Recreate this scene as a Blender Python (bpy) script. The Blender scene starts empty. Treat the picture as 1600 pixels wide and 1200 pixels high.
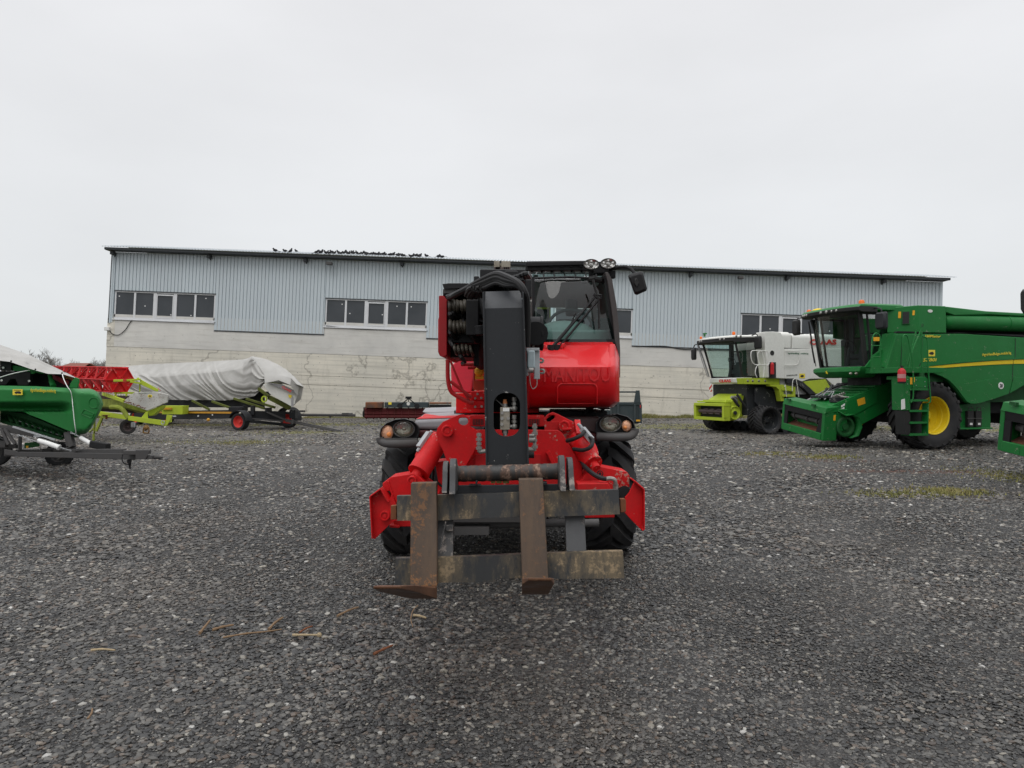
import bpy, bmesh, math, random
from math import radians, sin, cos, pi, tan, atan2, sqrt
from mathutils import Vector, Matrix, geometry, noise
random.seed(7)
V = Vector
SC = bpy.context.scene
C = SC.collection
# ---------------- camera ----------------
FOC = 1130.0; PITCH = radians(1.7); CAMH = 1.65
SHIFT = -23.5/1600
cd = bpy.data.cameras.new('camera'); cam = bpy.data.objects.new('camera', cd); C.objects.link(cam)
cam.location = (0, 0, CAMH); cam.rotation_euler = (radians(90)+PITCH, 0, 0)
cd.sensor_width = 36; cd.lens = 36*FOC/1600; cd.shift_y = SHIFT; cd.clip_end = 6000; cd.clip_start = 0.05
SC.camera = cam
SC.render.resolution_x = 1024; SC.render.resolution_y = 768
# ---------------- world: overcast ----------------
w = bpy.data.worlds.new('World'); SC.world = w; w.use_nodes = True
nt = w.node_tree; nt.nodes.clear()
def N(nt, t, **k):
    n = nt.nodes.new(t)
    for a, b in k.items(): setattr(n, a, b)
    return n
out = N(nt, 'ShaderNodeOutputWorld'); bg = N(nt, 'ShaderNodeBackground')
tc = N(nt, 'ShaderNodeTexCoord'); sx = N(nt, 'ShaderNodeSeparateXYZ')
nt.links.new(tc.outputs['Generated'], sx.inputs[0])
rp = N(nt, 'ShaderNodeValToRGB')
rp.color_ramp.elements[0].position = 0.0; rp.color_ramp.elements[0].color = (.655, .69, .70, 1)
rp.color_ramp.elements[1].position = 1.0; rp.color_ramp.elements[1].color = (2.3, 2.32, 2.36, 1)
e = rp.color_ramp.elements.new(.10); e.color = (.70, .715, .725, 1)
e = rp.color_ramp.elements.new(.52); e.color = (.765, .765, .78, 1)
e = rp.color_ramp.elements.new(.72); e.color = (1.25, 1.25, 1.28, 1)
nt.links.new(sx.outputs['Z'], rp.inputs['Fac'])
nz = N(nt, 'ShaderNodeTexNoise'); nz.inputs['Scale'].default_value = 1.7; nz.inputs['Detail'].default_value = 6; nz.inputs['Roughness'].default_value = .5
mp = N(nt, 'ShaderNodeMapping'); mp.inputs['Scale'].default_value = (1, 1, 2.6)
nt.links.new(tc.outputs['Generated'], mp.inputs[0]); nt.links.new(mp.outputs[0], nz.inputs['Vector'])
mr = N(nt, 'ShaderNodeMapRange'); mr.inputs['From Min'].default_value = .3; mr.inputs['From Max'].default_value = .7
mr.inputs['To Min'].default_value = .94; mr.inputs['To Max'].default_value = 1.065
nt.links.new(nz.outputs['Fac'], mr.inputs['Value'])
mu = N(nt, 'ShaderNodeVectorMath', operation='SCALE')
nt.links.new(rp.outputs['Color'], mu.inputs[0]); nt.links.new(mr.outputs[0], mu.inputs['Scale'])
sky = N(nt, 'ShaderNodeTexSky', sky_type='NISHITA'); sky.sun_disc = False
sky.sun_elevation = radians(48); sky.sun_rotation = radians(200)
sk = N(nt, 'ShaderNodeVectorMath', operation='SCALE'); sk.inputs['Scale'].default_value = .006
nt.links.new(sky.outputs[0], sk.inputs[0])
ad = N(nt, 'ShaderNodeVectorMath', operation='ADD')
nt.links.new(mu.outputs[0], ad.inputs[0]); nt.links.new(sk.outputs[0], ad.inputs[1])
nt.links.new(ad.outputs[0], bg.inputs['Color']); bg.inputs['Strength'].default_value = 1.0
nt.links.new(bg.outputs[0], out.inputs[0])
sl = bpy.data.lights.new('sun', 'SUN'); sl.energy = .55; sl.angle = radians(30); sl.color = (1, .98, .95)
so = bpy.data.objects.new('sun', sl); C.objects.link(so); so.location = (0, -5, 30)
so.rotation_euler = (radians(38), 0, radians(-20))
SC.view_settings.view_transform = 'Standard'; SC.view_settings.look = 'None'
SC.view_settings.exposure = .07; SC.view_settings.gamma = 1
# ---------------- pixel helpers (measurements taken on the photo) ----------------
CF = V((0, cos(PITCH), sin(PITCH))); CU = V((0, -sin(PITCH), cos(PITCH))); CO = V((0, 0, CAMH))
PPY = 600 + SHIFT*1600
def ray(px, py): return V((1, 0, 0))*((px-800)/FOC) + CF + CU*((PPY-py)/FOC)
def P(px, py, Y):
    d = ray(px, py); return CO + d*(Y/d.y)
class Fr:
    def __init__(s, o, ang, roll=0):
        s.M = Matrix.Translation(V(o)) @ Matrix.Rotation(ang, 4, 'Z') @ Matrix.Rotation(roll, 4, 'Y'); s.I = s.M.inverted()
    def _i(s, px, py, ax, val):
        o = s.I @ CO; d = (s.I.to_3x3() @ ray(px, py)); t = (val-o[ax])/d[ax]; return o+d*t
    def side(s, px, py, y): return s._i(px, py, 1, y)
    def front(s, px, py, x): return s._i(px, py, 0, x)
    def top(s, px, py, z): return s._i(px, py, 2, z)
# ---------------- mesh builder ----------------
W = {}
def perp(a):
    a = a.normalized(); u = a.cross(V((0, 0, 1)))
    if u.length < .05: u = a.cross(V((0, 1, 0)))
    u.normalize(); return u, a.cross(u).normalized()
def cr(pts, k=6):
    pts = [V(p) for p in pts]; q = [pts[0]*2-pts[1]]+pts+[pts[-1]*2-pts[-2]]; o = []
    for i in range(1, len(q)-2):
        for j in range(k):
            t = j/k; a, b, c, d = q[i-1], q[i], q[i+1], q[i+2]
            o.append(.5*((2*b)+(c-a)*t+(2*a-5*b+4*c-d)*t*t+(3*b-a-3*c+d)*t**3))
    o.append(pts[-1]); return o
EACH = set(); WHOLE = {'tyre', 'wheel', 'windscreen'}; PATTERN = {'reel_tine', 'rivet_row', 'leaf_chain', 'paint_damage', 'crown', 'panel_gap', 'warning_stripe', 'sticker_print', 'shield_embossing', 'underside_rib'}
class MB:
    def __init__(s, fr=None): s.v = []; s.f = []; s.M = fr.M if isinstance(fr, Fr) else fr
    def add(s, vs, fs):
        b = len(s.v); s.v += [(s.M @ V(p)) if s.M is not None else V(p) for p in vs]
        s.f += [tuple(i+b for i in f) for f in fs]; return s
    def hexa(s, p):
        return s.add(p, [(0,3,2,1),(4,5,6,7),(0,1,5,4),(1,2,6,5),(2,3,7,6),(3,0,4,7)])
    def box(s, c, d, R=None):
        c = V(c); h = V(d)*.5; p = []
        for z in (-1, 1):
            for x, y in ((-1,-1),(1,-1),(1,1),(-1,1)):
                q = V((x*h.x, y*h.y, z*h.z)); p.append(c+(R @ q if R is not None else q))
        return s.hexa(p)
    def bb(s, a, b):
        a = V(a); b = V(b); return s.box((a+b)/2, [abs(b[i]-a[i]) for i in range(3)])
    def prism(s, poly, vec, holes=()):
        vec = V(vec); loops = [[V(p) for p in poly]]+[[V(p) for p in h] for h in holes]
        flat = [p for l in loops for p in l]; n = len(flat)
        if len(poly) > 4 or holes: tris = [tuple(t) for t in geometry.tessellate_polygon(loops)]
        else: tris = [tuple(range(n))]
        fs = list(tris)+[tuple(i+n for i in reversed(t)) for t in tris]; b = 0
        for l in loops:
            m = len(l)
            for i in range(m): fs.append((b+i, b+(i+1) % m, b+(i+1) % m+n, b+i+n))
            b += m
        return s.add(flat+[p+vec for p in flat], fs)
    def loft(s, secs, cap=True, closed=True):
        n = len(secs[0]); fs = []; m = n if closed else n-1
        for k in range(len(secs)-1):
            for i in range(m): fs.append((k*n+i, k*n+(i+1) % n, (k+1)*n+(i+1) % n, (k+1)*n+i))
        if cap and closed: fs.append(tuple(range(n))); fs.append(tuple((len(secs)-1)*n+i for i in reversed(range(n))))
        return s.add([p for q in secs for p in q], fs)
    def lathe(s, c, ax, prof, n=24, cap=False):
        c = V(c); ax = V(ax).normalized(); u, w_ = perp(ax)
        return s.loft([[c+ax*t+(u*cos(2*pi*i/n)+w_*sin(2*pi*i/n))*r for i in range(n)] for t, r in prof], cap=cap)
    def cyl(s, a, b, r, r2=None, n=14):
        a = V(a); b = V(b); return s.lathe(a, b-a, [(0, r), ((b-a).length, r if r2 is None else r2)], n, True)
    def tube(s, pts, r, n=8, smooth=0):
        pts = [V(p) for p in pts]
        if smooth: pts = cr(pts, smooth)
        secs = []; u = None
        for i, p in enumerate(pts):
            t = (pts[min(i+1, len(pts)-1)]-pts[max(i-1, 0)])
            if t.length < 1e-6: t = V((0,0,1))
            t.normalize()
            if u is None: u, _ = perp(t)
            u = (u-t*u.dot(t)).normalized(); w_ = t.cross(u)
            rr = r[i] if isinstance(r, (list, tuple)) else r
            secs.append([p+(u*cos(2*pi*k/n)+w_*sin(2*pi*k/n))*rr for k in range(n)])
        return s.loft(secs)
    def bar(s, a, b, w_, h, up=(0,0,1)):
        a = V(a); b = V(b); t = (b-a).normalized(); sd = t.cross(V(up))
        if sd.length < .01: sd = t.cross(V((0,1,0)))
        sd.normalize(); u = sd.cross(t).normalized(); x = sd*w_/2; z = u*h/2
        return s.hexa([a-x-z, a+x-z, b+x-z, b-x-z, a-x+z, a+x+z, b+x+z, b-x+z])
    def sph(s, c, r, n=14, m=8, z0=-1, z1=1):
        c = V(c); r = V(r) if isinstance(r, (tuple, list, Vector)) else V((r, r, r)); secs = []
        for j in range(m+1):
            a = math.asin(z0+(z1-z0)*0)*(1-j/m)+math.asin(z1)*(j/m); rr = max(cos(a), 1e-3)
            secs.append([c+V((r.x*rr*cos(2*pi*i/n), r.y*rr*sin(2*pi*i/n), r.z*sin(a))) for i in range(n)])
        return s.loft(secs)
    def build(s, name, mat, parent=None, bevel=0, ang=32, label=None, seg=2):
        if (name in EACH or (parent is not None and label is None and name not in WHOLE)) and len(s.f) < 6000:
            gs = s.clusters()
            if len(gs) > 1 and len(gs) <= 60 and (name in EACH or name not in PATTERN):
                o = None
                for g in gs:
                    q = MB(); q.v, q.f = g; r = q._build(name, mat, parent, bevel, ang, label, seg); o = o or r
                return o
        return s._build(name, mat, parent, bevel, ang, label, seg)
    def clusters(s):
        n = len(s.v); par = list(range(n))
        def fd(i):
            while par[i] != i: par[i] = par[par[i]]; i = par[i]
            return i
        for f in s.f:
            a = fd(f[0])
            for i in f[1:]: par[fd(i)] = a
        isl = {}
        for i in range(n): isl.setdefault(fd(i), []).append(i)
        bx = [[ [min(s.v[i][k] for i in g)-.006 for k in range(3)], [max(s.v[i][k] for i in g)+.006 for k in range(3)], g] for g in isl.values()]
        m_ = len(bx)
        if m_ < 2 or m_ > 400: return [(s.v, s.f)]
        pr = list(range(m_))
        def f2(i):
            while pr[i] != i: pr[i] = pr[pr[i]]; i = pr[i]
            return i
        for i in range(m_):
            for j in range(i+1, m_):
                a, b = bx[i], bx[j]
                if all(a[0][k] <= b[1][k] and b[0][k] <= a[1][k] for k in range(3)): pr[f2(i)] = f2(j)
        gid = {}
        for i in range(m_):
            for v in bx[i][2]: gid[v] = f2(i)
        out = {}
        for f in s.f: out.setdefault(gid[f[0]], []).append(f)
        res = []
        for g, fs in out.items():
            mp = {}; vs = []
            for f in fs:
                for i in f:
                    if i not in mp: mp[i] = len(vs); vs.append(s.v[i])
            res.append((vs, [tuple(mp[i] for i in f) for f in fs]))
        return res
    def _build(s, name, mat, parent=None, bevel=0, ang=32, label=None, seg=2):
        root = parent; M = W.get(parent) if parent is not None else None
        I = M.inverted() if M is not None else Matrix()
        me = bpy.data.meshes.new(name); me.from_pydata([I @ p for p in s.v], [], s.f)
        bm = bmesh.new(); bm.from_mesh(me); bmesh.ops.remove_doubles(bm, verts=bm.verts, dist=1e-6)
        bmesh.ops.recalc_face_normals(bm, faces=bm.faces)
        bm.to_mesh(me); bm.free()
        me.polygons.foreach_set('use_smooth', [True]*len(me.polygons)); me.set_sharp_from_angle(angle=radians(ang))
        me.materials.append(mat)
        o = bpy.data.objects.new(name, me); C.objects.link(o)
        if parent is not None: o.parent = parent; W[o] = M
        else: W[o] = Matrix()
        if bevel:
            b = o.modifiers.new('bevel', 'BEVEL'); b.width = bevel; b.segments = seg; b.limit_method = 'ANGLE'; b.angle_limit = radians(35)
            b.harden_normals = True
        if label: o['label'] = label
        return o
def tag(o, label=None, cat=None, group=None, kind=None):
    if label: o['label'] = label
    if cat: o['category'] = cat
    if group: o['group'] = group
    if kind: o['kind'] = kind
    return o
def thing(name, label, cat, M=(0,0,0), group=None):
    o = bpy.data.objects.new(name, None); C.objects.link(o); o.empty_display_size = .3
    M = M.M if isinstance(M, Fr) else (M if isinstance(M, Matrix) else Matrix.Translation(V(M)))
    o.matrix_world = M; W[o] = M
    return tag(o, label, cat, group)
def solo(mb, name, mat, label, cat, group=None, bevel=0, kind=None, base=None):
    # a thing that is one mesh, origin moved to its base
    vs = mb.v; mn = V([min(p[i] for p in vs) for i in range(3)]); mx = V([max(p[i] for p in vs) for i in range(3)])
    b = base if base is not None else V(((mn.x+mx.x)/2, (mn.y+mx.y)/2, mn.z))
    mb.v = [p-b for p in vs]; o = mb.build(name, mat, None, bevel); o.location = b
    return tag(o, label, cat, group, kind)
def copy_tree(o, parent=None, nm=None):
    c = o.copy(); C.objects.link(c); c.parent = parent
    for ch in o.children: copy_tree(ch, c)
    return c
def text(s, p, xd, up, width, mat, name, parent, ext=.004, bold=0, shear=0, h=None):
    cu = bpy.data.curves.new('t', 'FONT'); cu.body = s; cu.extrude = 0; cu.offset = bold; cu.shear = shear; cu.resolution_u = 2
    ob = bpy.data.objects.new('t', cu); C.objects.link(ob)
    bpy.context.view_layer.update()
    me = bpy.data.meshes.new_from_object(ob.evaluated_get(bpy.context.evaluated_depsgraph_get()))
    bpy.data.objects.remove(ob)
    xs = [v.co.x for v in me.vertices]; ys = [v.co.y for v in me.vertices]
    k = width/(max(xs)-min(xs)); ky = k if h is None else h/(max(ys)-min(ys)); xd = V(xd).normalized(); up = V(up); up = (up-xd*up.dot(xd)).normalized(); n = xd.cross(up)
    m = MB(); x0 = min(xs); y0 = min(ys); p = V(p)
    m.v = [p+xd*(v.co.x-x0)*k+up*(v.co.y-y0)*ky for v in me.vertices]; nv = len(m.v)
    m.f = [tuple(q.vertices) for q in me.polygons]
    ec = {}
    for q in me.polygons:
        vv = list(q.vertices)
        for i in range(len(vv)):
            a, b = vv[i], vv[(i+1) % len(vv)]; key = (min(a, b), max(a, b)); ec[key] = None if key in ec else (a, b)
    m.v += [v+n*ext for v in m.v[:nv]]; m.f += [tuple(i+nv for i in f) for f in m.f]
    m.f += [(e[0], e[1], e[1]+nv, e[0]+nv) for e in ec.values() if e]
    bpy.data.meshes.remove(me)
    return m.build(name, mat, parent)
# ---------------- materials ----------------
def newmat(name):
    m = bpy.data.materials.new(name); m.use_nodes = True; nt = m.node_tree; nt.nodes.clear()
    o = N(nt, 'ShaderNodeOutputMaterial'); b = N(nt, 'ShaderNodeBsdfPrincipled'); nt.links.new(b.outputs[0], o.inputs[0]); return m, nt, b, o
def ramp(nt, src, stops):
    r = N(nt, 'ShaderNodeValToRGB'); els = r.color_ramp.elements
    while len(els) < len(stops): els.new(.5)
    for e_, (p, c) in zip(els, stops):
        e_.position = p; e_.color = (c[0], c[1], c[2], 1) if isinstance(c, (tuple, list)) else (c, c, c, 1)
    nt.links.new(src, r.inputs['Fac']); return r.outputs['Color']
def noi(nt, scale, detail=4, rough=.55, vec=None, stretch=None):
    n = N(nt, 'ShaderNodeTexNoise'); n.inputs['Scale'].default_value = scale; n.inputs['Detail'].default_value = detail; n.inputs['Roughness'].default_value = rough
    if vec is None:
        t = N(nt, 'ShaderNodeTexCoord'); vec = t.outputs['Object']
    if stretch:
        m = N(nt, 'ShaderNodeMapping'); m.inputs['Scale'].default_value = stretch; nt.links.new(vec, m.inputs[0]); vec = m.outputs[0]
    nt.links.new(vec, n.inputs['Vector']); return n.outputs['Fac']
def mix(nt, fac, a, b):
    m = N(nt, 'ShaderNodeMix', data_type='RGBA')
    for s_, v in ((m.inputs[0], fac), (m.inputs[6], a), (m.inputs[7], b)):
        if isinstance(v, (int, float)): s_.default_value = v
        elif isinstance(v, (tuple, list)): s_.default_value = (v[0], v[1], v[2], 1)
        else: nt.links.new(v, s_)
    return m.outputs[2]
def bump(nt, h, b, strength=.3, dist=.01):
    n = N(nt, 'ShaderNodeBump'); n.inputs['Strength'].default_value = strength; n.inputs['Distance'].default_value = dist
    nt.links.new(h, n.inputs['Height']); nt.links.new(n.outputs[0], b.inputs['Normal'])
def paint(name, col, rough=.35, metal=0, dirt=.3, dcol=(.09,.08,.065), dscale=3, chips=0, ccol=(.35,.3,.26), coat=.0, bmp=.0, streak=None, var=.12):
    m, nt, b, o = newmat(name)
    n1 = noi(nt, dscale, 6, .65, stretch=streak); n2 = noi(nt, dscale*9, 3, .6)
    base = mix(nt, n2, tuple(c*(1-var) for c in col), tuple(min(1, c*(1+var)) for c in col))
    f = ramp(nt, n1, [(.42, 0), (.75, dirt)])
    c = mix(nt, f, base, dcol)
    if chips:
        n3 = noi(nt, 38, 3, .7); n4 = noi(nt, 5, 2)
        mm = N(nt, 'ShaderNodeMath', operation='MULTIPLY'); nt.links.new(n3, mm.inputs[0]); nt.links.new(n4, mm.inputs[1])
        f2 = ramp(nt, mm.outputs[0], [(.40-chips*.1, 0), (.42-chips*.1, 1)]); c = mix(nt, f2, c, ccol)
    nt.links.new(c, b.inputs['Base Color'])
    r = ramp(nt, n1, [(.3, rough), (.75, min(1, rough+.25+dirt*.4))]); nt.links.new(r, b.inputs['Roughness'])
    b.inputs['Specular IOR Level'].default_value = .32
    b.inputs['Metallic'].default_value = metal; b.inputs['Coat Weight'].default_value = coat
    if bmp: bump(nt, n2, b, bmp, .004)
    return m
def glassmat(name, tint, refl=.5, rough=.02):
    m, nt, b, o = newmat(name); nt.nodes.remove(b)
    t = N(nt, 'ShaderNodeBsdfTransparent'); t.inputs[0].default_value = (*tint, 1)
    g = N(nt, 'ShaderNodeBsdfGlossy'); g.inputs['Roughness'].default_value = rough; g.inputs[0].default_value = (1, 1, 1, 1)
    fr = N(nt, 'ShaderNodeFresnel'); fr.inputs[0].default_value = 1.5
    mm = N(nt, 'ShaderNodeMath', operation='MULTIPLY'); mm.inputs[1].default_value = refl; nt.links.new(fr.outputs[0], mm.inputs[0])
    x = N(nt, 'ShaderNodeMixShader'); nt.links.new(mm.outputs[0], x.inputs[0]); nt.links.new(t.outputs[0], x.inputs[1]); nt.links.new(g.outputs[0], x.inputs[2])
    nt.links.new(x.outputs[0], o.inputs[0]); return m
RED = paint('red_paint', (.56, .0015, .004), .40, dirt=.34, dcol=(.22,.035,.028), dscale=4, chips=.45, ccol=(.42,.19,.15), coat=.0, var=.18, bmp=.05)
REDC = paint('red_gloss_paint', (.60, .002, .006), .26, dirt=.16, dcol=(.30,.05,.04), coat=.25, dscale=2, var=.05)
DREEL = paint('reel_red_paint', (.50, .008, .010), .45, dirt=.2)
ORED = paint('orange_red_paint', (.45, .05, .02), .5, dirt=.4)
HEAD = paint('charcoal_paint', (.020, .022, .025), .42, dirt=.2, dcol=(.035,.035,.034), chips=.2, ccol=(.3,.29,.27), bmp=.1)
BLACK = paint('black_plastic', (.008, .008, .009), .5, dirt=.2, dcol=(.028,.027,.026))
HOSE = paint('hose_rubber', (.010, .010, .011), .38, dirt=.25, dcol=(.05,.045,.04))
HOSEG = paint('hydraulic_line', (.045, .038, .028), .35, dirt=.4)
RUB = paint('tyre_rubber', (.024, .024, .026), .62, dirt=.6, dcol=(.065,.06,.055), dscale=4, bmp=.3)
RUB2 = paint('old_tyre_rubber', (.028, .027, .028), .8, dirt=.6, dcol=(.07,.062,.052), dscale=5, bmp=.3)
PIL = paint('brown_grey_pillar', (.07, .062, .060), .5, dirt=.3, dcol=(.1,.09,.08))
LGREY = paint('light_grey_cover', (.30, .30, .31), .4, dirt=.35, dcol=(.16,.14,.13), dscale=5)
BROWNG = paint('brown_grey_cover', (.085, .06, .058), .4, dirt=.3)
BUMP = paint('grey_bumper', (.075, .073, .072), .55, dirt=.3, dcol=(.12,.11,.1))
STEEL = paint('zinc_steel', (.32, .31, .29), .38, .6, dirt=.35, dcol=(.12,.1,.07), dscale=10)
GALV = paint('galvanised', (.42, .43, .44), .45, .3, dirt=.3, dcol=(.2,.2,.19))
VALVE = paint('valve_block', (.30, .27, .22), .45, .3, dirt=.4, dcol=(.15,.12,.08), dscale=8)
BRASS = paint('old_brass', (.30, .22, .07), .45, .3, dirt=.4)
INTER = paint('cab_interior', (.06, .068, .07), .7, dirt=.3, dcol=(.07,.08,.08))
INTG = paint('cab_interior_light', (.24, .28, .27), .7, dirt=.2)
JDG = paint('combine_green', (.007, .150, .028), .36, dirt=.30, dcol=(.035,.10,.035), coat=.0, dscale=1.3, chips=.1, ccol=(.2,.22,.16))
JDM = paint('dull_green', (.008, .085, .020), .5, dirt=.4, dcol=(.05,.075,.04), dscale=2.5)
JDP = paint('poly_green_shield', (.012, .155, .030), .42, dirt=.16, dcol=(.05,.1,.05), dscale=1.2)
JDY = paint('combine_yellow', (.72, .52, .012), .4, dirt=.15, dcol=(.3,.22,.05))
STK = paint('sticker_yellow', (.78, .62, .06), .5, dirt=.05)
ORG = paint('warning_orange', (.75, .38, .02), .5, dirt=.05)
LIME = paint('lime_paint', (.40, .50, .03), .38, dirt=.3, dcol=(.16,.17,.06), dscale=3)
LIMED = paint('dirty_lime_paint', (.24, .29, .035), .55, dirt=.7, dcol=(.09,.08,.035), dscale=4)
CWH = paint('combine_white', (.68, .68, .64), .38, dirt=.2, dcol=(.35,.34,.29), dscale=1.5)
WHT = paint('white_plastic', (.75, .75, .73), .45, dirt=.12, dcol=(.5,.49,.45))
LRED = paint('letter_red', (.58, .03, .02), .4, dirt=.05)
LBLK = paint('letter_black', (.02, .02, .02), .5, dirt=.05)
LGRN = paint('letter_green', (.05, .16, .09), .5, dirt=.05)
TGREY = paint('trailer_grey', (.062, .060, .060), .5, dirt=.4, dcol=(.1,.09,.08))
TBLK = paint('trailer_black', (.014, .015, .017), .45, dirt=.4, dcol=(.05,.048,.045))
SLATE = paint('slate_blue_paint', (.035, .05, .055), .5, dirt=.4, dcol=(.09,.09,.085))
RUST = paint('rust', (.19, .068, .030), .85, dirt=.7, dcol=(.06,.035,.024), dscale=6, bmp=.3)
YTR = paint('yellow_reflector', (.55, .27, .02), .4, dirt=.3)
WOOD = paint('dry_stalk', (.20, .13, .075), .8, dirt=.4, dcol=(.12,.07,.04), dscale=20)
WOODL = paint('pale_stalk', (.36, .28, .17), .8, dirt=.3, dscale=20)
HAZY_BARK = paint('hazy_bark', (.17, .155, .145), .9, dirt=.3)  # bark colour lightened to paint in the distance haze
BIRD = paint('bird_feathers', (.022, .022, .025), .7, dirt=.3, dcol=(.05,.05,.055), dscale=12)
GUT = paint('gutter_dark', (.045, .05, .055), .45, dirt=.4, dcol=(.09,.09,.09))
PVC = paint('window_pvc', (.66, .67, .68), .4, dirt=.25, dcol=(.45,.45,.44), dscale=2)
REDHUB = paint('hub_red', (.62, .05, .04), .45, dirt=.25)
REFLR = paint('reflector_red', (.5, .02, .02), .3, dirt=.05)
def heelrust(m):
    nt = m.node_tree; bs = nt.nodes['Principled BSDF']; src = bs.inputs['Base Color'].links[0].from_socket
    s = N(nt, 'ShaderNodeSeparateXYZ'); nt.links.new(N(nt, 'ShaderNodeTexCoord').outputs['Object'], s.inputs[0])
    r = N(nt, 'ShaderNodeMapRange'); nt.links.new(s.outputs['Z'], r.inputs['Value']); r.inputs['From Min'].default_value = .40; r.inputs['From Max'].default_value = .72; r.inputs['To Min'].default_value = .62; r.inputs['To Max'].default_value = .1
    n = noi(nt, 26, 6, .8); a = N(nt, 'ShaderNodeMath', operation='ADD'); nt.links.new(n, a.inputs[0]); nt.links.new(r.outputs[0], a.inputs[1])
    nt.links.new(mix(nt, ramp(nt, a.outputs[0], [(.98, 0), (1.0, .8)] if 0 else [(.96, 0), (1.04, .75)]), src, (.25, .115, .042)), bs.inputs['Base Color'])
def rustplate(name, a, b, c, sc=3, st=(1, 1, .35), thr=.5):
    m, nt, bs, o = newmat(name)
    n1 = noi(nt, sc, 8, .7, stretch=st); n2 = noi(nt, 22, 5, .75); n3 = noi(nt, 2.2, 3, .5)
    k = mix(nt, ramp(nt, n1, [(thr-.07, 0), (thr+.10, 1)]), a, b)
    mm = N(nt, 'ShaderNodeMath', operation='MULTIPLY'); nt.links.new(n2, mm.inputs[0]); nt.links.new(n1, mm.inputs[1])
    k = mix(nt, ramp(nt, mm.outputs[0], [(.29, 0), (.36, .85)]), k, c)
    k = mix(nt, ramp(nt, n3, [(.4, 0), (.7, .5)]), k, tuple(x*.5 for x in a))
    nt.links.new(k, bs.inputs['Base Color']); nt.links.new(ramp(nt, n1, [(.3, .38), (.6, .7)]), bs.inputs['Roughness'])
    bs.inputs['Metallic'].default_value = .25; bump(nt, n2, bs, .35, .003); return m
BARM = rustplate('worn_bar_steel', (.026, .027, .028), (.135, .105, .066), (.30, .22, .13), 4.2, (1.5, 1, .6), .50)
FORKM = rustplate('rusty_fork_steel', (.098, .062, .038), (.068, .050, .038), (.20, .095, .04), 3.5, (1.6, 1, .35), .5)
heelrust(FORKM)
FORKB = rustplate('rusty_blade_steel', (.115, .050, .025), (.16, .070, .030), (.22, .12, .06), 3.5, (1, .4, 1), .5)
TUBM = rustplate('scraped_tube_steel', (.035, .034, .033), (.11, .06, .04), (.34, .22, .16), 9, (1.8, 1, .4), .52)
BRKM = rustplate('scuffed_bracket_steel', (.055, .056, .058), (.075, .07, .066), (.30, .26, .23), 6, (1, 1, .6), .55)
RUSTG = rustplate('rusted_blue_hood', (.045, .06, .065), (.24, .085, .03), (.36, .20, .12), 1.6, (1, 1, 1), .40)
G_CAB = glassmat('cab_glass', (.74, .93, .89), 1.0)
G_DARK = glassmat('dark_cab_glass', (.72, .79, .77), .9)
G_LENS = glassmat('clear_lens', (.9, .9, .88), 1.0, .08)
def lensmat(name, col, rough=.15, metal=.8):
    m, nt, b, o = newmat(name); v = N(nt, 'ShaderNodeTexVoronoi'); v.inputs['Scale'].default_value = 60
    t = N(nt, 'ShaderNodeTexCoord'); nt.links.new(t.outputs['Object'], v.inputs['Vector'])
    b.inputs['Base Color'].default_value = (*col, 1); b.inputs['Metallic'].default_value = metal; b.inputs['Roughness'].default_value = rough
    bump(nt, v.outputs['Distance'], b, .5, .004); return m
LENS = lensmat('lamp_reflector', (.35, .33, .28), .25, .85)
LENSB = lensmat('work_lamp_reflector', (.42, .41, .39), .25, .8)
AMB = lensmat('indicator_lens', (.78, .42, .26), .3, .3)
BULB = lensmat('amber_bulb', (.85, .30, .08), .3, .0)
BEAC = lensmat('orange_beacon', (.85, .16, .012), .25, .0)
m_, nt_, b_, o_ = newmat('window_pane'); b_.inputs['Base Color'].default_value = (.048, .055, .062, 1); b_.inputs['Roughness'].default_value = .12
nt_.links.new(ramp(nt_, noi(nt_, .6, 3), [(.3, (.040,.046,.052)), (.7, (.064,.070,.078))]), b_.inputs['Base Color']); b_.inputs['Specular IOR Level'].default_value = .35
WPANE = m_
# tarpaulin
m_, nt_, b_, o_ = newmat('tarpaulin'); n1 = noi(nt_, 1.3, 6, .6); n2 = noi(nt_, 9, 4, .6)
k = mix(nt_, ramp(nt_, n1, [(.35, 0), (.7, 1)]), (.40, .392, .37), (.31, .302, .28)); k = mix(nt_, ramp(nt_, n2, [(.6, 0), (.78, .35)]), k, (.22, .18, .13))
nt_.links.new(k, b_.inputs['Base Color']); b_.inputs['Roughness'].default_value = .6; bump(nt_, n2, b_, .2, .02)
TARP = m_
# concrete
m_, nt_, b_, o_ = newmat('cast_concrete'); tco = N(nt_, 'ShaderNodeTexCoord').outputs['Object']
sp = N(nt_, 'ShaderNodeSeparateXYZ'); nt_.links.new(tco, sp.inputs[0])
n1 = noi(nt_, .35, 7, .62); n2 = noi(nt_, 2.2, 6, .7, stretch=(1, 1, .22)); n3 = noi(nt_, 3.5, 8, .8); n4 = noi(nt_, 1.2, 4, .6, stretch=(.12, 1, 5))
k = mix(nt_, ramp(nt_, n1, [(.35, 0), (.65, 1)]), (.60, .575, .50), (.74, .695, .59))
k = mix(nt_, ramp(nt_, n2, [(.54, 0), (.74, .40)]), k, (.25, .225, .18))
k = mix(nt_, ramp(nt_, n4, [(.48, 0), (.7, .5)]), k, (.34, .325, .28))
vo = N(nt_, 'ShaderNodeTexVoronoi'); vo.inputs['Scale'].default_value = 3.2; nt_.links.new(tco, vo.inputs['Vector'])
k = mix(nt_, ramp(nt_, vo.outputs['Distance'], [(.06, .75), (.11, 0)]), k, (.12, .11, .09))
k = mix(nt_, ramp(nt_, n3, [(.60, 0), (.67, .7)]), k, (.17, .155, .125))
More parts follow.
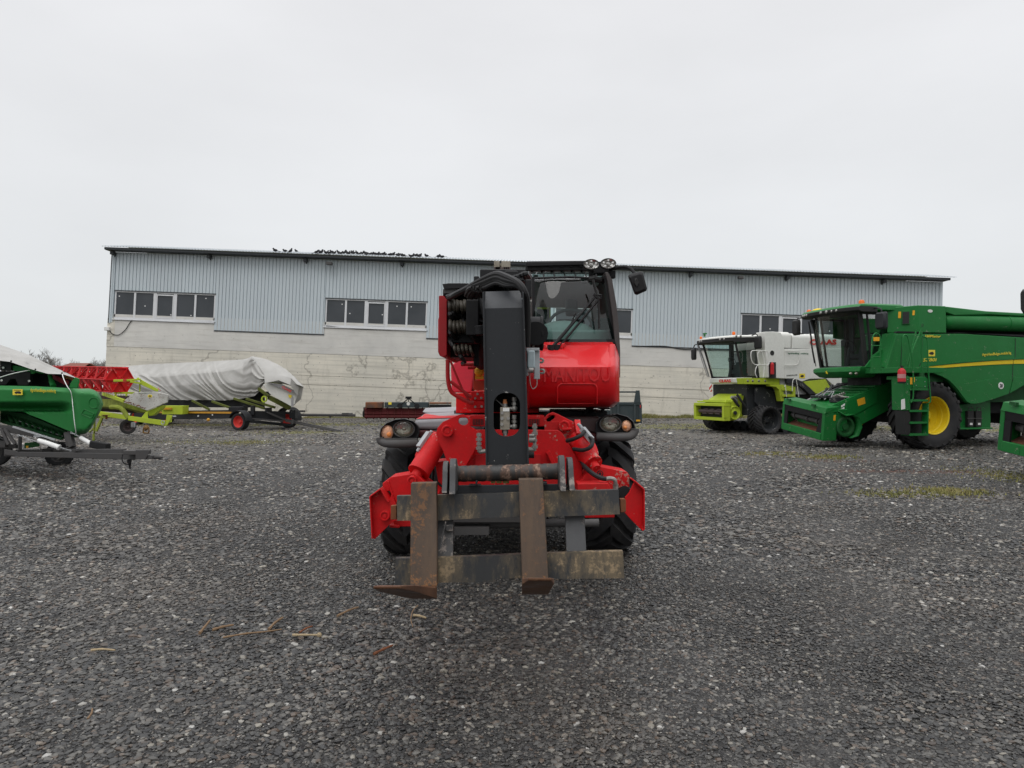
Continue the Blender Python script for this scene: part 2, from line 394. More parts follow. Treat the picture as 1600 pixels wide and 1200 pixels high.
wv = N(nt_, 'ShaderNodeTexVoronoi', feature='DISTANCE_TO_EDGE'); wv.inputs['Scale'].default_value = .13
nd = N(nt_, 'ShaderNodeTexNoise'); nd.inputs['Scale'].default_value = 1.1; nd.inputs['Detail'].default_value = 5; nt_.links.new(tco, nd.inputs['Vector'])
va = N(nt_, 'ShaderNodeVectorMath', operation='MULTIPLY_ADD'); nt_.links.new(nd.outputs['Color'], va.inputs[0]); va.inputs[1].default_value = (1.6, 1.6, 1.6); nt_.links.new(tco, va.inputs[2]); nt_.links.new(va.outputs[0], wv.inputs['Vector'])
k = mix(nt_, ramp(nt_, wv.outputs['Distance'], [(.002, .55), (.006, 0)]), k, (.14, .125, .10))
dk = N(nt_, 'ShaderNodeMapRange'); dk.inputs['From Min'].default_value = -.3; dk.inputs['From Max'].default_value = .7; dk.inputs['To Min'].default_value = .55; dk.inputs['To Max'].default_value = 0
nt_.links.new(sp.outputs['Z'], dk.inputs['Value'])
nt_.links.new(k, b_.inputs['Base Color']); b_.inputs['Roughness'].default_value = .9; bump(nt_, n3, b_, .6, .03)
CONC = m_
m_, nt_, b_, o_ = newmat('grey_render'); n1 = noi(nt_, .5, 6, .6); n2 = noi(nt_, 1.3, 6, .7, stretch=(.3, 1, 4)); n3 = noi(nt_, 5, 6, .75)
k = mix(nt_, ramp(nt_, n1, [(.35, 0), (.65, 1)]), (.55, .54, .51), (.66, .645, .60)); k = mix(nt_, ramp(nt_, n2, [(.5, 0), (.7, .55)]), k, (.42, .40, .36)); k = mix(nt_, ramp(nt_, n3, [(.6, 0), (.7, .4)]), k, (.25, .235, .20))
nt_.links.new(k, b_.inputs['Base Color']); b_.inputs['Roughness'].default_value = .9; bump(nt_, n3, b_, .4, .02)
REND = m_
m_, nt_, b_, o_ = newmat('cladding_sheet'); n1 = noi(nt_, .8, 5, .6, stretch=(1, 1, .15)); n2 = noi(nt_, 2.2, 7, .8)
sq = N(nt_, 'ShaderNodeSeparateXYZ'); nt_.links.new(N(nt_, 'ShaderNodeTexCoord').outputs['Object'], sq.inputs[0])
fl_ = N(nt_, 'ShaderNodeMath', operation='DIVIDE'); nt_.links.new(sq.outputs['X'], fl_.inputs[0]); fl_.inputs[1].default_value = 1.07; f2_ = N(nt_, 'ShaderNodeMath', operation='FLOOR'); nt_.links.new(fl_.outputs[0], f2_.inputs[0])
w_n = N(nt_, 'ShaderNodeTexWhiteNoise', noise_dimensions='1D'); nt_.links.new(f2_.outputs[0], w_n.inputs['W'])
k = mix(nt_, n1, (.50, .56, .59), (.55, .61, .635)); k = mix(nt_, ramp(nt_, w_n.outputs['Value'], [(0, 0), (1, .28)]), k, (.44, .48, .50)); k = mix(nt_, ramp(nt_, n2, [(.70, 0), (.74, .5)]), k, (.62, .66, .68))
nt_.links.new(k, b_.inputs['Base Color']); b_.inputs['Roughness'].default_value = .5; b_.inputs['Metallic'].default_value = .1; bump(nt_, n1, b_, .15, .03)
CLAD = m_
ROOFM = paint('roof_sheet', (.52, .55, .57), .45, .2, dirt=.3, dcol=(.35,.36,.36), dscale=.6)
# ---------------- wheels ----------------
def wheel(parent, c, ax, R, Wd, rim, lugs, rm, tm=None, lh=.045, dish=.12, n=56, chev=.5, bolts=8, label=None, lugw=.22):
    """rim mesh = the wheel part, tyre = its sub-part; ax points outward"""
    tm = tm or RUB; c = V(c); ax = V(ax).normalized(); u, w_ = perp(ax); h = R-rim
    def pt(t, r, a): return c+ax*t+(u*cos(a)+w_*sin(a))*r
    m = MB(); o_ = Wd/2
    m.lathe(c, ax, [(o_*.80, rim*1.0), (o_*.86, rim*1.03), (o_*.80, rim*.96), (o_*.8-dish*.45, rim*.91), (o_*.8-dish*.5, rim*.87), (o_*.8-dish*.9, rim*.82), (o_*.8-dish, rim*.62), (o_*.8-dish, rim*.36), (o_*.8-dish*.75, rim*.30), (o_*.8-dish*.6, rim*.22), (o_*.8-dish*.6, .001)], 36)
    m.lathe(c, ax, [(-o_*.8, rim), (-o_*.5, rim*.9), (-o_*.5, .001)], 24)
    for i in range(bolts):
        a = 2*pi*i/bolts; q = pt(o_*.8-dish, rim*.46, a); m.cyl(q, q+ax*.035, rim*.045, n=6)
    wh = m.build('wheel', rm, parent, label=label)
    t = MB()
    t.lathe(c, ax, [(-o_*.78, rim), (-o_*.95, rim+h*.22), (-o_, rim+h*.5), (-o_*.97, rim+h*.8), (-o_*.86, R-lh*1.25), (-o_*.5, R-lh*1.05), (0, R-lh*.95), (o_*.5, R-lh*1.05), (o_*.86, R-lh*1.25), (o_*.97, rim+h*.8), (o_, rim+h*.5), (o_*.95, rim+h*.22), (o_*.78, rim)], n)
    if lugs:
        lw = lugw
        da = 2*pi/lugs
        for sgn in (1, -1):
            for i in range(lugs):
                a0 = da*(i+(.5 if sgn < 0 else 0)); secs = []
                for tt, off, ro in ((-.06, 0, 0), (.3, .30, .0), (.62, .68, -.012), (.93, 1.0, -.03), (1.02, 1.08, -h*.22)):
                    a = a0+da*off*chev*2; wa = da*lw*(1 if tt < .9 else .9); T = sgn*o_*tt; r1 = R+ro; r0 = R+ro-lh*1.6-(.06*h if tt > .9 else 0)
                    if tt > 1: r1 = R-h*.22; r0 = R-h*.34
                    secs.append([pt(T, r0, a-wa), pt(T, r0, a+wa), pt(T*(1 if tt < 1 else 1.02), r1, a+wa*.8), pt(T*(1 if tt < 1 else 1.02), r1, a-wa*.8)])
                t.loft(secs)
    t.build('tyre', tm, wh, ang=28)
    return wh
# ================= GROUND =================
def gz(x, y):
    z = .05*noise.noise(V((x*.16, y*.16, 3.1)))+.018*noise.noise(V((x*.7, y*.7, 9)))
    return z*max(0, min(1, (y+8)/6))
gy0 = P(800, 652, 44).z
grn = [  # px, py, rx(m), ry(m), grass strength
 (1480, 768, .42, .22, 1), (1400, 772, .5, .2, .3), (1290, 716, .5, .3, .8), (1200, 710, .6, .3, .3), (1590, 745, .5, .8, .6), (380, 692, .8, .5, .6), (470, 676, 2.0, 1.2, .6), (330, 690, 2, .9, .3),
 (540, 664, 4, 1.2, .9), (620, 664, 4, 1.0, .8), (350, 664, 5, 1.2, .9), (250, 664, 6, 1.3, .8), (1050, 668, 4, 1.4, 1), (1150, 664, 6, 1.6, 1), (1540, 672, 6, 1.6, .8), (1400, 668, 7, 2, .8)]
rdd = [(1390, 737, 2.0, .35, 1.1), (1500, 738, 1.6, .3, 1.1), (1310, 722, 1.6, .35, .9), (60, 742, 1.4, .25, .9), (450, 690, 3, .5, .35), (1180, 688, 2.5, .4, .5), (250, 700, 2.5, .7, .25), (1560, 778, 1.5, .5, .4)]
def onground(px, py):
    d = ray(px, py); t = -CAMH/d.z; return CO+d*t
G_E = [(onground(a, b), rx, ry, s) for a, b, rx, ry, s in grn]; R_E = [(onground(a, b), rx, ry, s) for a, b, rx, ry, s in rdd]
def mask(E, x, y):
    m = 0
    for c, rx, ry, s in E:
        q = ((x-c.x)/rx)**2+((y-c.y)/ry)**2
        if q < 4: m = max(m, s*math.exp(-q*1.1))
    return m
def axis(lo, hi, st, far): 
    a = [lo+st*i for i in range(int((hi-lo)/st)+1)]; return [-f+0*lo for f in reversed(far)]+a+[f for f in far]
xs = axis(-34, 34, .34, (45, 70, 130, 400, 1500)); ys = [-1500, -300, -60, -20]+[-6+.34*i for i in range(160)]+[56, 80, 130, 300, 800, 2500]
vs = []; ga = []; ra = []
for y in ys:
    for x in xs:
        near = abs(x) < 34.5 and -6 < y < 48
        vs.append(V((x, y, gz(x, y) if near else 0))); ga.append(mask(G_E, x, y) if near else (.8 if y > 48 else .2)); ra.append(mask(R_E, x, y) if near else 0)
nx = len(xs); fs = [(j*nx+i, j*nx+i+1, (j+1)*nx+i+1, (j+1)*nx+i) for j in range(len(ys)-1) for i in range(nx-1)]
me = bpy.data.meshes.new('ground'); me.from_pydata(vs, [], fs)
for nm, arr in (('grass', ga), ('red', ra), ('dry', [max(0, min(1, (v.y-13)/12)) for v in vs])):  # dry only follows distance: near ground darker, far ground paler
    a = me.attributes.new(nm, 'FLOAT', 'POINT'); a.data.foreach_set('value', arr)
me.polygons.foreach_set('use_smooth', [True]*len(me.polygons))
m, nt, b, o = newmat('gravel_ground'); t = N(nt, 'ShaderNodeTexCoord').outputs['Object']
def vor(sc, feat='F1', out_='Color'):
    v = N(nt, 'ShaderNodeTexVoronoi', feature=feat); v.inputs['Scale'].default_value = sc; nt.links.new(t, v.inputs['Vector']); return v.outputs[out_]
def chan(c):
    s = N(nt, 'ShaderNodeSeparateColor'); nt.links.new(c, s.inputs[0]); return s.outputs[0], s.outputs[1], s.outputs[2]
def stones(sc):
    c = vor(sc); r, g, bl = chan(c)
    k = ramp(nt, r, [(0, (.035,.035,.036)), (.40, (.085,.084,.083)), (.72, (.14,.137,.132)), (.87, (.22,.21,.20)), (.95, (.34,.32,.29)), (1, (.55,.53,.50))])
    k = mix(nt, ramp(nt, g, [(.80, 0), (.9, .6)]), k, (.12, .095, .07))
    e_ = vor(sc, 'DISTANCE_TO_EDGE', 'Distance'); k = mix(nt, ramp(nt, e_, [(.0, .85), (.10, 0)]), k, (.010, .010, .010)); return k, e_
k1, e1 = stones(42); k2, e2 = stones(21); k3, e3 = stones(90)
k = mix(nt, ramp(nt, noi(nt, 9, 3, .6, vec=t), [(.5, 0), (.56, 1)]), k1, k2); k = mix(nt, ramp(nt, noi(nt, 2.1, 4, .7, vec=t), [(.5, 0), (.6, .9)]), k, k3)
big = noi(nt, .22, 5, .6, vec=t)
k4, e4 = stones(9); k = mix(nt, ramp(nt, noi(nt, 5, 4, .7, vec=t), [(.5, 0), (.6, .45)]), k, k4)
k = mix(nt, ramp(nt, big, [(.45, 0), (.70, .35)]), k, (.115, .105, .092))
an = N(nt, 'ShaderNodeAttribute', attribute_name='grass'); rn = N(nt, 'ShaderNodeAttribute', attribute_name='red')
def amul(att, sc, lo, hi):
    mm = N(nt, 'ShaderNodeMath', operation='MULTIPLY_ADD'); nn = noi(nt, sc, 6, .7, vec=t)
    a2 = N(nt, 'ShaderNodeMath', operation='SUBTRACT'); nt.links.new(nn, a2.inputs[0]); a2.inputs[1].default_value = .5
    m2 = N(nt, 'ShaderNodeMath', operation='MULTIPLY'); nt.links.new(a2.outputs[0], m2.inputs[0]); m2.inputs[1].default_value = 1.5
    a3 = N(nt, 'ShaderNodeMath', operation='ADD'); nt.links.new(att, a3.inputs[0]); nt.links.new(m2.outputs[0], a3.inputs[1]); return ramp(nt, a3.outputs[0], [(lo, 0), (hi, 1)])
fa = N(nt, 'ShaderNodeAttribute', attribute_name='dry'); k5, e5 = stones(4.5)  # dry is distance only: 0 up to y 13, 1 from y 25
k6 = mix(nt, .6, k5, (.33, .305, .265)); sm_ = noi(nt, 1.0, 6, .75, vec=t, stretch=(1.4, .45, 1)); k6 = mix(nt, ramp(nt, sm_, [(.38, 0), (.62, .6)]), k6, (.16, .145, .125)); k6 = mix(nt, ramp(nt, noi(nt, .35, 5, .7, vec=t, stretch=(1, .5, 1)), [(.5, 0), (.62, .5)]), k6, (.17, .13, .09)); k = mix(nt, fa.outputs['Fac'], mix(nt, .48, k, (.010, .0095, .009)), mix(nt, .65, k, k6))  # near base darkened so the gaps between loose stones come out dark
k = mix(nt, amul(rn.outputs['Fac'], 3, .3, .9), k, (.125, .058, .038))
gcol = mix(nt, noi(nt, 12, 4, .6, vec=t), (.165, .155, .06), (.25, .25, .075))
gm = amul(an.outputs['Fac'], 3.5, .22, .62); gg = N(nt, 'ShaderNodeMath', operation='MULTIPLY'); gg.inputs[1].default_value = .8; nt.links.new(gm, gg.inputs[0])
k = mix(nt, gg.outputs[0], k, gcol)
nt.links.new(k, b.inputs['Base Color']); b.inputs['Roughness'].default_value = .8
hh = N(nt, 'ShaderNodeMath', operation='ADD'); nt.links.new(ramp(nt, e1, [(0, 0), (.3, 1)]), hh.inputs[0]); nt.links.new(ramp(nt, e2, [(0, 0), (.25, 1)]), hh.inputs[1])
bump(nt, hh.outputs[0], b, .9, .02)
me.materials.append(m)
gr = bpy.data.objects.new('ground', me); C.objects.link(gr); gr['kind'] = 'structure'; gr['label'] = 'dark grey crushed stone yard with thin mossy and reddish patches'
# loose stones: geometry-node scatter on three bands
def stone_mesh(seed):
    r = random.Random(seed); bm = bmesh.new(); bmesh.ops.create_icosphere(bm, subdivisions=1, radius=.5)
    sx_, sy_, sz_ = 1, r.uniform(.55, .9), r.uniform(.28, .55)
    for v in bm.verts:
        k_ = r.uniform(.72, 1.2); v.co = V((v.co.x*sx_*k_, v.co.y*sy_*k_, v.co.z*sz_*r.uniform(.8, 1.15)))
    me = bpy.data.meshes.new('pebble'); bm.to_mesh(me); bm.free(); return me
m, nt, b, o = newmat('loose_stone'); oi = N(nt, 'ShaderNodeObjectInfo').outputs['Random']
wn = N(nt, 'ShaderNodeTexWhiteNoise', noise_dimensions='1D'); nt.links.new(oi, wn.inputs['W'])
k = ramp(nt, oi, [(0, (.012,.012,.013)), (.35, (.041,.040,.038)), (.62, (.072,.069,.063)), (.84, (.125,.118,.105)), (.94, (.18,.168,.148)), (.985, (.30,.275,.225)), (1, (.50,.49,.46))])
k = mix(nt, ramp(nt, wn.outputs['Value'], [(.84, 0), (.95, .55)]), k, (.16, .11, .075))
loc = N(nt, 'ShaderNodeObjectInfo').outputs['Location']; l1 = noi(nt, .55, 4, .6, vec=loc, stretch=(1, .5, 1)); l2 = noi(nt, 3.5, 3, .6, vec=loc)
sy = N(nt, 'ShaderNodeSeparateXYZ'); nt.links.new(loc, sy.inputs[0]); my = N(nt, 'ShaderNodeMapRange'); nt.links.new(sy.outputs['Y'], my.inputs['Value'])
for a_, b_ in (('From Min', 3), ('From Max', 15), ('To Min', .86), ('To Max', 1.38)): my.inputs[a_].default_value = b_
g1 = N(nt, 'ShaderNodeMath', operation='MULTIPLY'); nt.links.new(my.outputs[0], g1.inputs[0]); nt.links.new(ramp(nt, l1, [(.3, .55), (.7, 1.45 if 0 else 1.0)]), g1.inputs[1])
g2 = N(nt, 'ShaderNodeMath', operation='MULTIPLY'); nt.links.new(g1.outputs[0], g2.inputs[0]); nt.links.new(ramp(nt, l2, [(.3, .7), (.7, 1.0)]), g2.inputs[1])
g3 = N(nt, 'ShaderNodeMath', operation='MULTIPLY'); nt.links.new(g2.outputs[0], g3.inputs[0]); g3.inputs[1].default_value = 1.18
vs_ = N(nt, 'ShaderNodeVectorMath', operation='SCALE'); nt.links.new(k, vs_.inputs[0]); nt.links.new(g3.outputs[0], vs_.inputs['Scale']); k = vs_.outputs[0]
k = mix(nt, ramp(nt, noi(nt, .4, 3, .6, vec=loc), [(.5, 0), (.7, .3)]), k, (.115, .09, .065)); nt.links.new(k, b.inputs['Base Color']); b.inputs['Roughness'].default_value = .42
STONE = m
pebs = []
pcol = bpy.data.collections.new('pebble_shapes')
for i in range(7):
    me = stone_mesh(i); me.materials.append(STONE); pebs.append(bpy.data.objects.new('pebble_shape', me)); pcol.objects.link(pebs[-1])
def gravel(bands):
    quad = []; fq = []; dens = []
    me = bpy.data.meshes.new('loose_gravel'); vs = []; fs = []; dv = []
    for (y0, y1, hw0, hw1, d, s) in bands:
        ny = max(2, int((y1-y0)/.5)); nx_ = 16; b0 = len(vs)
        for j in range(ny+1):
            y = y0+(y1-y0)*j/ny; hw = hw0+(hw1-hw0)*j/ny
            for i in range(nx_+1):
                x = -hw+2*hw*i/nx_; vs.append((x, y, gz(x, y)+.002)); q_n = noise.noise(V((x*.42, y*.3, 2)))+.5*noise.noise(V((x*1.1, y*.9, 6))); dv.append((d*(1-.35*q_n)*(1-.75*min(1, mask(G_E, x, y)+mask(R_E, x, y))), s*(1+.55*q_n)))
        for j in range(ny):
            for i in range(nx_):
                a = b0+j*(nx_+1)+i; fs.append((a, a+1, a+nx_+2, a+nx_+1))
    me.from_pydata(vs, [], fs)
    a = me.attributes.new('dens', 'FLOAT', 'POINT'); a.data.foreach_set('value', [q[0] for q in dv])
    a = me.attributes.new('ssz', 'FLOAT', 'POINT'); a.data.foreach_set('value', [q[1] for q in dv])
    me.materials.append(STONE)
    ob = bpy.data.objects.new('gravel', me); C.objects.link(ob)
    tag(ob, 'loose broken slate grey stones covering the yard surface', 'gravel', kind='stuff')
    ng = bpy.data.node_groups.new('scatter_gravel', 'GeometryNodeTree')
    ng.interface.new_socket('Geometry', in_out='INPUT', socket_type='NodeSocketGeometry'); ng.interface.new_socket('Geometry', in_out='OUTPUT', socket_type='NodeSocketGeometry')
    gi = N(ng, 'NodeGroupInput'); go = N(ng, 'NodeGroupOutput'); L = ng.links.new
    dp = N(ng, 'GeometryNodeDistributePointsOnFaces'); na = N(ng, 'GeometryNodeInputNamedAttribute', data_type='FLOAT'); na.inputs['Name'].default_value = 'dens'
    L(gi.outputs[0], dp.inputs['Mesh']); L(na.outputs['Attribute'], dp.inputs['Density'])
    ci = N(ng, 'GeometryNodeCollectionInfo'); ci.inputs['Collection'].default_value = pcol; ci.inputs['Separate Children'].default_value = True; ci.inputs['Reset Children'].default_value = True
    ip = N(ng, 'GeometryNodeInstanceOnPoints'); ip.inputs['Pick Instance'].default_value = True
    L(dp.outputs['Points'], ip.inputs['Points']); L(ci.outputs[0], ip.inputs['Instance'])
    rv = N(ng, 'FunctionNodeRandomValue', data_type='FLOAT_VECTOR'); rv.inputs[0].default_value = (-.22, -.22, 0); rv.inputs[1].default_value = (.22, .22, 6.28)
    L(rv.outputs[0], ip.inputs['Rotation'])
    rs = N(ng, 'FunctionNodeRandomValue', data_type='FLOAT'); rs.inputs[2].default_value = 0; rs.inputs[3].default_value = 1
    pw = N(ng, 'ShaderNodeMath', operation='POWER'); L(rs.outputs[1], pw.inputs[0]); pw.inputs[1].default_value = 3.2
    ma = N(ng, 'ShaderNodeMath', operation='MULTIPLY_ADD'); L(pw.outputs[0], ma.inputs[0]); ma.inputs[1].default_value = 1.9; ma.inputs[2].default_value = .72
    nb = N(ng, 'GeometryNodeInputNamedAttribute', data_type='FLOAT'); nb.inputs['Name'].default_value = 'ssz'
    ml = N(ng, 'ShaderNodeMath', operation='MULTIPLY'); L(ma.outputs[0], ml.inputs[0]); L(nb.outputs['Attribute'], ml.inputs[1])
    L(ml.outputs[0], ip.inputs['Scale']); 
    jn = N(ng, 'GeometryNodeJoinGeometry'); L(ip.outputs[0], jn.inputs[0]); L(jn.outputs[0], go.inputs[0])
    md = ob.modifiers.new('scatter', 'NODES'); md.node_group = ng
    return ob
gravel([(-3, 2.4, 3.6, 3.6, 500, .03), (2.4, 4.6, 3.6, 5.4, 3500, .0185), (4.6, 7.2, 5.4, 7.6, 2000, .0215), (7.2, 11, 7.6, 10.8, 680, .031), (11, 17, 10.8, 15.5, 260, .042), (17, 27, 15.5, 23, 80, .058), (27, 42, 21, 31, 22, .085)])
# ================= WAREHOUSE =================
ROLL = radians(2.1)
K = Fr(P(166, 650, 44), 0, ROLL)
def kz(px, py): return K.side(px, py, 0).z
def kx(px, py): return K.side(px, py, 0).x
WH = thing('warehouse', 'long grey shed of ribbed metal cladding over a stained concrete wall', 'warehouse', K)
x0 = kx(166, 560); xr = kx(1470, 460); ze = kz(178, 394); zs1 = kz(167, 541); zs2 = kz(450, 586); zs3 = kz(500, 602)
zc_lo = kz(420, 519); zw0 = kz(260, 499); zw1 = kz(260, 457); DEP = 16
# concrete courses
m = MB(K); m.bb((x0+.12, -.065, zs1+.004), (xr, .4, zw0+.2)); m.build('concrete_wall', REND, WH, .01, label='pale rendered upper band of the wall')
m = MB(K); xx = x0
m.bb((x0, -.05, zs2+.02), (x0+27.0, .36, zs1)); m.bb((x0+27.2, -.05, zs2+.02), (xr+.3, .36, zs1))
m.bb((x0+.02, -.03, zs3+.015), (xr+.3, .35, zs2+.03)); m.bb((x0+.02, -.01, -1.6), (xr+.3, .35, zs3+.03))
m.bb((x0+27.02, -.02, zs2+.035), (x0+27.18, .3, zs1-.01))
m.bb((x0, .4, -1.6), (x0+.3, DEP, zw0)); m.bb((xr, .4, -1.6), (xr+.3, DEP, zw0))
m.build('concrete_wall', CONC, WH, .015, label='cream lower concrete courses with cracks and seams')
m = MB(K); m.bb((x0, -.075, zs1+.002), (x0+.45, .1, zw0-.05)); m.build('corner_post', CONC, WH)
# cladding
wins = [(179.5, 337, 5), (509, 668, 5), (866, 988, 4), (1157, 1312, 5)]
def kxx(px, py): return K.side(px, py, 0).x
wx = [(kxx(a, 480 if i < 2 else 500), kxx(b_, 480 if i < 2 else 500), n_) for i, (a, b_, n_) in enumerate(wins)]
pit = .214; gd = .05
def clad(mb, xa, xb, za, zb):
    pts = []; x = xa
    while x < xb-.01:
        x2 = min(x+pit, xb)
        pts += [(x, -.09), (max(x, x2-.045), -.09), (max(x, x2-.038), -.09+gd), (max(x, x2-.010), -.09+gd), (x2, -.09)]; x = x2
    mb.loft([[V((a, b_, za)) for a, b_ in pts], [V((a, b_, zb)) for a, b_ in pts]], closed=False)
m = MB(K); m.bb((x0+.3, -.035, zw1), (xr-.05, .3, ze)); cur = x0+.12
for a, b_, n_ in wx:
    clad(m, cur, a, zc_lo if cur > x0+1 else zw0-.3, ze); m.bb((cur+.02, -.035, (zc_lo if cur > x0+1 else zw0-.3)+.01), (a, .3, zw1)); clad(m, a, b_, zw1+.02, ze); cur = b_
clad(m, cur, xr, zc_lo, ze); m.bb((cur, -.035, zc_lo+.01), (xr-.05, .3, zw1)); 
m.bb((x0+.1, -.12, zw0-.35), (x0+.2, .1, ze)); m.bb((xr-.1, -.11, zc_lo), (xr+.05, .1, ze))
m.bb((xr, .1, zw0), (xr+.05, DEP, ze)); m.bb((x0+.1, .1, zw0), (x0+.15, DEP, ze))
m.build('cladding', CLAD, WH, ang=20)
m = MB(K); cur = x0+.15
for a, b_, n_ in wx:
    if cur > x0+1: m.bb((cur, -.10, zc_lo-.07), (a, -.03, zc_lo-.005))
    m.bb((a-.02, -.12, zw1-.02), (b_+.02, -.04, zw1+.03)); m.bb((a-.04, -.1, zw0-.16), (b_+.03, -.03, zw0-.10)); cur = b_
m.bb((cur, -.10, zc_lo-.07), (xr, -.03, zc_lo-.005)); m.bb((x0+.05, -.13, zw0-.35), (x0+.1, .0, ze)); m.build('trim_strip', GUT, WH)
# windows
rr = random.Random(3)
for a, b_, n_ in wx:
    z0, z1 = zw0-.09, zw1-.02; m = MB(K); t_ = .085
    m.bb((a, -.07, z0), (b_, .05, z0+.12)); m.bb((a, -.07, z1-t_*.8), (b_, .05, z1)); m.bb((a, -.065, z0+.12), (a+t_, .045, z1-t_*.8)); m.bb((b_-t_, -.065, z0+.12), (b_, .045, z1-t_*.8))
    wv_ = (b_-a)/n_; mid = n_//2
    for i in range(1, n_):
        wd = .2 if i in (mid, mid+1) and n_ == 5 else .12; m.bb((a+wv_*i-wd/2, -.068, z0+.12), (a+wv_*i+wd/2, .04, z1-t_*.8))
    if n_ == 5:
        xa, xb = a+wv_*mid+.1, a+wv_*(mid+1)-.1; m.bb((xa, -.08, z0+.125), (xb, .03, z0+.2)); m.bb((xa, -.08, z1-.19), (xb, .03, z1-.12)); m.bb((xa, -.08, z0+.2), (xa+.05, .03, z1-.19)); m.bb((xb-.05, -.08, z0+.2), (xb, .03, z1-.19))
    m.bb((a-.08, -.14, z0-.06), (b_+.02, .02, z0-.002))
    fo = m.build('window', PVC, WH, .008)
    q = MB(K); q.bb((a+.03, -.01, z0+.05), (b_-.03, .01, z1-.04)); q.build('pane', WPANE, fo)
    q = MB(K)
    for i in range(n_):
        cx_ = a+wv_*(i+rr.choice((.2, .5, .8))); cz_ = z0+(z1-z0)*rr.choice((.22, .82, .85, .5)); q.bb((cx_-.035, -.016, cz_-.03), (cx_+.035, -.0105, cz_+.03))
    q.build('window_sticker', WHT, fo)
# roof, gutter
m = MB(K); ov = -.75; y1 = 1.6; sl_ = tan(radians(12.0)); zr = ze+.12; pts = []; x = x0-.28
while x < xr+.42:
    pts += [(x, 0), (x+.12, 0), (x+.135, .04), (x+.165, .04)]; x += .18
xm = x0-.9
def rz(xx, y): return zr+.08+(y-ov)*sl_
m.loft([[V((a, ov-.08, rz(a, ov-.08)+h_)) for a, h_ in pts], [V((a, y1, rz(a, y1)+h_)) for a, h_ in pts], [V((a, 8.5, rz(a, y1)+.3+h_)) for a, h_ in pts], [V((a, DEP+.6, rz(a, y1)-.9+h_)) for a, h_ in pts]], closed=False)
m.build('roof', ROOFM, WH, ang=20)
m = MB(K); m.bb((x0-.06, ov, zr-.10), (xr+.14, ov+.15, zr+.045)); m.bb((x0-.1, ov+.17, zr-.1), (xr+.1, 0, zr-.02)); m.build('gutter', GUT, WH, .02)
m = MB(K); xx = x0+.25
while xx < xr: m.bb((xx-.09, -.5, ze-.22), (xx+.09, -.1, ze-.02)); m.bb((xx-.04, -.12, ze-.3), (xx+.04, -.09, ze-.1)); xx += 5.85
m.build('eave_bracket', GUT, WH)
m = MB(K); c = K.side(514, 410, -.7); m.box((c.x, -.6, c.z-.05), (.35, .3, .18)); c = K.side(1158, 433, -.7); m.box((c.x, -.6, c.z-.02), (.3, .3, .16)); m.build('floodlight', BUMP, WH, .02)
m = MB(K); c = K.side(170, 514, 0); m.box((c.x, -.15, c.z), (.3, .25, .22)); m.build('junction_box', WHT, WH, .03)
def kp(px, py, y=-.11): return K.side(px, py, y)
m = MB(K); m.tube([kp(170, 515), kp(176, 522), kp(186, 523), kp(196, 515), kp(204, 503), kp(212, 500), kp(260, 502), kp(336, 504)], .022, 6, 5)
m.tube([kp(509, 509), kp(560, 514), kp(640, 516), kp(668, 517)], .02, 5, 4)
m.tube([kp(993, 541), kp(1040, 541), kp(1070, 546), kp(1150, 547)], .025, 5, 4); m.build('cable', HOSE, WH)
# birds along the roof edge
def bird():
    m = MB(); m.sph((0, 0, .12), (.17, .075, .085), 10, 6); m.sph((.13, 0, .21), (.06, .05, .055), 8, 5)
    m.cyl((.17, 0, .205), (.23, 0, .19), .014, .003, 5); m.prism([(-.12, -.03, .1), (-.12, .03, .1), (-.36, .035, .04), (-.36, -.035, .04)], (0, 0, .02))
    m.cyl((.02, .03, 0), (.02, .03, .06), .008, n=4); m.cyl((.02, -.03, 0), (.02, -.03, .06), .008, n=4)
    m.cyl((.05, 0, .15), (.12, 0, .2), .06, .04, 8); return m.build('bird', BIRD)
rb = random.Random(5)
bx = [430, 445.5, 454, 462] + [494, 499, 502, 508.5, 511.5, 515, 518, 522] + [528+4.15*i+rb.uniform(-1.2, 1.2) for i in range(26)] + [641, 645, 649, 653, 656, 666, 685, 691]
B0 = None
for i, px in enumerate(bx):
    o = bird() if B0 is None else B0.copy()
    if B0 is None: B0 = o
    else: C.objects.link(o)
    py = 391+(px-170)*.0382-1.0
    yl = rb.choice((-.75, -.6, .1, .5)); lx = K.side(px, py, yl).x
    o.matrix_world = Matrix.Translation(K.M @ V((lx, yl, rz(lx, yl)+.03))) @ Matrix.Rotation(rb.uniform(-.9, .9)+(pi if rb.random() < .45 else 0), 4, 'Z') @ Matrix.Rotation(rb.uniform(-.3, .15), 4, 'Y') @ Matrix.Scale(rb.uniform(.68, .95), 4)
    lab = ['leftmost dark bird, alone on the roof edge', 'second dark bird from the left on the roof edge', 'third dark bird from the left on the roof edge', 'fourth dark bird from the left, before the gap in the row'][i] if i < 4 else ('dark bird near the right end of the row, standing apart on the roof edge' if i >= len(bx)-2 else 'small dark bird huddled in the dense row on the roof edge')
    tag(o, lab, 'bird', 'birds perched along the warehouse roof edge')
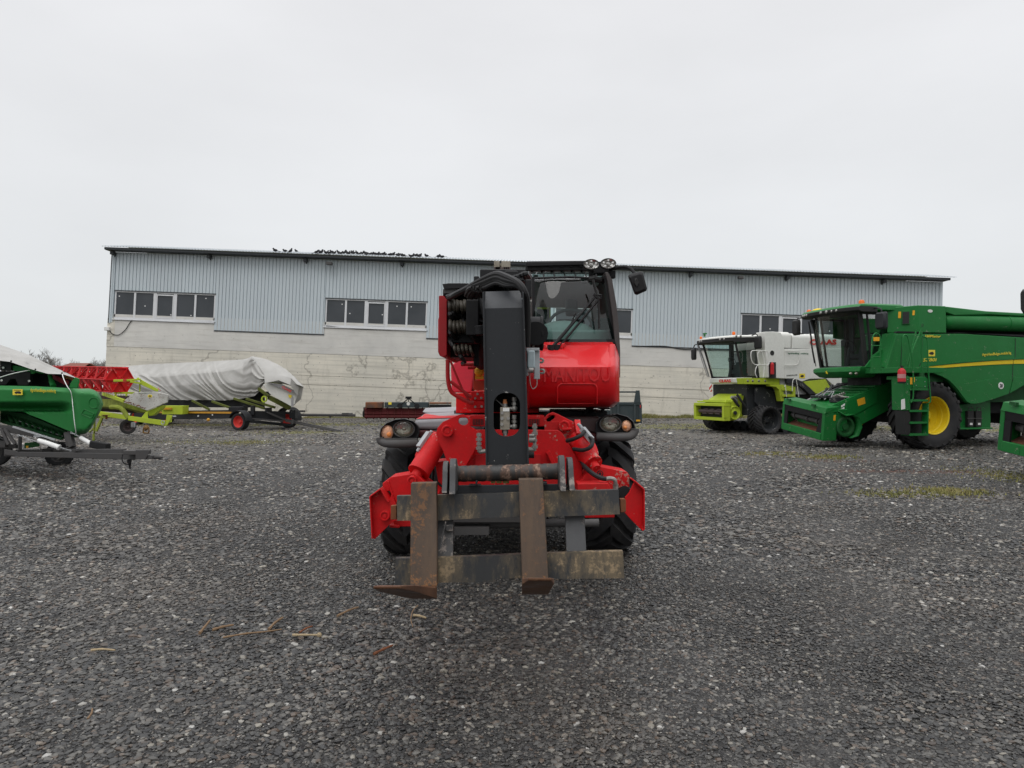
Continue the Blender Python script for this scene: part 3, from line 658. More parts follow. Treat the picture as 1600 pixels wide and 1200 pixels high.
# ================= FAR TREES, HOUSE =================
def baretree(h, seed):
    r = random.Random(seed); m = MB(); tr = MB()
    def br(mb, p, d, L, rad, lev):
        q = p+d*L; mb.cyl(p, q, rad, rad*.62, 5 if lev < 2 else 3)
        if lev >= 6: return
        for i in range(3 if lev < 4 else 4):
            nd_ = (d+V((r.uniform(-1, 1), r.uniform(-1, 1), r.uniform(-.25, .75)))*(.62 if lev < 2 else .85)).normalized()
            br(m, p+d*L*r.uniform(.55, 1), nd_, L*r.uniform(.6, .8), rad*.58, lev+1)
    br(tr, V((0, 0, 0)), V((0, 0, 1)), h*.26, h*.022, 0)
    return tr, m
trees = []
for i in range(3):
    T_ = thing('bare_tree', 'x', 'tree'); tr, cr_ = baretree(7, 11+i); tr.build('trunk', HAZY_BARK, T_); cr_.build('crown', HAZY_BARK, T_); trees.append(T_)
tp = [(59, .66, 118), (72, .82, 120), (84, .62, 125), (92, .55, 130), (101, .6, 126), (110, .5, 132), (120, .62, 122), (137, .66, 128), (147, .60, 126), (157, .72, 130), (166, .6, 132), (48, .7, 124), (30, .8, 120), (10, .8, 122)]
for i, (px, s, D) in enumerate(tp):
    o = trees[i] if i < 3 else copy_tree(trees[i % 3]); q = P(px, 610, D); s2 = s*2.25
    o.matrix_world = Matrix.Translation((q.x, D, 0)) @ Matrix.Rotation(i*1.3, 4, 'Z') @ Matrix.Scale(s2, 4)
    tag(o, 'leafless far tree on the skyline left of the shed, number unreadable among similar ones' if 0 else 'leafless greyish tree on the far skyline behind the left headers', 'tree', 'bare trees on the skyline')
trees[1]['label'] = 'broadest leafless tree on the far skyline, just above the grey tarpaulin slope'
a = P(99, 572, 110); H_ = thing('house', 'low far house with a dull red tiled roof behind the red reel', 'house', (a.x+1.8, 110, 0))
m = MB(); m.bb((a.x, 110, 0), (a.x+3.2, 113, a.z-.1)); m.build('wall', REND, H_)
m = MB(); m.prism([(a.x-.3, 109.7, a.z-.15), (a.x+3.4, 109.7, a.z-.15), (a.x+3.1, 111.4, a.z+.4), (a.x+.1, 111.4, a.z+.4)], (0, .1, .12)); m.prism([(a.x-.3, 113.3, a.z-.15), (a.x+3.4, 113.3, a.z-.15), (a.x+3.1, 111.6, a.z+.4), (a.x+.1, 111.6, a.z+.4)], (0, .1, .12)); m.build('roof', paint('old_tiles', (.20, .075, .055), .8, dirt=.3), H_)
# ================= GRASS AND WEEDS =================
def blades(n, fn, h0, h1, name, mat, label):
    r = random.Random(2); vs = []; fs = []
    for _ in range(n):
        x, y, k_ = fn(r); h_ = r.uniform(h0, h1)*k_; a = r.uniform(0, 6.28); w_ = .006+.012*h_/h1; b0 = len(vs); z = gz(x, y)
        lx, ly = cos(a)*h_*r.uniform(.1, .7), sin(a)*h_*r.uniform(.1, .7)
        vs += [(x-w_*sin(a), y+w_*cos(a), z), (x+w_*sin(a), y-w_*cos(a), z), (x+lx*.4, y+ly*.4, z+h_*.6), (x+lx, y+ly, z+h_)]; fs += [(b0, b0+1, b0+2), (b0+2, b0+1, b0+3)]
    m = MB(); me = bpy.data.meshes.new(name); me.from_pydata(vs, [], fs); me.materials.append(mat); o = bpy.data.objects.new(name, me); C.objects.link(o)
    tag(o, label, name.replace('_', ' '), kind='stuff'); return o
m, nt, b, o = newmat('grass_blades'); t = N(nt, 'ShaderNodeTexCoord').outputs['Object']
nt.links.new(ramp(nt, noi(nt, .8, 6, .7, vec=t), [(.3, (.12, .13, .035)), (.5, (.21, .20, .06)), (.65, (.27, .22, .10)), (.8, (.16, .10, .05))]), b.inputs['Base Color']); b.inputs['Roughness'].default_value = .8; GRM = m
def gfn(r):
    c, rx, ry, s = r.choice(G_E); return c.x+r.gauss(0, rx*.75), c.y+r.gauss(0, ry*.95), .6+.4*s
blades(16000, gfn, .02, .07, 'grass', GRM, 'thin yellow green grass growing in patches through the gravel')
def wfn(r):
    x = r.uniform(-26, 26); k_ = .5+.9*max(-.3, noise.noise(V((x*.35, 1, 5))))+.3*noise.noise(V((x*1.3, 4, 5)))
    if -12 < x < -4: k_ *= .6
    return x, 43.75-abs(r.gauss(0, .45)), k_*(1.1 if x > 3 else .75)
blades(38000, wfn, .12, .5, 'weeds', GRM, 'scrubby dry weeds along the foot of the concrete wall')
# dry stalks
def twig(pts, r, name='twig', mat=None, label='', grp='dry plant stalks lying on the gravel', knot=False):
    m = MB(); q = [onground(a, b_)+V((0, 0, .016+k_)) for a, b_, k_ in pts]; q = cr(q, 4); n_ = len(q); r = r*.92; m.tube(q, [r*(1-.35*i/n_)*(1+.18*sin(i*2.1)) for i in range(n_)], 7)
    if knot: m.sph(q[-1], r*2.1, 8, 5)
    solo(m, name, mat or WOOD, label, 'dry stalk', grp)
twig([(312, 993, .0), (320, 984, .005), (329, 974, .01)], .011, label='short grey stalk at the left end of the stalk litter')
twig([(332, 988, 0), (348, 984, .004), (365, 980, .0)], .011, mat=WOOD, label='short tan stalk with a ragged end beside the short grey one')
twig([(348, 1000, 0), (385, 995, .006), (412, 992, .004), (440, 987, .0)], .007, label='long thin brown stalk, longest of the litter')
twig([(420, 987, .0), (430, 978, .008), (442, 971, .012)], .011, label='stubby tan stalk leaning on the far end of the longest one')
twig([(468, 992, .0), (478, 987, .006), (488, 983, .004)], .008, mat=RUST, label='reddish brown stalk just behind the pale knobbed one')
twig([(457, 996, 0), (478, 996.5, .003), (499, 996, 0)], .009, mat=WOODL, label='straight pale stalk with a knob at its right end', knot=True)
twig([(527, 966, 0), (545, 958, .005), (560, 952, .0)], .010, label='dark brown stalk under the tip of the left fork')
twig([(584, 1026, 0), (600, 1019, .004), (614, 1012, .0)], .010, mat=RUST, label='thick reddish stalk lying alone right of the litter')
twig([(646, 965, .0), (655, 967, .006), (666, 969, .0)], .011, mat=WOODL, label='pale splintered stalk piece below the left fork')
twig([(653, 949, .0), (645, 960, .01), (642, 972, .006), (645, 983, 0)], .005, label='thin curved brown twig crossing the pale piece below the left fork')
twig([(142, 1020, .0), (160, 1019, .003), (180, 1020, .0)], .008, mat=WOODL, label='pale flat stalk lying alone at the lower left')
twig([(137, 1128, .0), (143, 1120, .003), (144, 1112, .0)], .006, label='small brown stub close to the lower left corner')
# ================= TELEHANDLER =================
TH = thing('telehandler', 'red rotating telehandler facing the camera with rusty pallet forks, standing mid yard', 'telehandler', (-.1, 7.5, 0))
def A(x, y, Y): return P(560+x/3.3333, 380+y/3.3333, Y)      # measured on an enlarged crop (upper half)
def B(x, y, Y): return P(560+x/3.3333, 620+y/3.3333, Y)      # lower half
def pl(F_, pts, Y): return [F_(x, y, Y) for x, y in pts]
def rr_(x0, y0, x1, y1, r, n=5):
    o = []
    for cx, cy, a0 in ((x1-r, y0+r, -90), (x1-r, y1-r, 0), (x0+r, y1-r, 90), (x0+r, y0+r, 180)):
        for i in range(n+1):
            a = radians(a0+90*i/n); o.append((cx+r*cos(a), cy+r*sin(a)))
    return o
def ell(cx, cy, rx, ry, n=24): return [(cx+rx*cos(2*pi*i/n), cy+ry*sin(2*pi*i/n)) for i in range(n)]
dY = lambda d: V((0, d, 0))
# wheels
LW = V((-1.05, 7.62, .535)); RW = V((.975, 7.62, .575))
wheel(TH, LW, (-1, 0, 0), .59, .48, .30, 13, HEAD, RUB, lh=.06, chev=.55, n=60, lugw=.33); wheel(TH, RW, (1, 0, 0), .59, .48, .30, 13, HEAD, RUB, lh=.06, chev=.55, n=60, lugw=.33)
wheel(TH, (-1.05, 10.5, .54), (-1, 0, 0), .59, .47, .30, 15, HEAD, RUB, lh=.05, chev=.6); wheel(TH, (.975, 10.5, .56), (1, 0, 0), .59, .47, .30, 15, HEAD, RUB, lh=.05, chev=.6)
# chassis
m = MB(); m.bb((-.75, 6.7, .62), (.62, 12.0, 1.14)); m.bb((-.45, 6.9, .42), (.35, 11.8, .62)); m.bb((-.9, 8.6, .95), (.8, 11.9, 1.22)); m.cyl((-.9, 7.62, .55), (.85, 7.62, .57), .13); m.cyl((-.9, 10.5, .55), (.85, 10.5, .57), .13)
m.build('chassis', BLACK, TH, .02)
m = MB(); m.cyl(B(500, 668, 6.5), B(1120, 655, 6.5), .035); m.bb((-.62, 6.35, .50), (.3, 6.6, .56)); m.bb((-.5, 6.3, .40), (-.2, 6.5, .46)); m.cyl(B(1170, 658, 5.6), B(1252, 656, 5.6), .03); m.build('axle_bar', BUMP, TH)
# hood parts left/right
m = MB(); m.hexa([A(290, 972, 7.0), A(660, 975, 7.0), A(640, 950, 11.4), A(345, 945, 11.4), A(292, 918, 7.0), A(660, 905, 7.0), A(600, 865, 11.4), A(350, 878, 11.4)]); m.build('engine_cover', LGREY, TH, .04)
m = MB(); m.hexa([A(370, 893, 9.9), A(590, 893, 9.9), A(590, 886, 11.6), A(365, 889, 11.6), A(330, 878, 9.9), A(570, 872, 9.9), A(562, 850, 11.6), A(345, 858, 11.6)]); m.build('engine_cover', LGREY, TH, .03)
m = MB(); m.hexa([A(300, 915, 7.03), A(600, 906, 7.03), A(600, 890, 9.6), A(340, 896, 9.6), A(322, 911, 7.05), A(600, 901, 7.05), A(600, 884, 9.6), A(345, 889, 9.6)]); m.build('cover_stripe', RED, TH)
m = MB(); m.hexa([A(1060, 985, 7.0), A(1255, 990, 7.0), A(1250, 950, 9.5), A(1040, 950, 9.5), A(1030, 905, 7.0), A(1262, 905, 7.0), A(1240, 885, 9.5), A(1000, 882, 9.5)]); m.build('fender', BROWNG, TH, .03)
m = MB(); m.hexa([A(290, 1015, 6.95), A(420, 1015, 6.95), A(420, 990, 9), A(300, 990, 9), A(290, 975, 6.95), A(440, 975, 6.95), A(440, 960, 9), A(300, 960, 9)]); m.hexa([A(1100, 1010, 6.9), A(1250, 1035, 6.9), A(1250, 1000, 9), A(1100, 1000, 9), A(1080, 985, 6.9), A(1250, 990, 6.9), A(1250, 975, 9), A(1080, 975, 9)])
m.build('inner_mudguard', paint('dark_red', (.07, .008, .01), .5, dirt=.4), TH, .02)
# front plates
Y0 = 6.15
def ring(F_, pts, Y, d, holes=()): m = MB(); m.prism(pl(F_, pts, Y), (0, d, 0), [pl(F_, h, Y) for h in holes]); return m
m = ring(A, [(508, 975), (560, 972), (668, 972), (880, 972), (1042, 975), (1062, 990), (1165, 1160), (1166, 1235), (1130, 1250), (1000, 1262), (520, 1262), (500, 1200)], Y0, .05)
m.prism(pl(B, [(400, 340), (520, 330), (520, 470), (455, 480), (415, 440)], Y0+.06), (0, .3, 0)); m.build('front_plate', RED, TH, .006)
for xa, xb, ya, yb, lean in ((612, 665, 1100, 1170, 14), (893, 945, 1100, 1160, -14)):
    m = MB(); m.prism(pl(A, [(xa, ya), (xb, ya), (xb, yb), (xa, yb)], Y0-.006), (0, .004, 0))
    for i in range(11):
        x = xa+(xb-xa)*i/10; m.bar(A(x+(lean if i < 5 and lean > 0 or i > 5 and lean < 0 else 0)*0, ya, Y0-.01), A(x, yb, Y0-.01), .009, .02, (0, 1, 0))
    m.build('grille', DREEL, TH)
m = MB()
for xa, xb in ((596, 658), (888, 955)):
    m.prism(pl(A, [(xa-18, 897), (xb+14, 897), (xb+14, 955), (xa-18, 955)], 6.7), (0, .25, 0))
m.build('cooling_cover', RED, TH, .01)
m = MB()
for xa, xb in ((596, 658), (888, 955)):
    k_ = int((xb-xa)/8.4)
    for i in range(k_): m.prism(pl(A, rr_(xa+i*8.4, 915, xa+i*8.4+4, 948, 1.9, 2), 6.694), (0, .01, 0))
m.build('cooling_slot', LBLK, TH)
m = ring(A, [(405, 990), (412, 962), (440, 930), (520, 895), (548, 893), (572, 906), (582, 930), (582, 955), (612, 972), (640, 1005), (600, 1090), (560, 1160), (470, 1160), (440, 1080), (415, 1030)], 6.02, .05, [ell(546, 927, 26, 22)])
m.prism(pl(A, [(424, 1010), (470, 1150), (560, 1160), (600, 1000)], 6.3), (0, .05, 0)); m.build('stabiliser_bracket', RED, TH, .006)
m = ring(A, [(965, 915), (985, 892), (1010, 880), (1035, 888), (1120, 930), (1150, 960), (1180, 1060), (1172, 1110), (1100, 1110), (1020, 1000), (972, 985)], 6.28, .05, [[(982, 930), (978, 918), (1005, 896), (1022, 897), (1024, 908), (1000, 930)]])
m.prism(pl(A, [(1060, 962), (1110, 962), (1114, 972), (1062, 976)], 6.2), (0, .08, 0)); m.build('stabiliser_bracket', RED, TH, .006)
m = MB()
for F_, x, y, r, Y in ((A, 463, 978, 31, 5.98), (A, 1072, 952, 29, 6.24), (B, 279, 437, 24, 5.84), (B, 137, 620, 26, 5.80)):
    c = F_(x, y, Y); R_ = (F_(x+r, y, Y)-c).length; m.lathe(c+dY(.05), (0, -1, 0), [(0, R_), (.055, R_), (.06, R_*.92), (.06, R_*.72), (.05, R_*.68), (.05, R_*.4), (.058, R_*.36), (.058, .001)], 28)
m.build('pivot_pin', RED, TH)
m = MB()
for x, y, r in ((1258, 400, 17), (1405, 570, 14)):
    c = B(x, y, 6.0); R_ = (B(x+r, y, 6.0)-c).length; m.lathe(c, (0, -1, 0), [(0, R_*1.0), (.012, R_), (.012, R_*.75), (0, R_*.75)], 20); m.cyl(c, c-dY(.015), R_*.4)
m.build('grease_fitting', BLACK, TH)
# gusset ribs on front plate
m = MB()
for a, b_ in (((560, 1095), (540, 1168)), ((988, 1085), (1018, 1150))): m.bar(A(*a, Y0-.05), A(*b_, Y0-.05), .035, .09, (0, 1, 0))
m.build('gusset', RED, TH, .004)
# stabiliser cylinders
def scyl(a, b_, Ya, Yb, r, nm='stabiliser_cylinder'):
    m = MB(); p = B(*a, Ya); q = B(*b_, Yb); d = (q-p); m.lathe(p, d, [(0, .001), (.0, r*.9), (.03, r), (d.length-.03, r), (d.length-.02, r*1.03), (d.length, r*1.03), (d.length, r*.5), (d.length+.06, r*.5), (d.length+.06, .001)], 28)
    return m
m = scyl((425, 215), (312, 395), 6.24, 6.02, .092); m.tube([B(375, 215, 6.2), B(330, 270, 6.14), B(306, 305, 6.1), B(318, 330, 6.1)], .018, 8, 4); m.bar(B(395, 190, 6.25), B(350, 255, 6.18), .05, .06); m.build('stabiliser_cylinder', RED, TH)
m = scyl((1130, 215), (1222, 352), 6.3, 6.05, .082); m.tube([B(1218, 235, 6.2), B(1238, 280, 6.14), B(1240, 310, 6.1), B(1225, 318, 6.1)], .016, 8, 4); m.bar(B(1138, 128, 6.3), B(1150, 200, 6.2), .05, .05); m.bar(B(1150, 170, 6.26), B(1235, 300, 6.1), .035, .04); m.build('stabiliser_cylinder', RED, TH)
m = MB(); m.bar(B(372, 190, 6.2), B(318, 268, 6.12), .05, .06); m.cyl(B(385, 178, 6.2), B(372, 192, 6.2), .016); m.cyl(B(318, 268, 6.1), B(308, 285, 6.1), .016)
m.bar(B(1165, 165, 6.15), B(1215, 225, 6.1), .045, .05); m.cyl(B(1150, 145, 6.15), B(1165, 168, 6.15), .016); m.cyl(B(1206, 225, 6.1), B(1222, 248, 6.1), .018); m.cyl(B(1150, 150, 6.15), B(1142, 140, 6.15), .012); m.build('lock_valve', GALV, TH, .005)
# stabiliser legs + feet
m = MB(); m.prism(pl(B, [(125, 450), (165, 420), (290, 400), (318, 415), (360, 455), (420, 500), (420, 560), (230, 600), (200, 560), (165, 490), (130, 500)], 5.95), (0, .3, 0)); m.prism(pl(B, [(180, 645), (420, 640), (420, 675), (185, 678)], 6.0), (0, .2, 0)); m.prism(pl(B, [(160, 668), (212, 672), (212, 685), (160, 682)], 5.95), (0, .2, 0)); m.prism(pl(B, [(148, 440), (158, 436), (196, 560), (186, 566)], 5.935), (0, .02, 0)); m.build('stabiliser_leg', RED, TH, .008)
m = MB(); m.prism(pl(B, [(58, 520), (112, 480), (118, 486), (138, 520), (155, 548), (172, 512), (190, 552), (202, 580), (200, 640), (160, 668), (128, 700), (85, 742), (68, 735)], 5.85), (0, .035, 0)); m.prism(pl(B, [(56, 520), (62, 515), (74, 738), (68, 742)], 5.78), (0, .16, 0)); m.prism(pl(B, [(60, 515), (110, 478), (114, 486), (64, 522)], 5.78), (0, .24, 0)); m.prism(pl(B, [(112, 484), (118, 482), (158, 548), (152, 552)], 5.8), (0, .2, 0)); m.build('stabiliser_foot', RED, TH, .004)
m = MB(); m.prism(pl(B, [(1165, 430), (1185, 400), (1245, 362), (1400, 392), (1412, 410), (1412, 472), (1345, 476), (1300, 500), (1200, 500), (1120, 470)], 6.02), (0, .3, 0)); m.prism(pl(B, [(1140, 452), (1302, 450), (1315, 478), (1316, 492), (1140, 500)], 5.8), (0, .2, 0)); m.prism(pl(B, [(1180, 600), (1335, 598), (1335, 630), (1180, 632)], 6.0), (0, .2, 0)); m.prism(pl(B, [(1372, 402), (1382, 398), (1352, 474), (1342, 474)], 6.005), (0, .02, 0)); m.build('stabiliser_leg', RED, TH, .008)
m = MB(); m.prism(pl(B, [(1390, 525), (1412, 500), (1440, 440), (1478, 470), (1488, 482), (1490, 600), (1490, 690), (1478, 698), (1470, 690), (1420, 640), (1388, 604)], 5.85), (0, .035, 0)); m.prism(pl(B, [(1486, 480), (1492, 484), (1493, 692), (1480, 700), (1476, 694), (1486, 688)], 5.79), (0, .16, 0)); m.prism(pl(B, [(1436, 441), (1442, 436), (1492, 480), (1486, 486)], 5.79), (0, .24, 0)); m.build('stabiliser_foot', RED, TH, .004)
m = MB(); m.prism(pl(B, [(1360, 480), (1420, 480), (1410, 505), (1370, 525)], 6.05), (0, .2, 0)); m.cyl(B(1385, 495, 6.0), B(1385, 495, 6.4), .05); m.prism(pl(B, [(150, 505), (180, 505), (165, 520)], 6.0), (0, .1, 0)); m.build('stabiliser_pivot', BLACK, TH)
# front hoses of the stabilisers
m = MB(); m.tube([A(1085, 1030, 6.1), A(1120, 1020, 6.05), A(1160, 1000, 6.05), A(1178, 980, 6.1)], .017, 8, 6); m.tube([A(1120, 1072, 6.1), A(1170, 1078, 6.02), A(1210, 1060, 6.0), A(1220, 1030, 6.05), A(1205, 1010, 6.1)], .017, 8, 6)
m.tube([A(1160, 1130, 6.12), A(1180, 1165, 6.0), A(1220, 1200, 5.9), A(1260, 1222, 5.85), A(1290, 1228, 5.85)], .019, 8, 6); m.tube([B(365, 330, 6.3), B(390, 380, 6.35), B(385, 440, 6.4)], .012, 6, 4); m.build('hydraulic_hose', HOSE, TH)
m = MB(); m.tube([B(1288, 428, 5.85), B(1310, 425, 5.85), B(1335, 435, 5.85), B(1340, 478, 5.87)], .017, 8, 4); m.cyl(B(1338, 455, 5.87), B(1340, 478, 5.87), .024, n=6)
for (x, ys_) in ((628, (988, 1080)), (918, (940, 1080))):
    m.cyl(A(x, ys_[0], 5.95), A(x, ys_[1], 5.95), .015); 
    for k_ in range(4):
        yy = ys_[0]+(ys_[1]-ys_[0])*(k_+.5)/4; m.cyl(A(x, yy-8, 5.95), A(x, yy+6, 5.95), .025 if k_ % 2 else .021, n=6)
m.tube([A(628, 1078, 5.95), A(635, 1086, 5.95), A(662, 1082, 5.95)], .018, 8, 2); m.tube([A(918, 1072, 5.95), A(905, 1074, 5.95), A(885, 1074, 5.95)], .02, 8, 2); m.cyl(A(888, 1025, 5.9), A(920, 1025, 5.9), .022); m.cyl(A(890, 1002, 5.9), A(915, 1002, 5.9), .014); m.build('hydraulic_fitting', STEEL, TH)
m = MB(); m.cyl(A(885, 1103, 5.8), A(915, 1103, 5.8), .025); m.build('stop_pin', BLACK, TH)
# headlamps
for sgn, hx, hy, ix, iy, out_ in ((-1, 237, 968, 149, 985, [(112, 1000), (118, 965), (145, 938), (190, 920), (240, 915), (285, 928), (308, 950), (316, 985), (306, 1015), (304, 1030), (140, 1030), (118, 1020)]),
                                (1, 1312, 940, 1397, 951, [(1236, 985), (1240, 935), (1262, 908), (1300, 894), (1350, 890), (1400, 903), (1430, 928), (1440, 960), (1438, 990), (1430, 1005), (1300, 1000), (1248, 1000)])):
    m = MB(); cx = sum(p[0] for p in out_)/12; cy = sum(p[1] for p in out_)/12
    def sc(k_, Y, dy=0): return [A(cx+(x-cx)*k_, cy+(y-cy)*k_+dy, Y) for x, y in out_]
    m.loft([sc(.95, 6.83), sc(1.0, 6.80), sc(1.04, 6.84), sc(1.03, 7.05), sc(.97, 7.4)], cap=False); m.add(sc(.97, 7.4), [tuple(range(12))])
    hs = m.build('headlamp', HEAD, TH, label='black headlamp pod with amber corner indicator')
    m = MB(); m.add(sc(.97, 6.86), [tuple(range(12))]); m.build('pod_recess', BLACK, hs)
    c = A(hx, hy, 6.84); rx = (A(hx+54, hy, 6.84)-c).x; rz_ = rx*.76
    m = MB(); m.loft([[c+V((rx*k_*cos(a), dy_, rz_*k_*sin(a))) for a in [2*pi*i/28 for i in range(28)]] for k_, dy_ in ((1.08, .0), (1.06, -.02), (.98, -.02), (.97, .0))], cap=False); m.build('lamp_ring', BUMP, hs)
    m = MB(); m.loft([[c+V((rx*k_*cos(a), dy_, rz_*k_*sin(a))) for a in [2*pi*i/28 for i in range(28)]] for k_, dy_ in ((.99, -.008), (.8, .0), (.45, .012), (.2, .015), (.12, -.004), (.02, -.006))], cap=False); m.build('reflector', LENS, hs)
    m = MB(); m.sph(c-V((0, .004, 0)), (rx*.98, .02, rz_*.98), 24, 8); m.build('lens', G_LENS, hs)
    c = A(ix, iy, 6.845); ri = (A(ix+33, iy, 6.8)-c).x
    m = MB(); m.sph(c, (ri*.92, .025, ri*1.05), 20, 8); m.build('indicator', AMB, hs)
    m = MB(); m.sph(c+V((sgn*-.3*ri, -.012, -.25*ri)), (ri*.4, .02, ri*.4), 12, 6); m.build('indicator_bulb', BULB, hs)
    # bumper tube
    pts = [(-100, 0), (-95, 18), (-70, 30), (-20, 33), (40, 33), (92, 30)] if sgn < 0 else [(-92, 26), (-30, 28), (30, 28), (75, 22), (98, 0), (100, -18)]
    oy = 1012 if sgn < 0 else 983; ox = 212 if sgn < 0 else 1340
    m = MB(); q = cr([A(ox+x, oy+y, 6.74+.0008*abs(x)) for x, y in pts], 5); m.tube(q, .038, 12)
    m.prism(pl(A, [(ox-85 if sgn < 0 else ox-98, oy+4), (ox+95 if sgn < 0 else ox+80, oy+4), (ox+95 if sgn < 0 else ox+80, oy+34), (ox-70 if sgn < 0 else ox-98, oy+34)], 6.80), (0, .06, 0)); m.build('bumper', BUMP, TH, .008)
# turntable & superstructure
m = MB(); m.cyl((-.1, 9.0, 1.18), (-.1, 9.0, 1.40), .62, n=40); m.cyl(A(610, 865, 8.3), A(610, 835, 8.3), .22, n=24); m.build('turntable', BLACK, TH)
m = MB(); m.bb((-.62, 8.0, 1.40), (.30, 10.6, 1.62)); m.bb((-.42, 8.2, 1.62), (-.02, 10.6, 2.45)); m.bb((.13, 7.4, 1.45), (.17, 10.3, 2.5)); m.build('turret_frame', RED, TH, .01)
m = MB(); m.prism(pl(A, [(480, 640), (520, 605), (604, 605), (604, 670), (590, 780), (486, 778)], 8.2), (0, .6, 0)); m.build('side_cover', paint('faded_red_cover', (.62, .035, .06), .35, dirt=.15), TH, .02)
m = MB(); tb = [A(465, 605, 7.6), A(466, 700, 7.6), A(480, 768, 7.6), A(520, 800, 7.6), A(575, 828, 7.6), A(600, 832, 7.6)]; m.tube(tb, .022, 8, 5)
m.tube([A(478, 610, 7.6), A(540, 760, 7.6), A(580, 825, 7.6)], .012); m.tube([A(480, 720, 7.6), A(590, 805, 7.6)], .018); m.tube([A(535, 632, 7.5), A(655, 628, 7.5)], .018); m.tube([A(570, 650, 7.5), A(640, 648, 7.5)], .015); m.tube([A(605, 605, 7.6), A(602, 760, 7.6)], .014); m.build('guard_rail', paint('dark_red_rail', (.30, .01, .012), .4, dirt=.3), TH)
m = MB(); m.bb(A(560, 862, 7.7), A(662, 820, 7.9)); m.bb(A(585, 820, 7.7), A(662, 770, 7.9)); m.build('turret_bracket', RED, TH, .01)
m = MB()
for x, y in ((608, 808), (640, 806), (608, 852), (642, 850), (620, 785)): m.cyl(A(x, y, 7.71), A(x, y, 7.68), .014, n=6)
m.build('bracket_bolt', STEEL, TH)
m = MB(); m.bb(A(608, 708, 7.3), A(655, 690, 7.5)); m.sph(A(630, 668, 7.3), (.05, .05, .05)); m.build('swivel_joint', ORG, TH)
m = MB(); m.bb(A(600, 765, 7.45), A(660, 715, 7.6)); m.build('rusty_block', ORED, TH)
# boom
m = MB(); m.hexa([A(650, 560, 5.35), A(850, 560, 5.35), V((.17, 11.5, 2.30)), V((-.24, 11.5, 2.30)), A(650, 262, 5.35), A(850, 262, 5.35), V((.17, 11.5, 2.86)), V((-.24, 11.5, 2.86))]); m.build('boom', BLACK, TH, .02)
m = MB(); m.bb(A(885, 850, 7.3), A(898, 275, 7.3)+V((0, 2.0, 0))); m.build('boom_side', RED, TH)
# valve block and hose bundles on the boom's left
m = MB(); m.prism(pl(A, [(418, 272), (444, 272), (462, 296), (462, 585), (445, 594), (424, 588), (414, 565), (414, 400), (418, 385)], 6.0), (0, 1.3, 0)); m.build('side_guard', paint('deep_red_guard', (.30, .006, .010), .38, dirt=.25), TH, .01)
m = MB(); m.bb(A(458, 595, 6.35), A(655, 300, 7.2)); m.bb(A(600, 640, 6.2), A(655, 260, 7.3)); m.bb(A(462, 420, 6.05), A(560, 360, 6.4)); m.bb(A(470, 520, 6.05), A(640, 470, 6.4)); m.bb(A(560, 480, 5.9), A(640, 330, 6.4)); m.cyl(A(640, 480, 5.9), A(640, 430, 5.9), .06)
m.build('valve_manifold', BLACK, TH, .01)
m = MB(); m.prism(pl(A, [(437, 212), (470, 208), (570, 208), (585, 214), (585, 232), (445, 238)], 6.0), (0, .9, 0)); m.prism(pl(A, [(440, 240), (560, 236), (540, 262), (440, 275)], 6.05), (0, .8, 0)); m.build('manifold_lid', BLACK, TH, .01)
m = MB(); m.bb(A(440, 260, 6.02), A(520, 240, 6.03)); m.build('lid_edge', BUMP, TH)
m = MB(); rh = random.Random(4)
for row, (y, ln, x0_, n_) in enumerate(((305, 60, 475, 6), (408, 62, 478, 6), (535, 46, 497, 5))):
    for i in range(n_):
        x = x0_+i*(19 if row == 0 else 18.5 if row == 1 else 21); dx = rh.uniform(2, 13); yy = y+rh.uniform(-4, 4)
        m.tube([A(x, yy+6, 6.12), A(x+1, yy, 5.98), A(x+dx*.4, yy+ln*.4, 5.92), A(x+dx, yy+ln*.8, 5.96), A(x+dx+4, yy+ln, 6.1)], .017 if row < 2 else .013, 8, 4)
m.build('hydraulic_line', HOSEG, TH)
m = MB()
for i in range(16):
    x = 462+rh.uniform(0, 150); y = 320+rh.uniform(0, 250); m.tube([A(x, y, 6.1), A(x+rh.uniform(-20, 20), y+30, 5.95), A(x+rh.uniform(-10, 40), y+60, 6.0), A(x+rh.uniform(0, 60), y+70, 6.15)], .016, 7, 4)
for i, (a, b_, c_) in enumerate(((158, 168, 0), (176, 186, 10), (190, 205, -6), (205, 215, 16))):
    m.tube([A(470+c_, 285-i*4, 5.95), A(500, 270-i*2, 5.8), A(570, 232+i*3, 5.6), A(650, a+30, 5.4), A(720, a+3, 5.25), A(770, b_+6, 5.15), A(830, 205+i*6, 5.05), A(862, 245+i*6, 5.02), A(876+i, 300, 5.05), A(878+i, 420, 5.1), A(876+i, 540, 5.15)], .024 if i < 2 else .018, 9, 5)
for i in range(22):
    x = 560+i*13; y = 250-i*3.5+rh.uniform(-12, 18); m.tube([A(x, y+30, 5.7), A(x+15, y, 5.45), A(x+40, y-8, 5.4), A(x+60, y+24, 5.6)], .018, 7, 3)
m.build('hydraulic_hose', HOSE, TH)
m = MB(); m.box(A(755, 215, 6.0), (.36, .7, .14)); m.box(A(795, 192, 5.6), (.10, .3, .10)); m.box(A(885, 240, 5.4), (.05, .08, .14)); m.box(A(818, 178, 5.6), (.05, .03, .02)); m.build('boom_tip_guard', BLACK, TH, .01)
m = MB(); m.bb(A(706, 136, 6.6), A(738, 122, 6.9)); m.bb(A(744, 136, 6.6), A(792, 122, 6.9)); m.bb(A(722, 122, 6.7), A(780, 116, 6.8)); m.build('chain_block', VALVE, TH, .004)
m = MB()
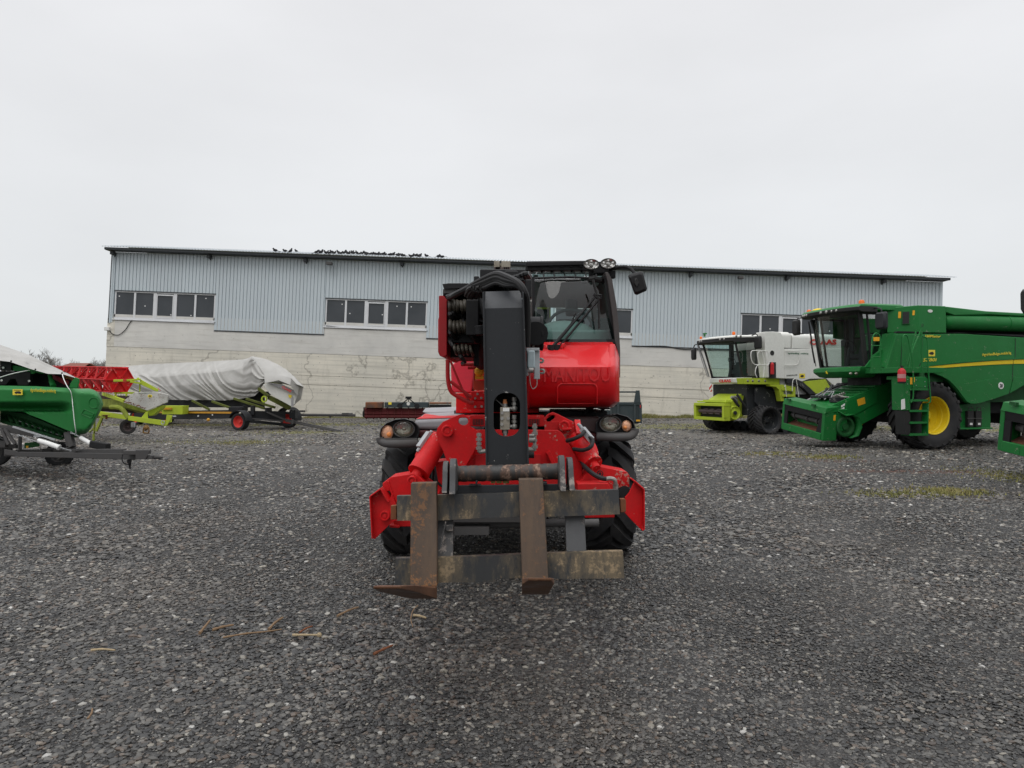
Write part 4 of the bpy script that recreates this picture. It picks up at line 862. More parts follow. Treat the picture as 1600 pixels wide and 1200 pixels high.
for c0, c1 in ((710, 742), (752, 790)):
    for k_ in range(4):
        for i in range(4):
            x = c0+(c1-c0)*(i+.5)/4; y = 140+k_*15; m.box(A(x, y, 6.62), (.028, .05, .05)); m.cyl(A(x-3.5, y+7, 6.6), A(x+3.5, y+7, 6.6), .010, n=6)
m.build('leaf_chain', BROWNG, TH)
m = MB(); m.cyl(A(895, 470, 6.0), A(948, 470, 6.0), .14, n=24); m.cyl(A(948, 470, 6.0), A(960, 470, 6.0), .145, n=24); m.cyl(A(925, 470, 5.86), A(925, 470, 6.4), .10); m.bb(A(898, 545, 6.2), A(958, 505, 6.5)); m.build('filter_housing', BLACK, TH, .004)
m = MB()
for x, y in ((893, 292), (897, 305), (892, 318), (905, 520), (912, 532), (890, 528)): m.cyl(A(x-5, y, 5.9), A(x+5, y, 5.9), .016, n=6)
m.build('hose_coupling', STEEL, TH)
# control box
m = MB(); m.bb(A(874, 545, 5.3), A(940, 565, 5.42)); m.bb(A(876, 690, 5.3), A(885, 560, 5.4)); m.bb(A(915, 708, 5.34), A(943, 560, 5.4)); m.build('control_box_bracket', GALV, TH, .004)
m = MB(); m.bb(A(880, 650, 5.27), A(918, 562, 5.36)); m.build('control_box', paint('pale_box', (.42, .50, .52), .4, dirt=.2), TH, .01)
m = MB()
for x, y in ((955, 612), (960, 668)): m.tube([A(942, y-8, 5.4), A(x, y-10, 5.38), A(x+8, y, 5.38), A(x, y+9, 5.38), A(942, y+7, 5.4)], .008, 6, 4)
m.tube([A(892, 670, 5.3), A(895, 730, 5.28), A(908, 758, 5.28), A(928, 742, 5.3), A(930, 705, 5.32)], .003, 5, 4); m.cyl(A(888, 662, 5.25), A(912, 662, 5.25), .02); m.build('box_latch', STEEL, TH)
# jib head
Yh = 4.95
front = [(666, 345), (850, 345), (880, 1162), (668, 1162), (668, 900)]
m = MB(); m.prism(pl(A, [(655, 340), (857, 335), (880, 1162), (670, 1162)], Yh), (0, .02, 0), [pl(A, rr_(704, 780, 842, 1006, 60, 7), Yh)])
m.hexa([A(655, 340, Yh), A(857, 335, Yh), A(857, 335, Yh+.02), A(655, 340, Yh+.02), A(662, 252, Yh+.17), A(845, 247, Yh+.17), A(845, 247, Yh+.19), A(662, 252, Yh+.19)]); m.build('jib_head', HEAD, TH, .005)
m = MB(); m.hexa([A(663, 1162, Yh-.02), A(672, 1162, Yh-.02), A(672, 1160, Yh+.34), A(663, 1160, Yh+.34), A(646, 258, Yh-.02), A(656, 250, Yh-.02), A(658, 250, Yh+.4), A(648, 256, Yh+.4)])
m.hexa([A(879, 1162, Yh-.03), A(889, 1162, Yh-.03), A(889, 1160, Yh+.34), A(879, 1160, Yh+.34), A(852, 252, Yh-.03), A(861, 256, Yh-.03), A(863, 256, Yh+.4), A(854, 252, Yh+.4)]); m.build('head_side_plate', HEAD, TH, .003)
m = MB(); m.bb(A(670, 880, Yh+.28), A(860, 300, Yh+.36)); m.bb(A(690, 1100, Yh+.12), A(860, 1030, Yh+.3)); m.cyl(A(770, 790, Yh+.25), A(770, 300, Yh+.2), .05); m.build('head_inner', BLACK, TH)
m = MB(); m.bb(A(738, 973, Yh+.04), A(789, 853, Yh+.12)); m.build('valve_block', VALVE, TH, .004)
m = MB(); m.bb(A(753, 876, Yh+.036), A(786, 858, Yh+.0405)); m.build('block_plate', WHT, TH)
m = MB()
for x, y in ((748, 884), (748, 913), (747, 943), (780, 912)): m.cyl(A(x, y, Yh+.04), A(x, y, Yh+.03), .012, n=8)
m.cyl(A(763, 853, Yh+.08), A(763, 835, Yh+.08), .018); m.cyl(A(764, 973, Yh+.08), A(764, 990, Yh+.08), .022, n=6); m.cyl(A(764, 990, Yh+.08), A(766, 1002, Yh+.08), .017)
for y in (862, 955): m.cyl(A(789, y, Yh+.08), A(806, y, Yh+.08), .014); m.sph(A(812, y, Yh+.08), (.022, .02, .022)); m.cyl(A(812, y, Yh+.08), A(812, y-60, Yh+.08), .012); m.cyl(A(812, y-20, Yh+.08), A(812, y-32, Yh+.08), .019, n=6); m.cyl(A(812, y-40, Yh+.08), A(812, y-60, Yh+.08), .017, n=8)
m.build('block_fitting', STEEL, TH)
m = MB(); m.cyl(A(763, 835, Yh+.08), A(762, 813, Yh+.08), .017, .013); m.build('orange_cap', ORG if 0 else paint('copper_cap', (.55, .20, .07), .4, dirt=.2), TH)
m = MB(); m.tube([A(715, 815, Yh+.1), A(735, 830, Yh+.09), A(752, 848, Yh+.08)], .004, 5, 3); m.build('thin_wire', STEEL, TH)
# carriage
Yc = 4.62
m = MB(); p = B(503, 402, 4.7); q = B(1052, 388, 4.7); d = q-p; m.lathe(p, d, [(0, .05)]+[(d.length*i/40, .052+.0025*sin(i*2.7)*sin(i*.9)) for i in range(1, 40)]+[(d.length, .05)], 28); m.build('cross_tube', TUBM, TH)
def brk(x0, x1, y0, y1, lean, mt=BRKM):
    # upright plate with rounded top, deep in Y
    m = MB(); w0 = B(x0, y0, 4.55); w1 = B(x1, y0, 4.55); b0 = B(x0+lean, y1, 4.45); b1 = B(x1+lean, y1, 4.45); n_ = 8; secs = []
    prof = [(0, 0), (.30, .02)]
    poly = []
    for i in range(n_+1):
        a = pi*i/n_; poly.append((.16-.10*cos(a)-.06, w0.z-.1+.1*sin(a)))
    poly = [(y_, z_) for y_, z_ in poly]+[(.24, b0.z), (-.06, b0.z)]
    def sx(xt, xb): return [V((xt+(xb-xt)*(w0.z-z_)/(w0.z-b0.z), 4.5+y_, z_)) for y_, z_ in poly]
    m.loft([sx(w0.x, b0.x), sx(w1.x, b1.x)]); m.build('tube_bracket', mt, TH, .004)
brk(440, 467, 338, 500, -6); brk(476, 508, 325, 508, -3); brk(1044, 1074, 308, 492, 8); brk(1088, 1116, 318, 488, 12)
m = MB(); m.hexa([B(500, 512, 4.66), B(1140, 486, 4.66), B(1140, 484, 4.8), B(500, 510, 4.8), B(500, 462, 4.66), B(1052, 455, 4.66), B(1052, 453, 4.8), B(500, 460, 4.8)]); m.build('carriage_beam', HEAD, TH, .005)
m = MB(); m.bb(B(575, 462, 4.62), B(640, 452, 4.7)); m.bb(B(610, 455, 4.6), B(622, 430, 4.7)); m.bb(B(930, 462, 4.62), B(980, 438, 4.7)); m.build('fork_latch', HEAD, TH, .003)
m = MB(); m.bb(B(690, 452, 4.72), B(715, 428, 4.8)); m.bb(B(718, 452, 4.72), B(748, 427, 4.8)); m.bb(B(751, 452, 4.72), B(785, 427, 4.8)); m.build('brass_block', BRASS, TH, .004)
def barplate(pts, Ya, Yb, th, nm='carriage_bar'):
    ys_ = [p[1] for p in pts]; y0, y1 = min(ys_), max(ys_)
    m = MB(); m.prism([B(x, y, Ya+(Yb-Ya)*(y-y0)/(y1-y0)) for x, y in pts], (0, th, 0)); return m.build(nm, BARM, TH, .004)
barplate([(200, 517), (415, 512), (600, 506), (800, 500), (1100, 490), (1290, 486), (1355, 484), (1362, 612), (1100, 622), (640, 632), (420, 645), (202, 646)], 4.60, 4.56, .045)
m = MB(); m.prism(pl(B, [(168, 568), (198, 566), (198, 640), (168, 640)], 4.6), (0, .04, 0)); m.prism(pl(B, [(1363, 532), (1388, 531), (1394, 540), (1394, 600), (1366, 605)], 4.6), (0, .04, 0)); m.build('bar_end_stop', RUST, TH, .004)
barplate([(192, 842), (420, 838), (700, 828), (850, 820), (1180, 808), (1378, 804), (1386, 945), (1040, 950), (1030, 945), (860, 945), (715, 948), (712, 966), (420, 968), (400, 984), (190, 986)], 4.50, 4.46, .045)
m = MB()
for pts in ([(412, 640), (494, 636), (492, 832), (410, 838)], [(1076, 622), (1178, 618), (1188, 812), (1084, 816)]): m.prism([B(x, y, 4.62 if y < 700 else 4.53) for x, y in pts], (0, .04, 0))
m.build('carriage_upright', BRKM, TH, .004)
m = MB(); m.prism(pl(B, [(440, 672), (492, 668), (492, 700), (460, 700)], 4.56), (0, .03, 0)); m.tube([B(455, 650, 4.56), B(440, 720, 4.53), B(425, 790, 4.5)], .005, 6, 3); m.build('weld_plate', BRKM, TH, .002)
# forks
def fork(tl, tr, bl, br, heel_y, tip, tipy, Yt=4.54, Yb=4.38, Ytip=3.24, ch=.0, fm=0):
    m = MB(); th_ = .06
    a, b_, c_, d_ = B(*tl, Yt), B(*tr, Yt), B(*br, Yb), B(*bl, Yb)
    m.hexa([d_, c_, c_+dY(th_), d_+dY(th_), a, b_, b_+dY(th_), a+dY(th_)])
    sh = m.build('fork', FORKM, TH, .006)
    h0 = B(bl[0], heel_y, Yb+.01); h1 = B(br[0], heel_y, Yb+.01); t0 = B(tip[0], tipy, Ytip); t1 = B(tip[1], tipy, Ytip)
    wd = t1-t0; m = MB(); up = V((0, 0, .052)); c2 = ch
    # blade: heel -> chamfered tip
    k_ = .22; s0 = h0.lerp(t0, 1-k_); s1 = h1.lerp(t1, 1-k_); top0 = B(bl[0], bl[1]-4, Yb+.01); top1 = B(br[0], br[1]-4, Yb+.01)
    secs = []
    for (p0, p1, th2) in ((h0, h1, top0-h0), (h0.lerp(t0, .08), h1.lerp(t1, .08), V((0, .0, .062))), (h0.lerp(t0, .45), h1.lerp(t1, .45), V((0, 0, .045))), (s0, s1, V((0, 0, .03))), (t0.lerp(t1, .18+c2), t1.lerp(t0, .14), V((0, 0, .013)))):
        secs.append([p0+V((.0, 0, 0)), p1, p1+th2, p0+th2])
    m.loft(secs); m.build('blade', FORKB, sh, .004); return sh
fork((273, 450), (408, 446), (268, 990), (410, 988), 1052, (40, 248), 1000)
fork((834, 428), (962, 426), (852, 950), (990, 946), 1030, (852, 1030), 958)
# ---- cab ----
Yg = 7.15
cab_l, cab_r = [(905, 150), (905, 300), (905, 420), (910, 515)], [(1288, 150), (1305, 260), (1320, 380), (1332, 515)]
m = MB(); secs = []
gl = []
for (yl, Y, dyy) in ((150, 7.5, 0), (168, 7.36, 0), (186, 7.245, 0), (194, 7.225, 0), (204, 7.217, 0), (260, 7.17, 0), (380, 7.12, 0), (515, 7.08, 0)):
    t_ = (yl-150)/365; xa = 905+5*t_; xb = 1286+46*t_-12*(t_*(1-t_))*-1; row = []
    for i in range(9):
        u = i/8; row.append(A(xa+(xb-xa)*u, yl-(4*(1-(2*u-1)**2)) if yl < 200 else yl, Y+.10*(2*u-1)**4))
    gl.append(row)
m.loft(gl, closed=False); gw = m.build('windscreen', G_CAB, TH)
m = MB(); cab_back = 8.75
def cab_pillar(pts, r, mt, nm='pillar'):
    m = MB(); m.tube(pts, r, 10, 4); return m.build(nm, mt, TH)
m = MB()
for pts in ([(876, 152), (890, 150), (908, 175), (912, 520), (895, 545), (888, 540), (880, 300), (862, 200), (866, 170)],): m.prism(pl(A, pts, 7.22), (0, .35, 0))
m.prism(pl(A, [(1284, 150), (1300, 150), (1322, 190), (1345, 320), (1358, 440), (1364, 560), (1364, 690), (1352, 690), (1350, 560), (1336, 515), (1326, 400), (1310, 280), (1296, 190)], 7.16), (0, .35, 0))
m.prism(pl(A, [(1300, 150), (1322, 190), (1345, 320), (1358, 440), (1364, 560), (1364, 700), (1358, 700), (1352, 440), (1330, 300), (1310, 200)], 7.5), (0, 1.3, 0)); m.build('pillar', PIL, TH, .02)
m = MB(); q0 = [A(905, 500, Yg-.02), A(1334, 500, Yg-.02), A(1336, 520, Yg-.02), A(905, 520, Yg-.02)]; m.prism(q0, (0, .2, 0)); m.prism(pl(A, [(904, 175), (918, 175), (922, 505), (906, 505)], 7.22), (0, .03, 0)); m.prism(pl(A, [(1280, 170), (1294, 170), (1312, 290), (1334, 505), (1312, 505), (1300, 340)], 7.2), (0, .03, 0)); m.build('windscreen_seal', BLACK, TH)
m = MB(); m.tube([A(905, 182, 7.24), A(1100, 176, 7.20), A(1290, 186, 7.25)], .012, 6)
for x in (965, 1020, 1075, 1130, 1185, 1240): m.tube([A(x+2, 183, 7.26), A(x, 168, 7.36), A(x-6, 150, 7.50)], .008, 6)
m.build('roof_bar', BLACK, TH)
m = MB(); rf = [(870, 150), (1300, 150)]; m.hexa([A(880, 158, 7.55), A(1290, 158, 7.55), A(1290, 160, 8.8), A(880, 160, 8.8), A(885, 150, 7.58), A(1285, 150, 7.58), A(1280, 146, 8.8), A(890, 146, 8.8)]); m.build('roof', PIL, TH, .02)
# falling-object guard
m = MB(); m.bar(A(878, 112, 7.45), A(1180, 104, 7.45), .03, .035); m.bar(A(878, 128, 7.5), A(1180, 126, 7.5), .06, .06); m.bar(A(877, 145, 7.5), A(882, 100, 7.5), .035, .05, (0, 1, 0)); m.bar(A(880, 102, 7.5), A(1185, 98, 8.8), .03, .03)
for x in range(900, 1290, 52): m.bar(A(x, 118, 7.45), A(x+10, 108, 8.8), .025, .03); m.bar(A(x, 145, 7.55), A(x+14, 128, 7.6), .02, .03)
m.bar(A(880, 108, 8.8), A(1280, 108, 8.8), .04, .05); m.bar(A(1180, 128, 7.5), A(1300, 138, 7.5), .05, .06); m.bb(A(1230, 155, 7.4), A(1310, 128, 7.6)); m.build('roof_guard', BLACK, TH, .004)
m = MB(); m.prism(pl(A, [(890, 130), (1240, 134), (1240, 150), (890, 150)], 7.62), (0, .04, 0)); m.build('guard_mesh', BROWNG, TH)
for cx, cy in ((1213, 110), (1301, 106)):
    c = A(cx, cy, 7.2); rx = .080; rz_ = .052
    m = MB(); m.loft([[c+V((rx*k_*cos(a), dy_, rz_*k_*sin(a))) for a in [2*pi*i/26 for i in range(26)]] for k_, dy_ in ((.94, .0), (1.0, -.012), (1.03, .02), (.9, .09), (.5, .12), (.01, .12))], cap=False); m.cyl(c+V((0, .06, -.06)), c+V((0, .08, -.13)), .02); wl = m.build('work_lamp', BLACK, TH)
    m = MB(); m.loft([[c+V((rx*k_*cos(a), dy_, rz_*k_*sin(a))) for a in [2*pi*i/26 for i in range(26)]] for k_, dy_ in ((.93, .0), (.7, .012), (.35, .02), (.25, .0), (.02, -.002))], cap=False); m.build('reflector', LENSB, wl)
    m = MB()
    for a in range(5): t_ = 2*pi*a/5+.3; m.sph(c+V((rx*.6*cos(t_), -.004, rz_*.6*sin(t_))), (.012, .008, .010), 8, 5)
    m.build('bulb', WHT, wl)
# mirror
m = MB(); m.tube([A(1310, 136, 7.3), A(1340, 128, 7.2), A(1375, 123, 7.15), A(1405, 126, 7.1), A(1430, 145, 7.05), A(1445, 180, 7.0)], .017, 8, 5); m.bb(A(1308, 178, 7.3), A(1332, 150, 7.4)); ma_ = m.build('mirror_arm', BLACK, TH)
m = MB(); mp_ = [(1404, 172), (1412, 162), (1468, 146), (1482, 152), (1504, 236), (1500, 248), (1452, 270), (1438, 266)]; cx, cy = 1454, 208
m.loft([[A(cx+(x-cx)*k_, cy+(y-cy)*k_, Y) for x, y in mp_] for k_, Y in ((.75, 6.93), (.93, 6.95), (1, 7.0), (.99, 7.1), (.9, 7.12))]); mi_ = m.build('mirror', BLACK, TH, .004)
m = MB(); m.prism([A(x, y, 6.93) for x, y in ((1435, 205), (1446, 186), (1460, 205), (1448, 228))], (0, -.02, 0)); m.tube([A(1445, 182, 6.95), A(1446, 200, 6.92)], .016, 8); m.build('mirror_joint', LBLK, mi_)
# red nose
m = MB(); secs = []
prof = [(515, 7.05, 0), (535, 6.98, 1), (600, 6.80, 3), (632, 6.70, 4), (645, 6.665, 4), (700, 6.655, 4), (780, 6.68, 3), (825, 6.76, 0), (852, 6.95, -12), (860, 7.25, -25)]
cols = [0, .02, .06, .35, .65, .88, .93, .97, 1.0, 1.0]
for j, c_ in enumerate(cols):
    row = []
    for (yy, Y, k_) in prof:
        xl = 930+max(0, 0) if yy < 560 else (905 if yy < 640 else 888); xr2 = 1334+min(26, (yy-515)*.5)-(max(0, yy-825)*.9)
        x = xl+(xr2-xl)*c_; rY = (0 if c_ < .9 else (.02 if c_ < .95 else (.08 if c_ < .98 else .25+.9*(j == 9))))
        lf = .0 if c_ > .03 else .02
        row.append(A(x, yy+(852-yy)*0+(-6*(c_ > .95) if yy > 840 else 0), Y+rY+lf))
    secs.append(row)
m.loft(secs, closed=False)
m.loft([[A(905, 540, 7.1), A(888, 640, 6.95), A(885, 855, 7.1)], [A(905, 540, 8.6), A(888, 640, 8.6), A(885, 855, 8.6)]], closed=False)
m.loft([[A(885, 857, 7.2), A(1320, 855, 7.2)], [A(885, 850, 8.7), A(1300, 845, 8.7)]], closed=False)
nose = m.build('nose_panel', REDC, TH, ang=38)
so_ = nose.modifiers.new('thick', 'SOLIDIFY'); so_.thickness = .012; so_.offset = 1 if 0 else -1
m = MB(); m.prism(pl(A, [(945, 528), (972, 524), (985, 552), (1010, 560), (1045, 556), (1060, 520), (1078, 520), (1062, 560), (1035, 578), (1000, 578), (975, 572)], 6.93), (0, .08, 0)); m.build('wiper_well', REDC, TH, .01)
m = MB(); m.hexa([A(1290, 632, 6.70), A(1340, 640, 6.76), A(1340, 640, 6.9), A(1290, 632, 6.9), A(1300, 522, 7.0), A(1340, 522, 7.0), A(1340, 522, 7.1), A(1300, 522, 7.1)]); m.build('nose_corner', REDC, TH, .03)
text('MANITOU', A(968, 724, 6.648), (1, 0, .012), (0, 0, 1), (A(1310, 720, 6.65)-A(968, 720, 6.65)).length, REDC, 'nose_lettering', TH, ext=.0034, bold=.0, h=.135)
m = MB(); e_ = rr_(1040, 735, 1240, 885, 22, 5); o2 = rr_(1034, 729, 1246, 891, 26, 5)
m.prism([A(x, min(y, 835), 6.661+(0 if y < 800 else .03)) for x, y in o2], (0, -.006, 0), [[A(x, min(y, 834), 6.661+(0 if y < 800 else .03)) for x, y in e_]]); m.build('step_recess_rim', REDC, TH, .003)
# wiper
def W_(x, y): return A(x, y, 6.95 if y > 500 else 7.03)
for nm, segs, r in (('wiper_arm', [[(1010, 545), (1235, 278)], [(1040, 548), (1258, 285)], [(1040, 500), (1242, 268)]], .012),):
    m = MB()
    for (a, b_) in segs: m.tube([W_(*a), W_(*b_)], r, 6)
    m.tube([W_(985, 545), W_(1040, 545)], .03, 8); m.cyl(W_(1005, 560), W_(1005, 530), .04, n=10); m.cyl(W_(1030, 560), W_(1030, 530), .036, n=10); m.tube([W_(1225, 268), W_(1265, 272), W_(1262, 290), W_(1240, 284), W_(1225, 268)], .014, 6); m.build(nm, BLACK, TH)
m = MB(); m.tube([W_(1222, 190), W_(1240, 262), W_(1250, 300), W_(1254, 445)], .013, 6); m.tube([W_(1130, 365), W_(1105, 430)], .01, 6); m.tube([W_(1105, 430), W_(1012, 540)], .016, 6); m.build('wiper_blade', LBLK, TH)
# interior
m = MB(); m.bb(A(925, 515, 7.5), A(1305, 470, 8.0)); m.sph(A(1075, 480, 7.7), (.34, .2, .16), 16, 8); m.sph(A(975, 490, 7.6), (.12, .1, .12)); m.build('dashboard', INTG, TH, .03)
m = MB(); c = A(1105, 440, 7.75); m.tube([c+V((.24*cos(a), .08*sin(a), .2*sin(a))) for a in [2*pi*i/24 for i in range(25)]], .018, 8); m.bar(c+V((-.2, 0, -.02)), c+V((.2, 0, -.02)), .04, .03); m.cyl(c, c+V((0, -.05, -.25)), .04); m.build('steering_wheel', INTER, TH)
m = MB(); m.bb(A(930, 470, 8.0), A(1000, 335, 8.06)); m.box(A(1110, 335, 8.2), (.14, .08, .2)); m.bb(A(1020, 500, 8.2), A(1180, 445, 8.6)); m.bb(A(1030, 470, 8.5), A(1175, 400, 8.62)); m.bb(A(1235, 500, 7.7), A(1300, 420, 8.4)); m.build('seat', INTER, TH, .03)
m = MB(); m.bb(A(932, 343, 7.96), A(1000, 335, 7.99)); m.bb(A(995, 440, 7.96), A(1001, 335, 7.99)); m.build('clip_board', LIMED, TH)
m = MB(); m.hexa([A(915, 335, 8.7), A(1290, 340, 8.7), A(1290, 340, 8.75), A(915, 335, 8.75), A(915, 175, 8.5), A(1285, 175, 8.5), A(1285, 175, 8.55), A(915, 175, 8.55)]); m.bb(A(912, 515, 8.7), A(935, 170, 8.76)); m.bb(A(1300, 515, 8.7), A(1320, 170, 8.76)); m.bb(A(1215, 515, 8.7), A(1240, 330, 8.76)); m.build('headliner', INTG if 0 else paint('grey_headliner', (.20, .215, .21), .8), TH)
m = MB(); m.tube([A(1170, 200, 7.3), A(1200, 190, 7.25), A(1225, 182, 7.2), A(1260, 195, 7.25)], .03, 8); m.tube([A(1262, 180, 7.3), A(1285, 205, 7.3)], .03, 8); m.build('sun_visor', LBLK, TH)
m = MB(); m.bb(A(1020, 905, 7.6), A(1240, 862, 8.6)); m.tube([A(1180, 895, 7.5), A(1200, 860, 7.5), A(1215, 870, 7.5), A(1225, 890, 7.4)], .03, 7); m.bb(A(1258, 866, 7.3), A(1300, 856, 7.5)); m.cyl(A(1268, 880, 7.4), A(1276, 856, 7.4), .02); m.build('cab_mount', BLACK, TH, .01)
# ================= LEFT: GREEN HEADER ON TRAILER =================
def G(x, y, Y): return P(x/5.4538, 520+y/5.4538, Y)
def gl_(pts, Y): return [G(x, y, Y) for x, y in pts]
def lerp(a, b, t): return a+(b-a)*t
def pw(x, tab):
    if x <= tab[0][0]: return tab[0][1]
    for (x0, y0), (x1, y1) in zip(tab, tab[1:]):
        if x <= x1: return y0+(y1-y0)*(x-x0)/(x1-x0)
    return tab[-1][1]
def sst(a, b, x): t = max(0, min(1, (x-a)/(b-a))); return t*t*(3-2*t)
GH = thing('combine_header', 'green combine header with a rounded plastic end shield, lying on the grey trailer', 'header', (-10.5, 14.6, 0))
topT = [(-900, 430), (0, 450), (300, 455), (600, 472), (700, 476), (760, 474), (800, 485), (830, 505), (850, 528), (866, 556), (875, 585), (880, 612)]
botT = [(-900, 665), (0, 668), (215, 672), (230, 690), (350, 735), (560, 825), (650, 858), (700, 866), (735, 858), (770, 825), (805, 765), (840, 700), (862, 660), (880, 614)]
cols = [-900, -500, -200, -60]+list(range(0, 600, 25))+list(range(600, 860, 12))+[862, 868, 873, 877, 879.5]
m = MB(); secs = []
for x in cols:
    t0, b0 = pw(x, topT), pw(x, botT); row = [G(x, t0+2, 14.9)]; n_ = 30
    for i in range(n_+1):
        v = i/n_; y = lerp(t0, b0, v); bl = 1-sst(520, 640, x)
        flat = 14.25-.16*sst(t0, t0+34, y)
        crs = .30*sst(582+.03*x*0, 600, y)*(1-sst(655, 682, y)*.0); crs = .34*sst(583, 650, y) if y < 650 else .34-.22*sst(664, 674, y)
        nearr = min(1, max(0, 880-x)/150); bul = 14.0-.22*sst(560, 700, x)
        ed = min(y-t0, b0-y); rnd = .42*(1-min(1, max(0, ed)/46.))**2.2; rx_ = .55*(1-min(1, max(0, 880-x)/60.))**2.4
        # raised lip around the bulb
        Y = (flat+crs)*bl+(bul+rnd*sst(600, 720, x)+rx_)*(1-bl)
        row.append(G(x, y, Y))
    row.append(G(x, b0-2, 14.95)); secs.append(row)
m.loft(secs, closed=False); m.add(secs[-1], [tuple(range(len(secs[-1])))]); m.build('end_shield', JDP, GH, ang=50)
m = MB()
m.tube([G(x, y, 13.775) for x, y in ell(800, 597, 44, 46, 20)]+[G(844, 597, 13.775)], .008, 6)
m.tube([G(x, y, 13.775) for x, y in ((690, 690), (720, 652), (806, 690), (780, 730), (690, 690))], .008, 6); m.prism([G(x, y, 13.77) for x, y in ((706, 690), (724, 664), (800, 694), (790, 706))], (0, .004, 0)); m.build('shield_embossing', JDP, GH)
m = MB(); m.prism(gl_([(108, 481), (188, 481), (188, 530), (108, 530)], 14.03), (0, .02, 0)); st = m.build('sticker', STK, GH)
m = MB(); m.prism(gl_([(122, 506), (140, 499), (165, 498), (180, 508), (172, 520), (150, 516), (132, 520)], 14.025), (0, .005, 0)); m.prism(gl_([(118, 488), (178, 488), (178, 491), (118, 491)], 14.025), (0, .005, 0)); m.build('sticker_print', LBLK, st)
text('AgroHandBulgas.mobile.bg', G(258, 510, 14.04), G(475, 517, 14.04)-G(258, 510, 14.04), (0, 0, 1), (G(475, 510, 14.04)-G(258, 510, 14.04)).length, JDY, 'web_lettering', GH, ext=.004, bold=.0, h=.085)
# body behind shield
m = MB(); m.bb(G(-900, 660, 15.6), G(560, 330, 15.9)); m.prism(gl_([(-900, 330), (300, 335), (560, 400), (640, 470), (560, 480), (-900, 470)], 15.2), (0, .2, 0)); m.prism(gl_([(0, 240), (95, 250), (95, 322), (0, 322)], 14.7), (0, .5, 0)); m.prism(gl_([(-900, 330), (262, 332), (255, 400), (240, 445), (150, 445), (130, 395), (90, 395), (50, 445), (-900, 445)], 14.8), (0, .1, 0)); m.build('reel_frame', BLACK, GH, .01)
m = MB()
for x, y in ((27, 297), (13, 405), (248, 410)): m.cyl(G(x, y, 14.72), G(x, y, 14.66), .022, n=8)
m.build('bolt', WHT, GH)
m = MB(); m.prism(gl_([(95, 275), (260, 300), (370, 325), (370, 352), (250, 330), (95, 325)], 14.75), (0, .1, 0)); m.cyl(G(425, 362, 14.8), G(452, 452, 14.6), .04); m.cyl(G(440, 410, 14.7), G(455, 455, 14.6), .055); m.prism(gl_([(588, 468), (600, 430), (622, 395), (640, 380), (668, 392), (668, 410), (655, 470)], 14.4), (0, .05, 0)); m.prism(gl_([(255, 345), (280, 350), (300, 335), (270, 330)], 14.6), (0, .05, 0)); m.build('header_bracket', JDG, GH, .006)
m = MB(); m.bar(G(430, 358, 15), G(572, 428, 14.7), .06, .09); m.build('reel_bar', paint('reel_bar_red', (.30, .012, .03), .4), GH, .005)
m = MB(); m.bar(G(545, 372, 15.3), G(640, 395, 15), .05, .05); m.build('tie_bar', YTR, GH)
m = MB()   # underside frame and cutter bed
m.hexa([G(-900, 640, 14.6), G(0, 690, 14.4), G(0, 690, 15.6), G(-900, 640, 15.8), G(-900, 700, 14.6), G(0, 765, 14.4), G(0, 765, 15.6), G(-900, 700, 15.8)])
m.prism(gl_([(0, 660), (215, 690), (560, 838), (570, 870), (540, 905), (380, 858), (0, 745)], 14.75), (0, .5, 0)); m.prism(gl_([(0, 735), (390, 850), (530, 892), (520, 915), (380, 878), (0, 765)], 14.62), (0, .08, 0)); m.build('header_underside', JDM, GH, .006)
m = MB()
for i in range(9): x = 60+i*52; m.bar(G(x, 700+i*17, 14.7), G(x+42, 755+i*14, 14.55), .035, .05)
m.build('underside_rib', JDM, GH)
m = MB()
for i in range(40): x = 160+i*9.5; y = 752+i*3.3; m.cyl(G(x, y, 14.61), G(x, y, 14.59), .009, n=5)
m.build('rivet_row', GALV, GH)
# trailer
GT = thing('header_trailer', 'grey steel header trailer under the green header, its drawbar pointing right', 'trailer', (-9, 14, 0))
m = MB(); m.hexa([G(35, 1052, 13.9), G(1155, 1082, 12.9), G(1155, 1082, 13.02), G(35, 1052, 14.05), G(35, 1012, 13.9), G(1155, 1030, 12.9), G(1155, 1030, 13.02), G(35, 1012, 14.05)]); m.hexa([G(35, 1040, 13.85), G(150, 1048, 13.8), G(150, 1048, 14.1), G(35, 1040, 14.1), G(35, 992, 13.85), G(150, 1008, 13.8), G(150, 1008, 14.1), G(35, 992, 14.1)])
m.bar(G(150, 1012, 15.6), G(1060, 1010, 13.05), .09, .09); m.bar(G(350, 1000, 14.3), G(640, 985, 15.3), .06, .06); m.bar(G(0, 968, 14.6), G(150, 968, 14.5), .08, .08); m.bar(G(660, 1000, 13.8), G(500, 1075, 14.6), .05, .05); m.build('drawbar', TGREY, GT, .008)
m = MB(); m.bb(G(1045, 1040, 12.75), G(1290, 995, 13.0)); m.hexa([G(1155, 1078, 12.74), G(1240, 1078, 12.74), G(1240, 1078, 12.96), G(1155, 1078, 12.96), G(1155, 998, 12.74), G(1285, 998, 12.74), G(1285, 998, 12.96), G(1155, 998, 12.96)]); m.bb(G(1240, 1078, 12.76), G(1330, 1040, 12.9)); m.cyl(G(1320, 1058, 12.83), G(1390, 1062, 12.8), .045, .012); m.build('coupling_head', TGREY, GT, .008)
m = MB(); m.cyl(G(1100, 1080, 12.9), G(1103, 1105, 12.9), .04); m.cyl(G(1103, 1100, 12.9), G(1108, 1155, 12.9), .03, .012); m.tube([G(1045, 1035, 12.8), G(1040, 1075, 12.78), G(1055, 1110, 12.78), G(1095, 1120, 12.8), G(1120, 1080, 12.8)], .01, 6, 4); m.build('support_foot', BLACK, GT)
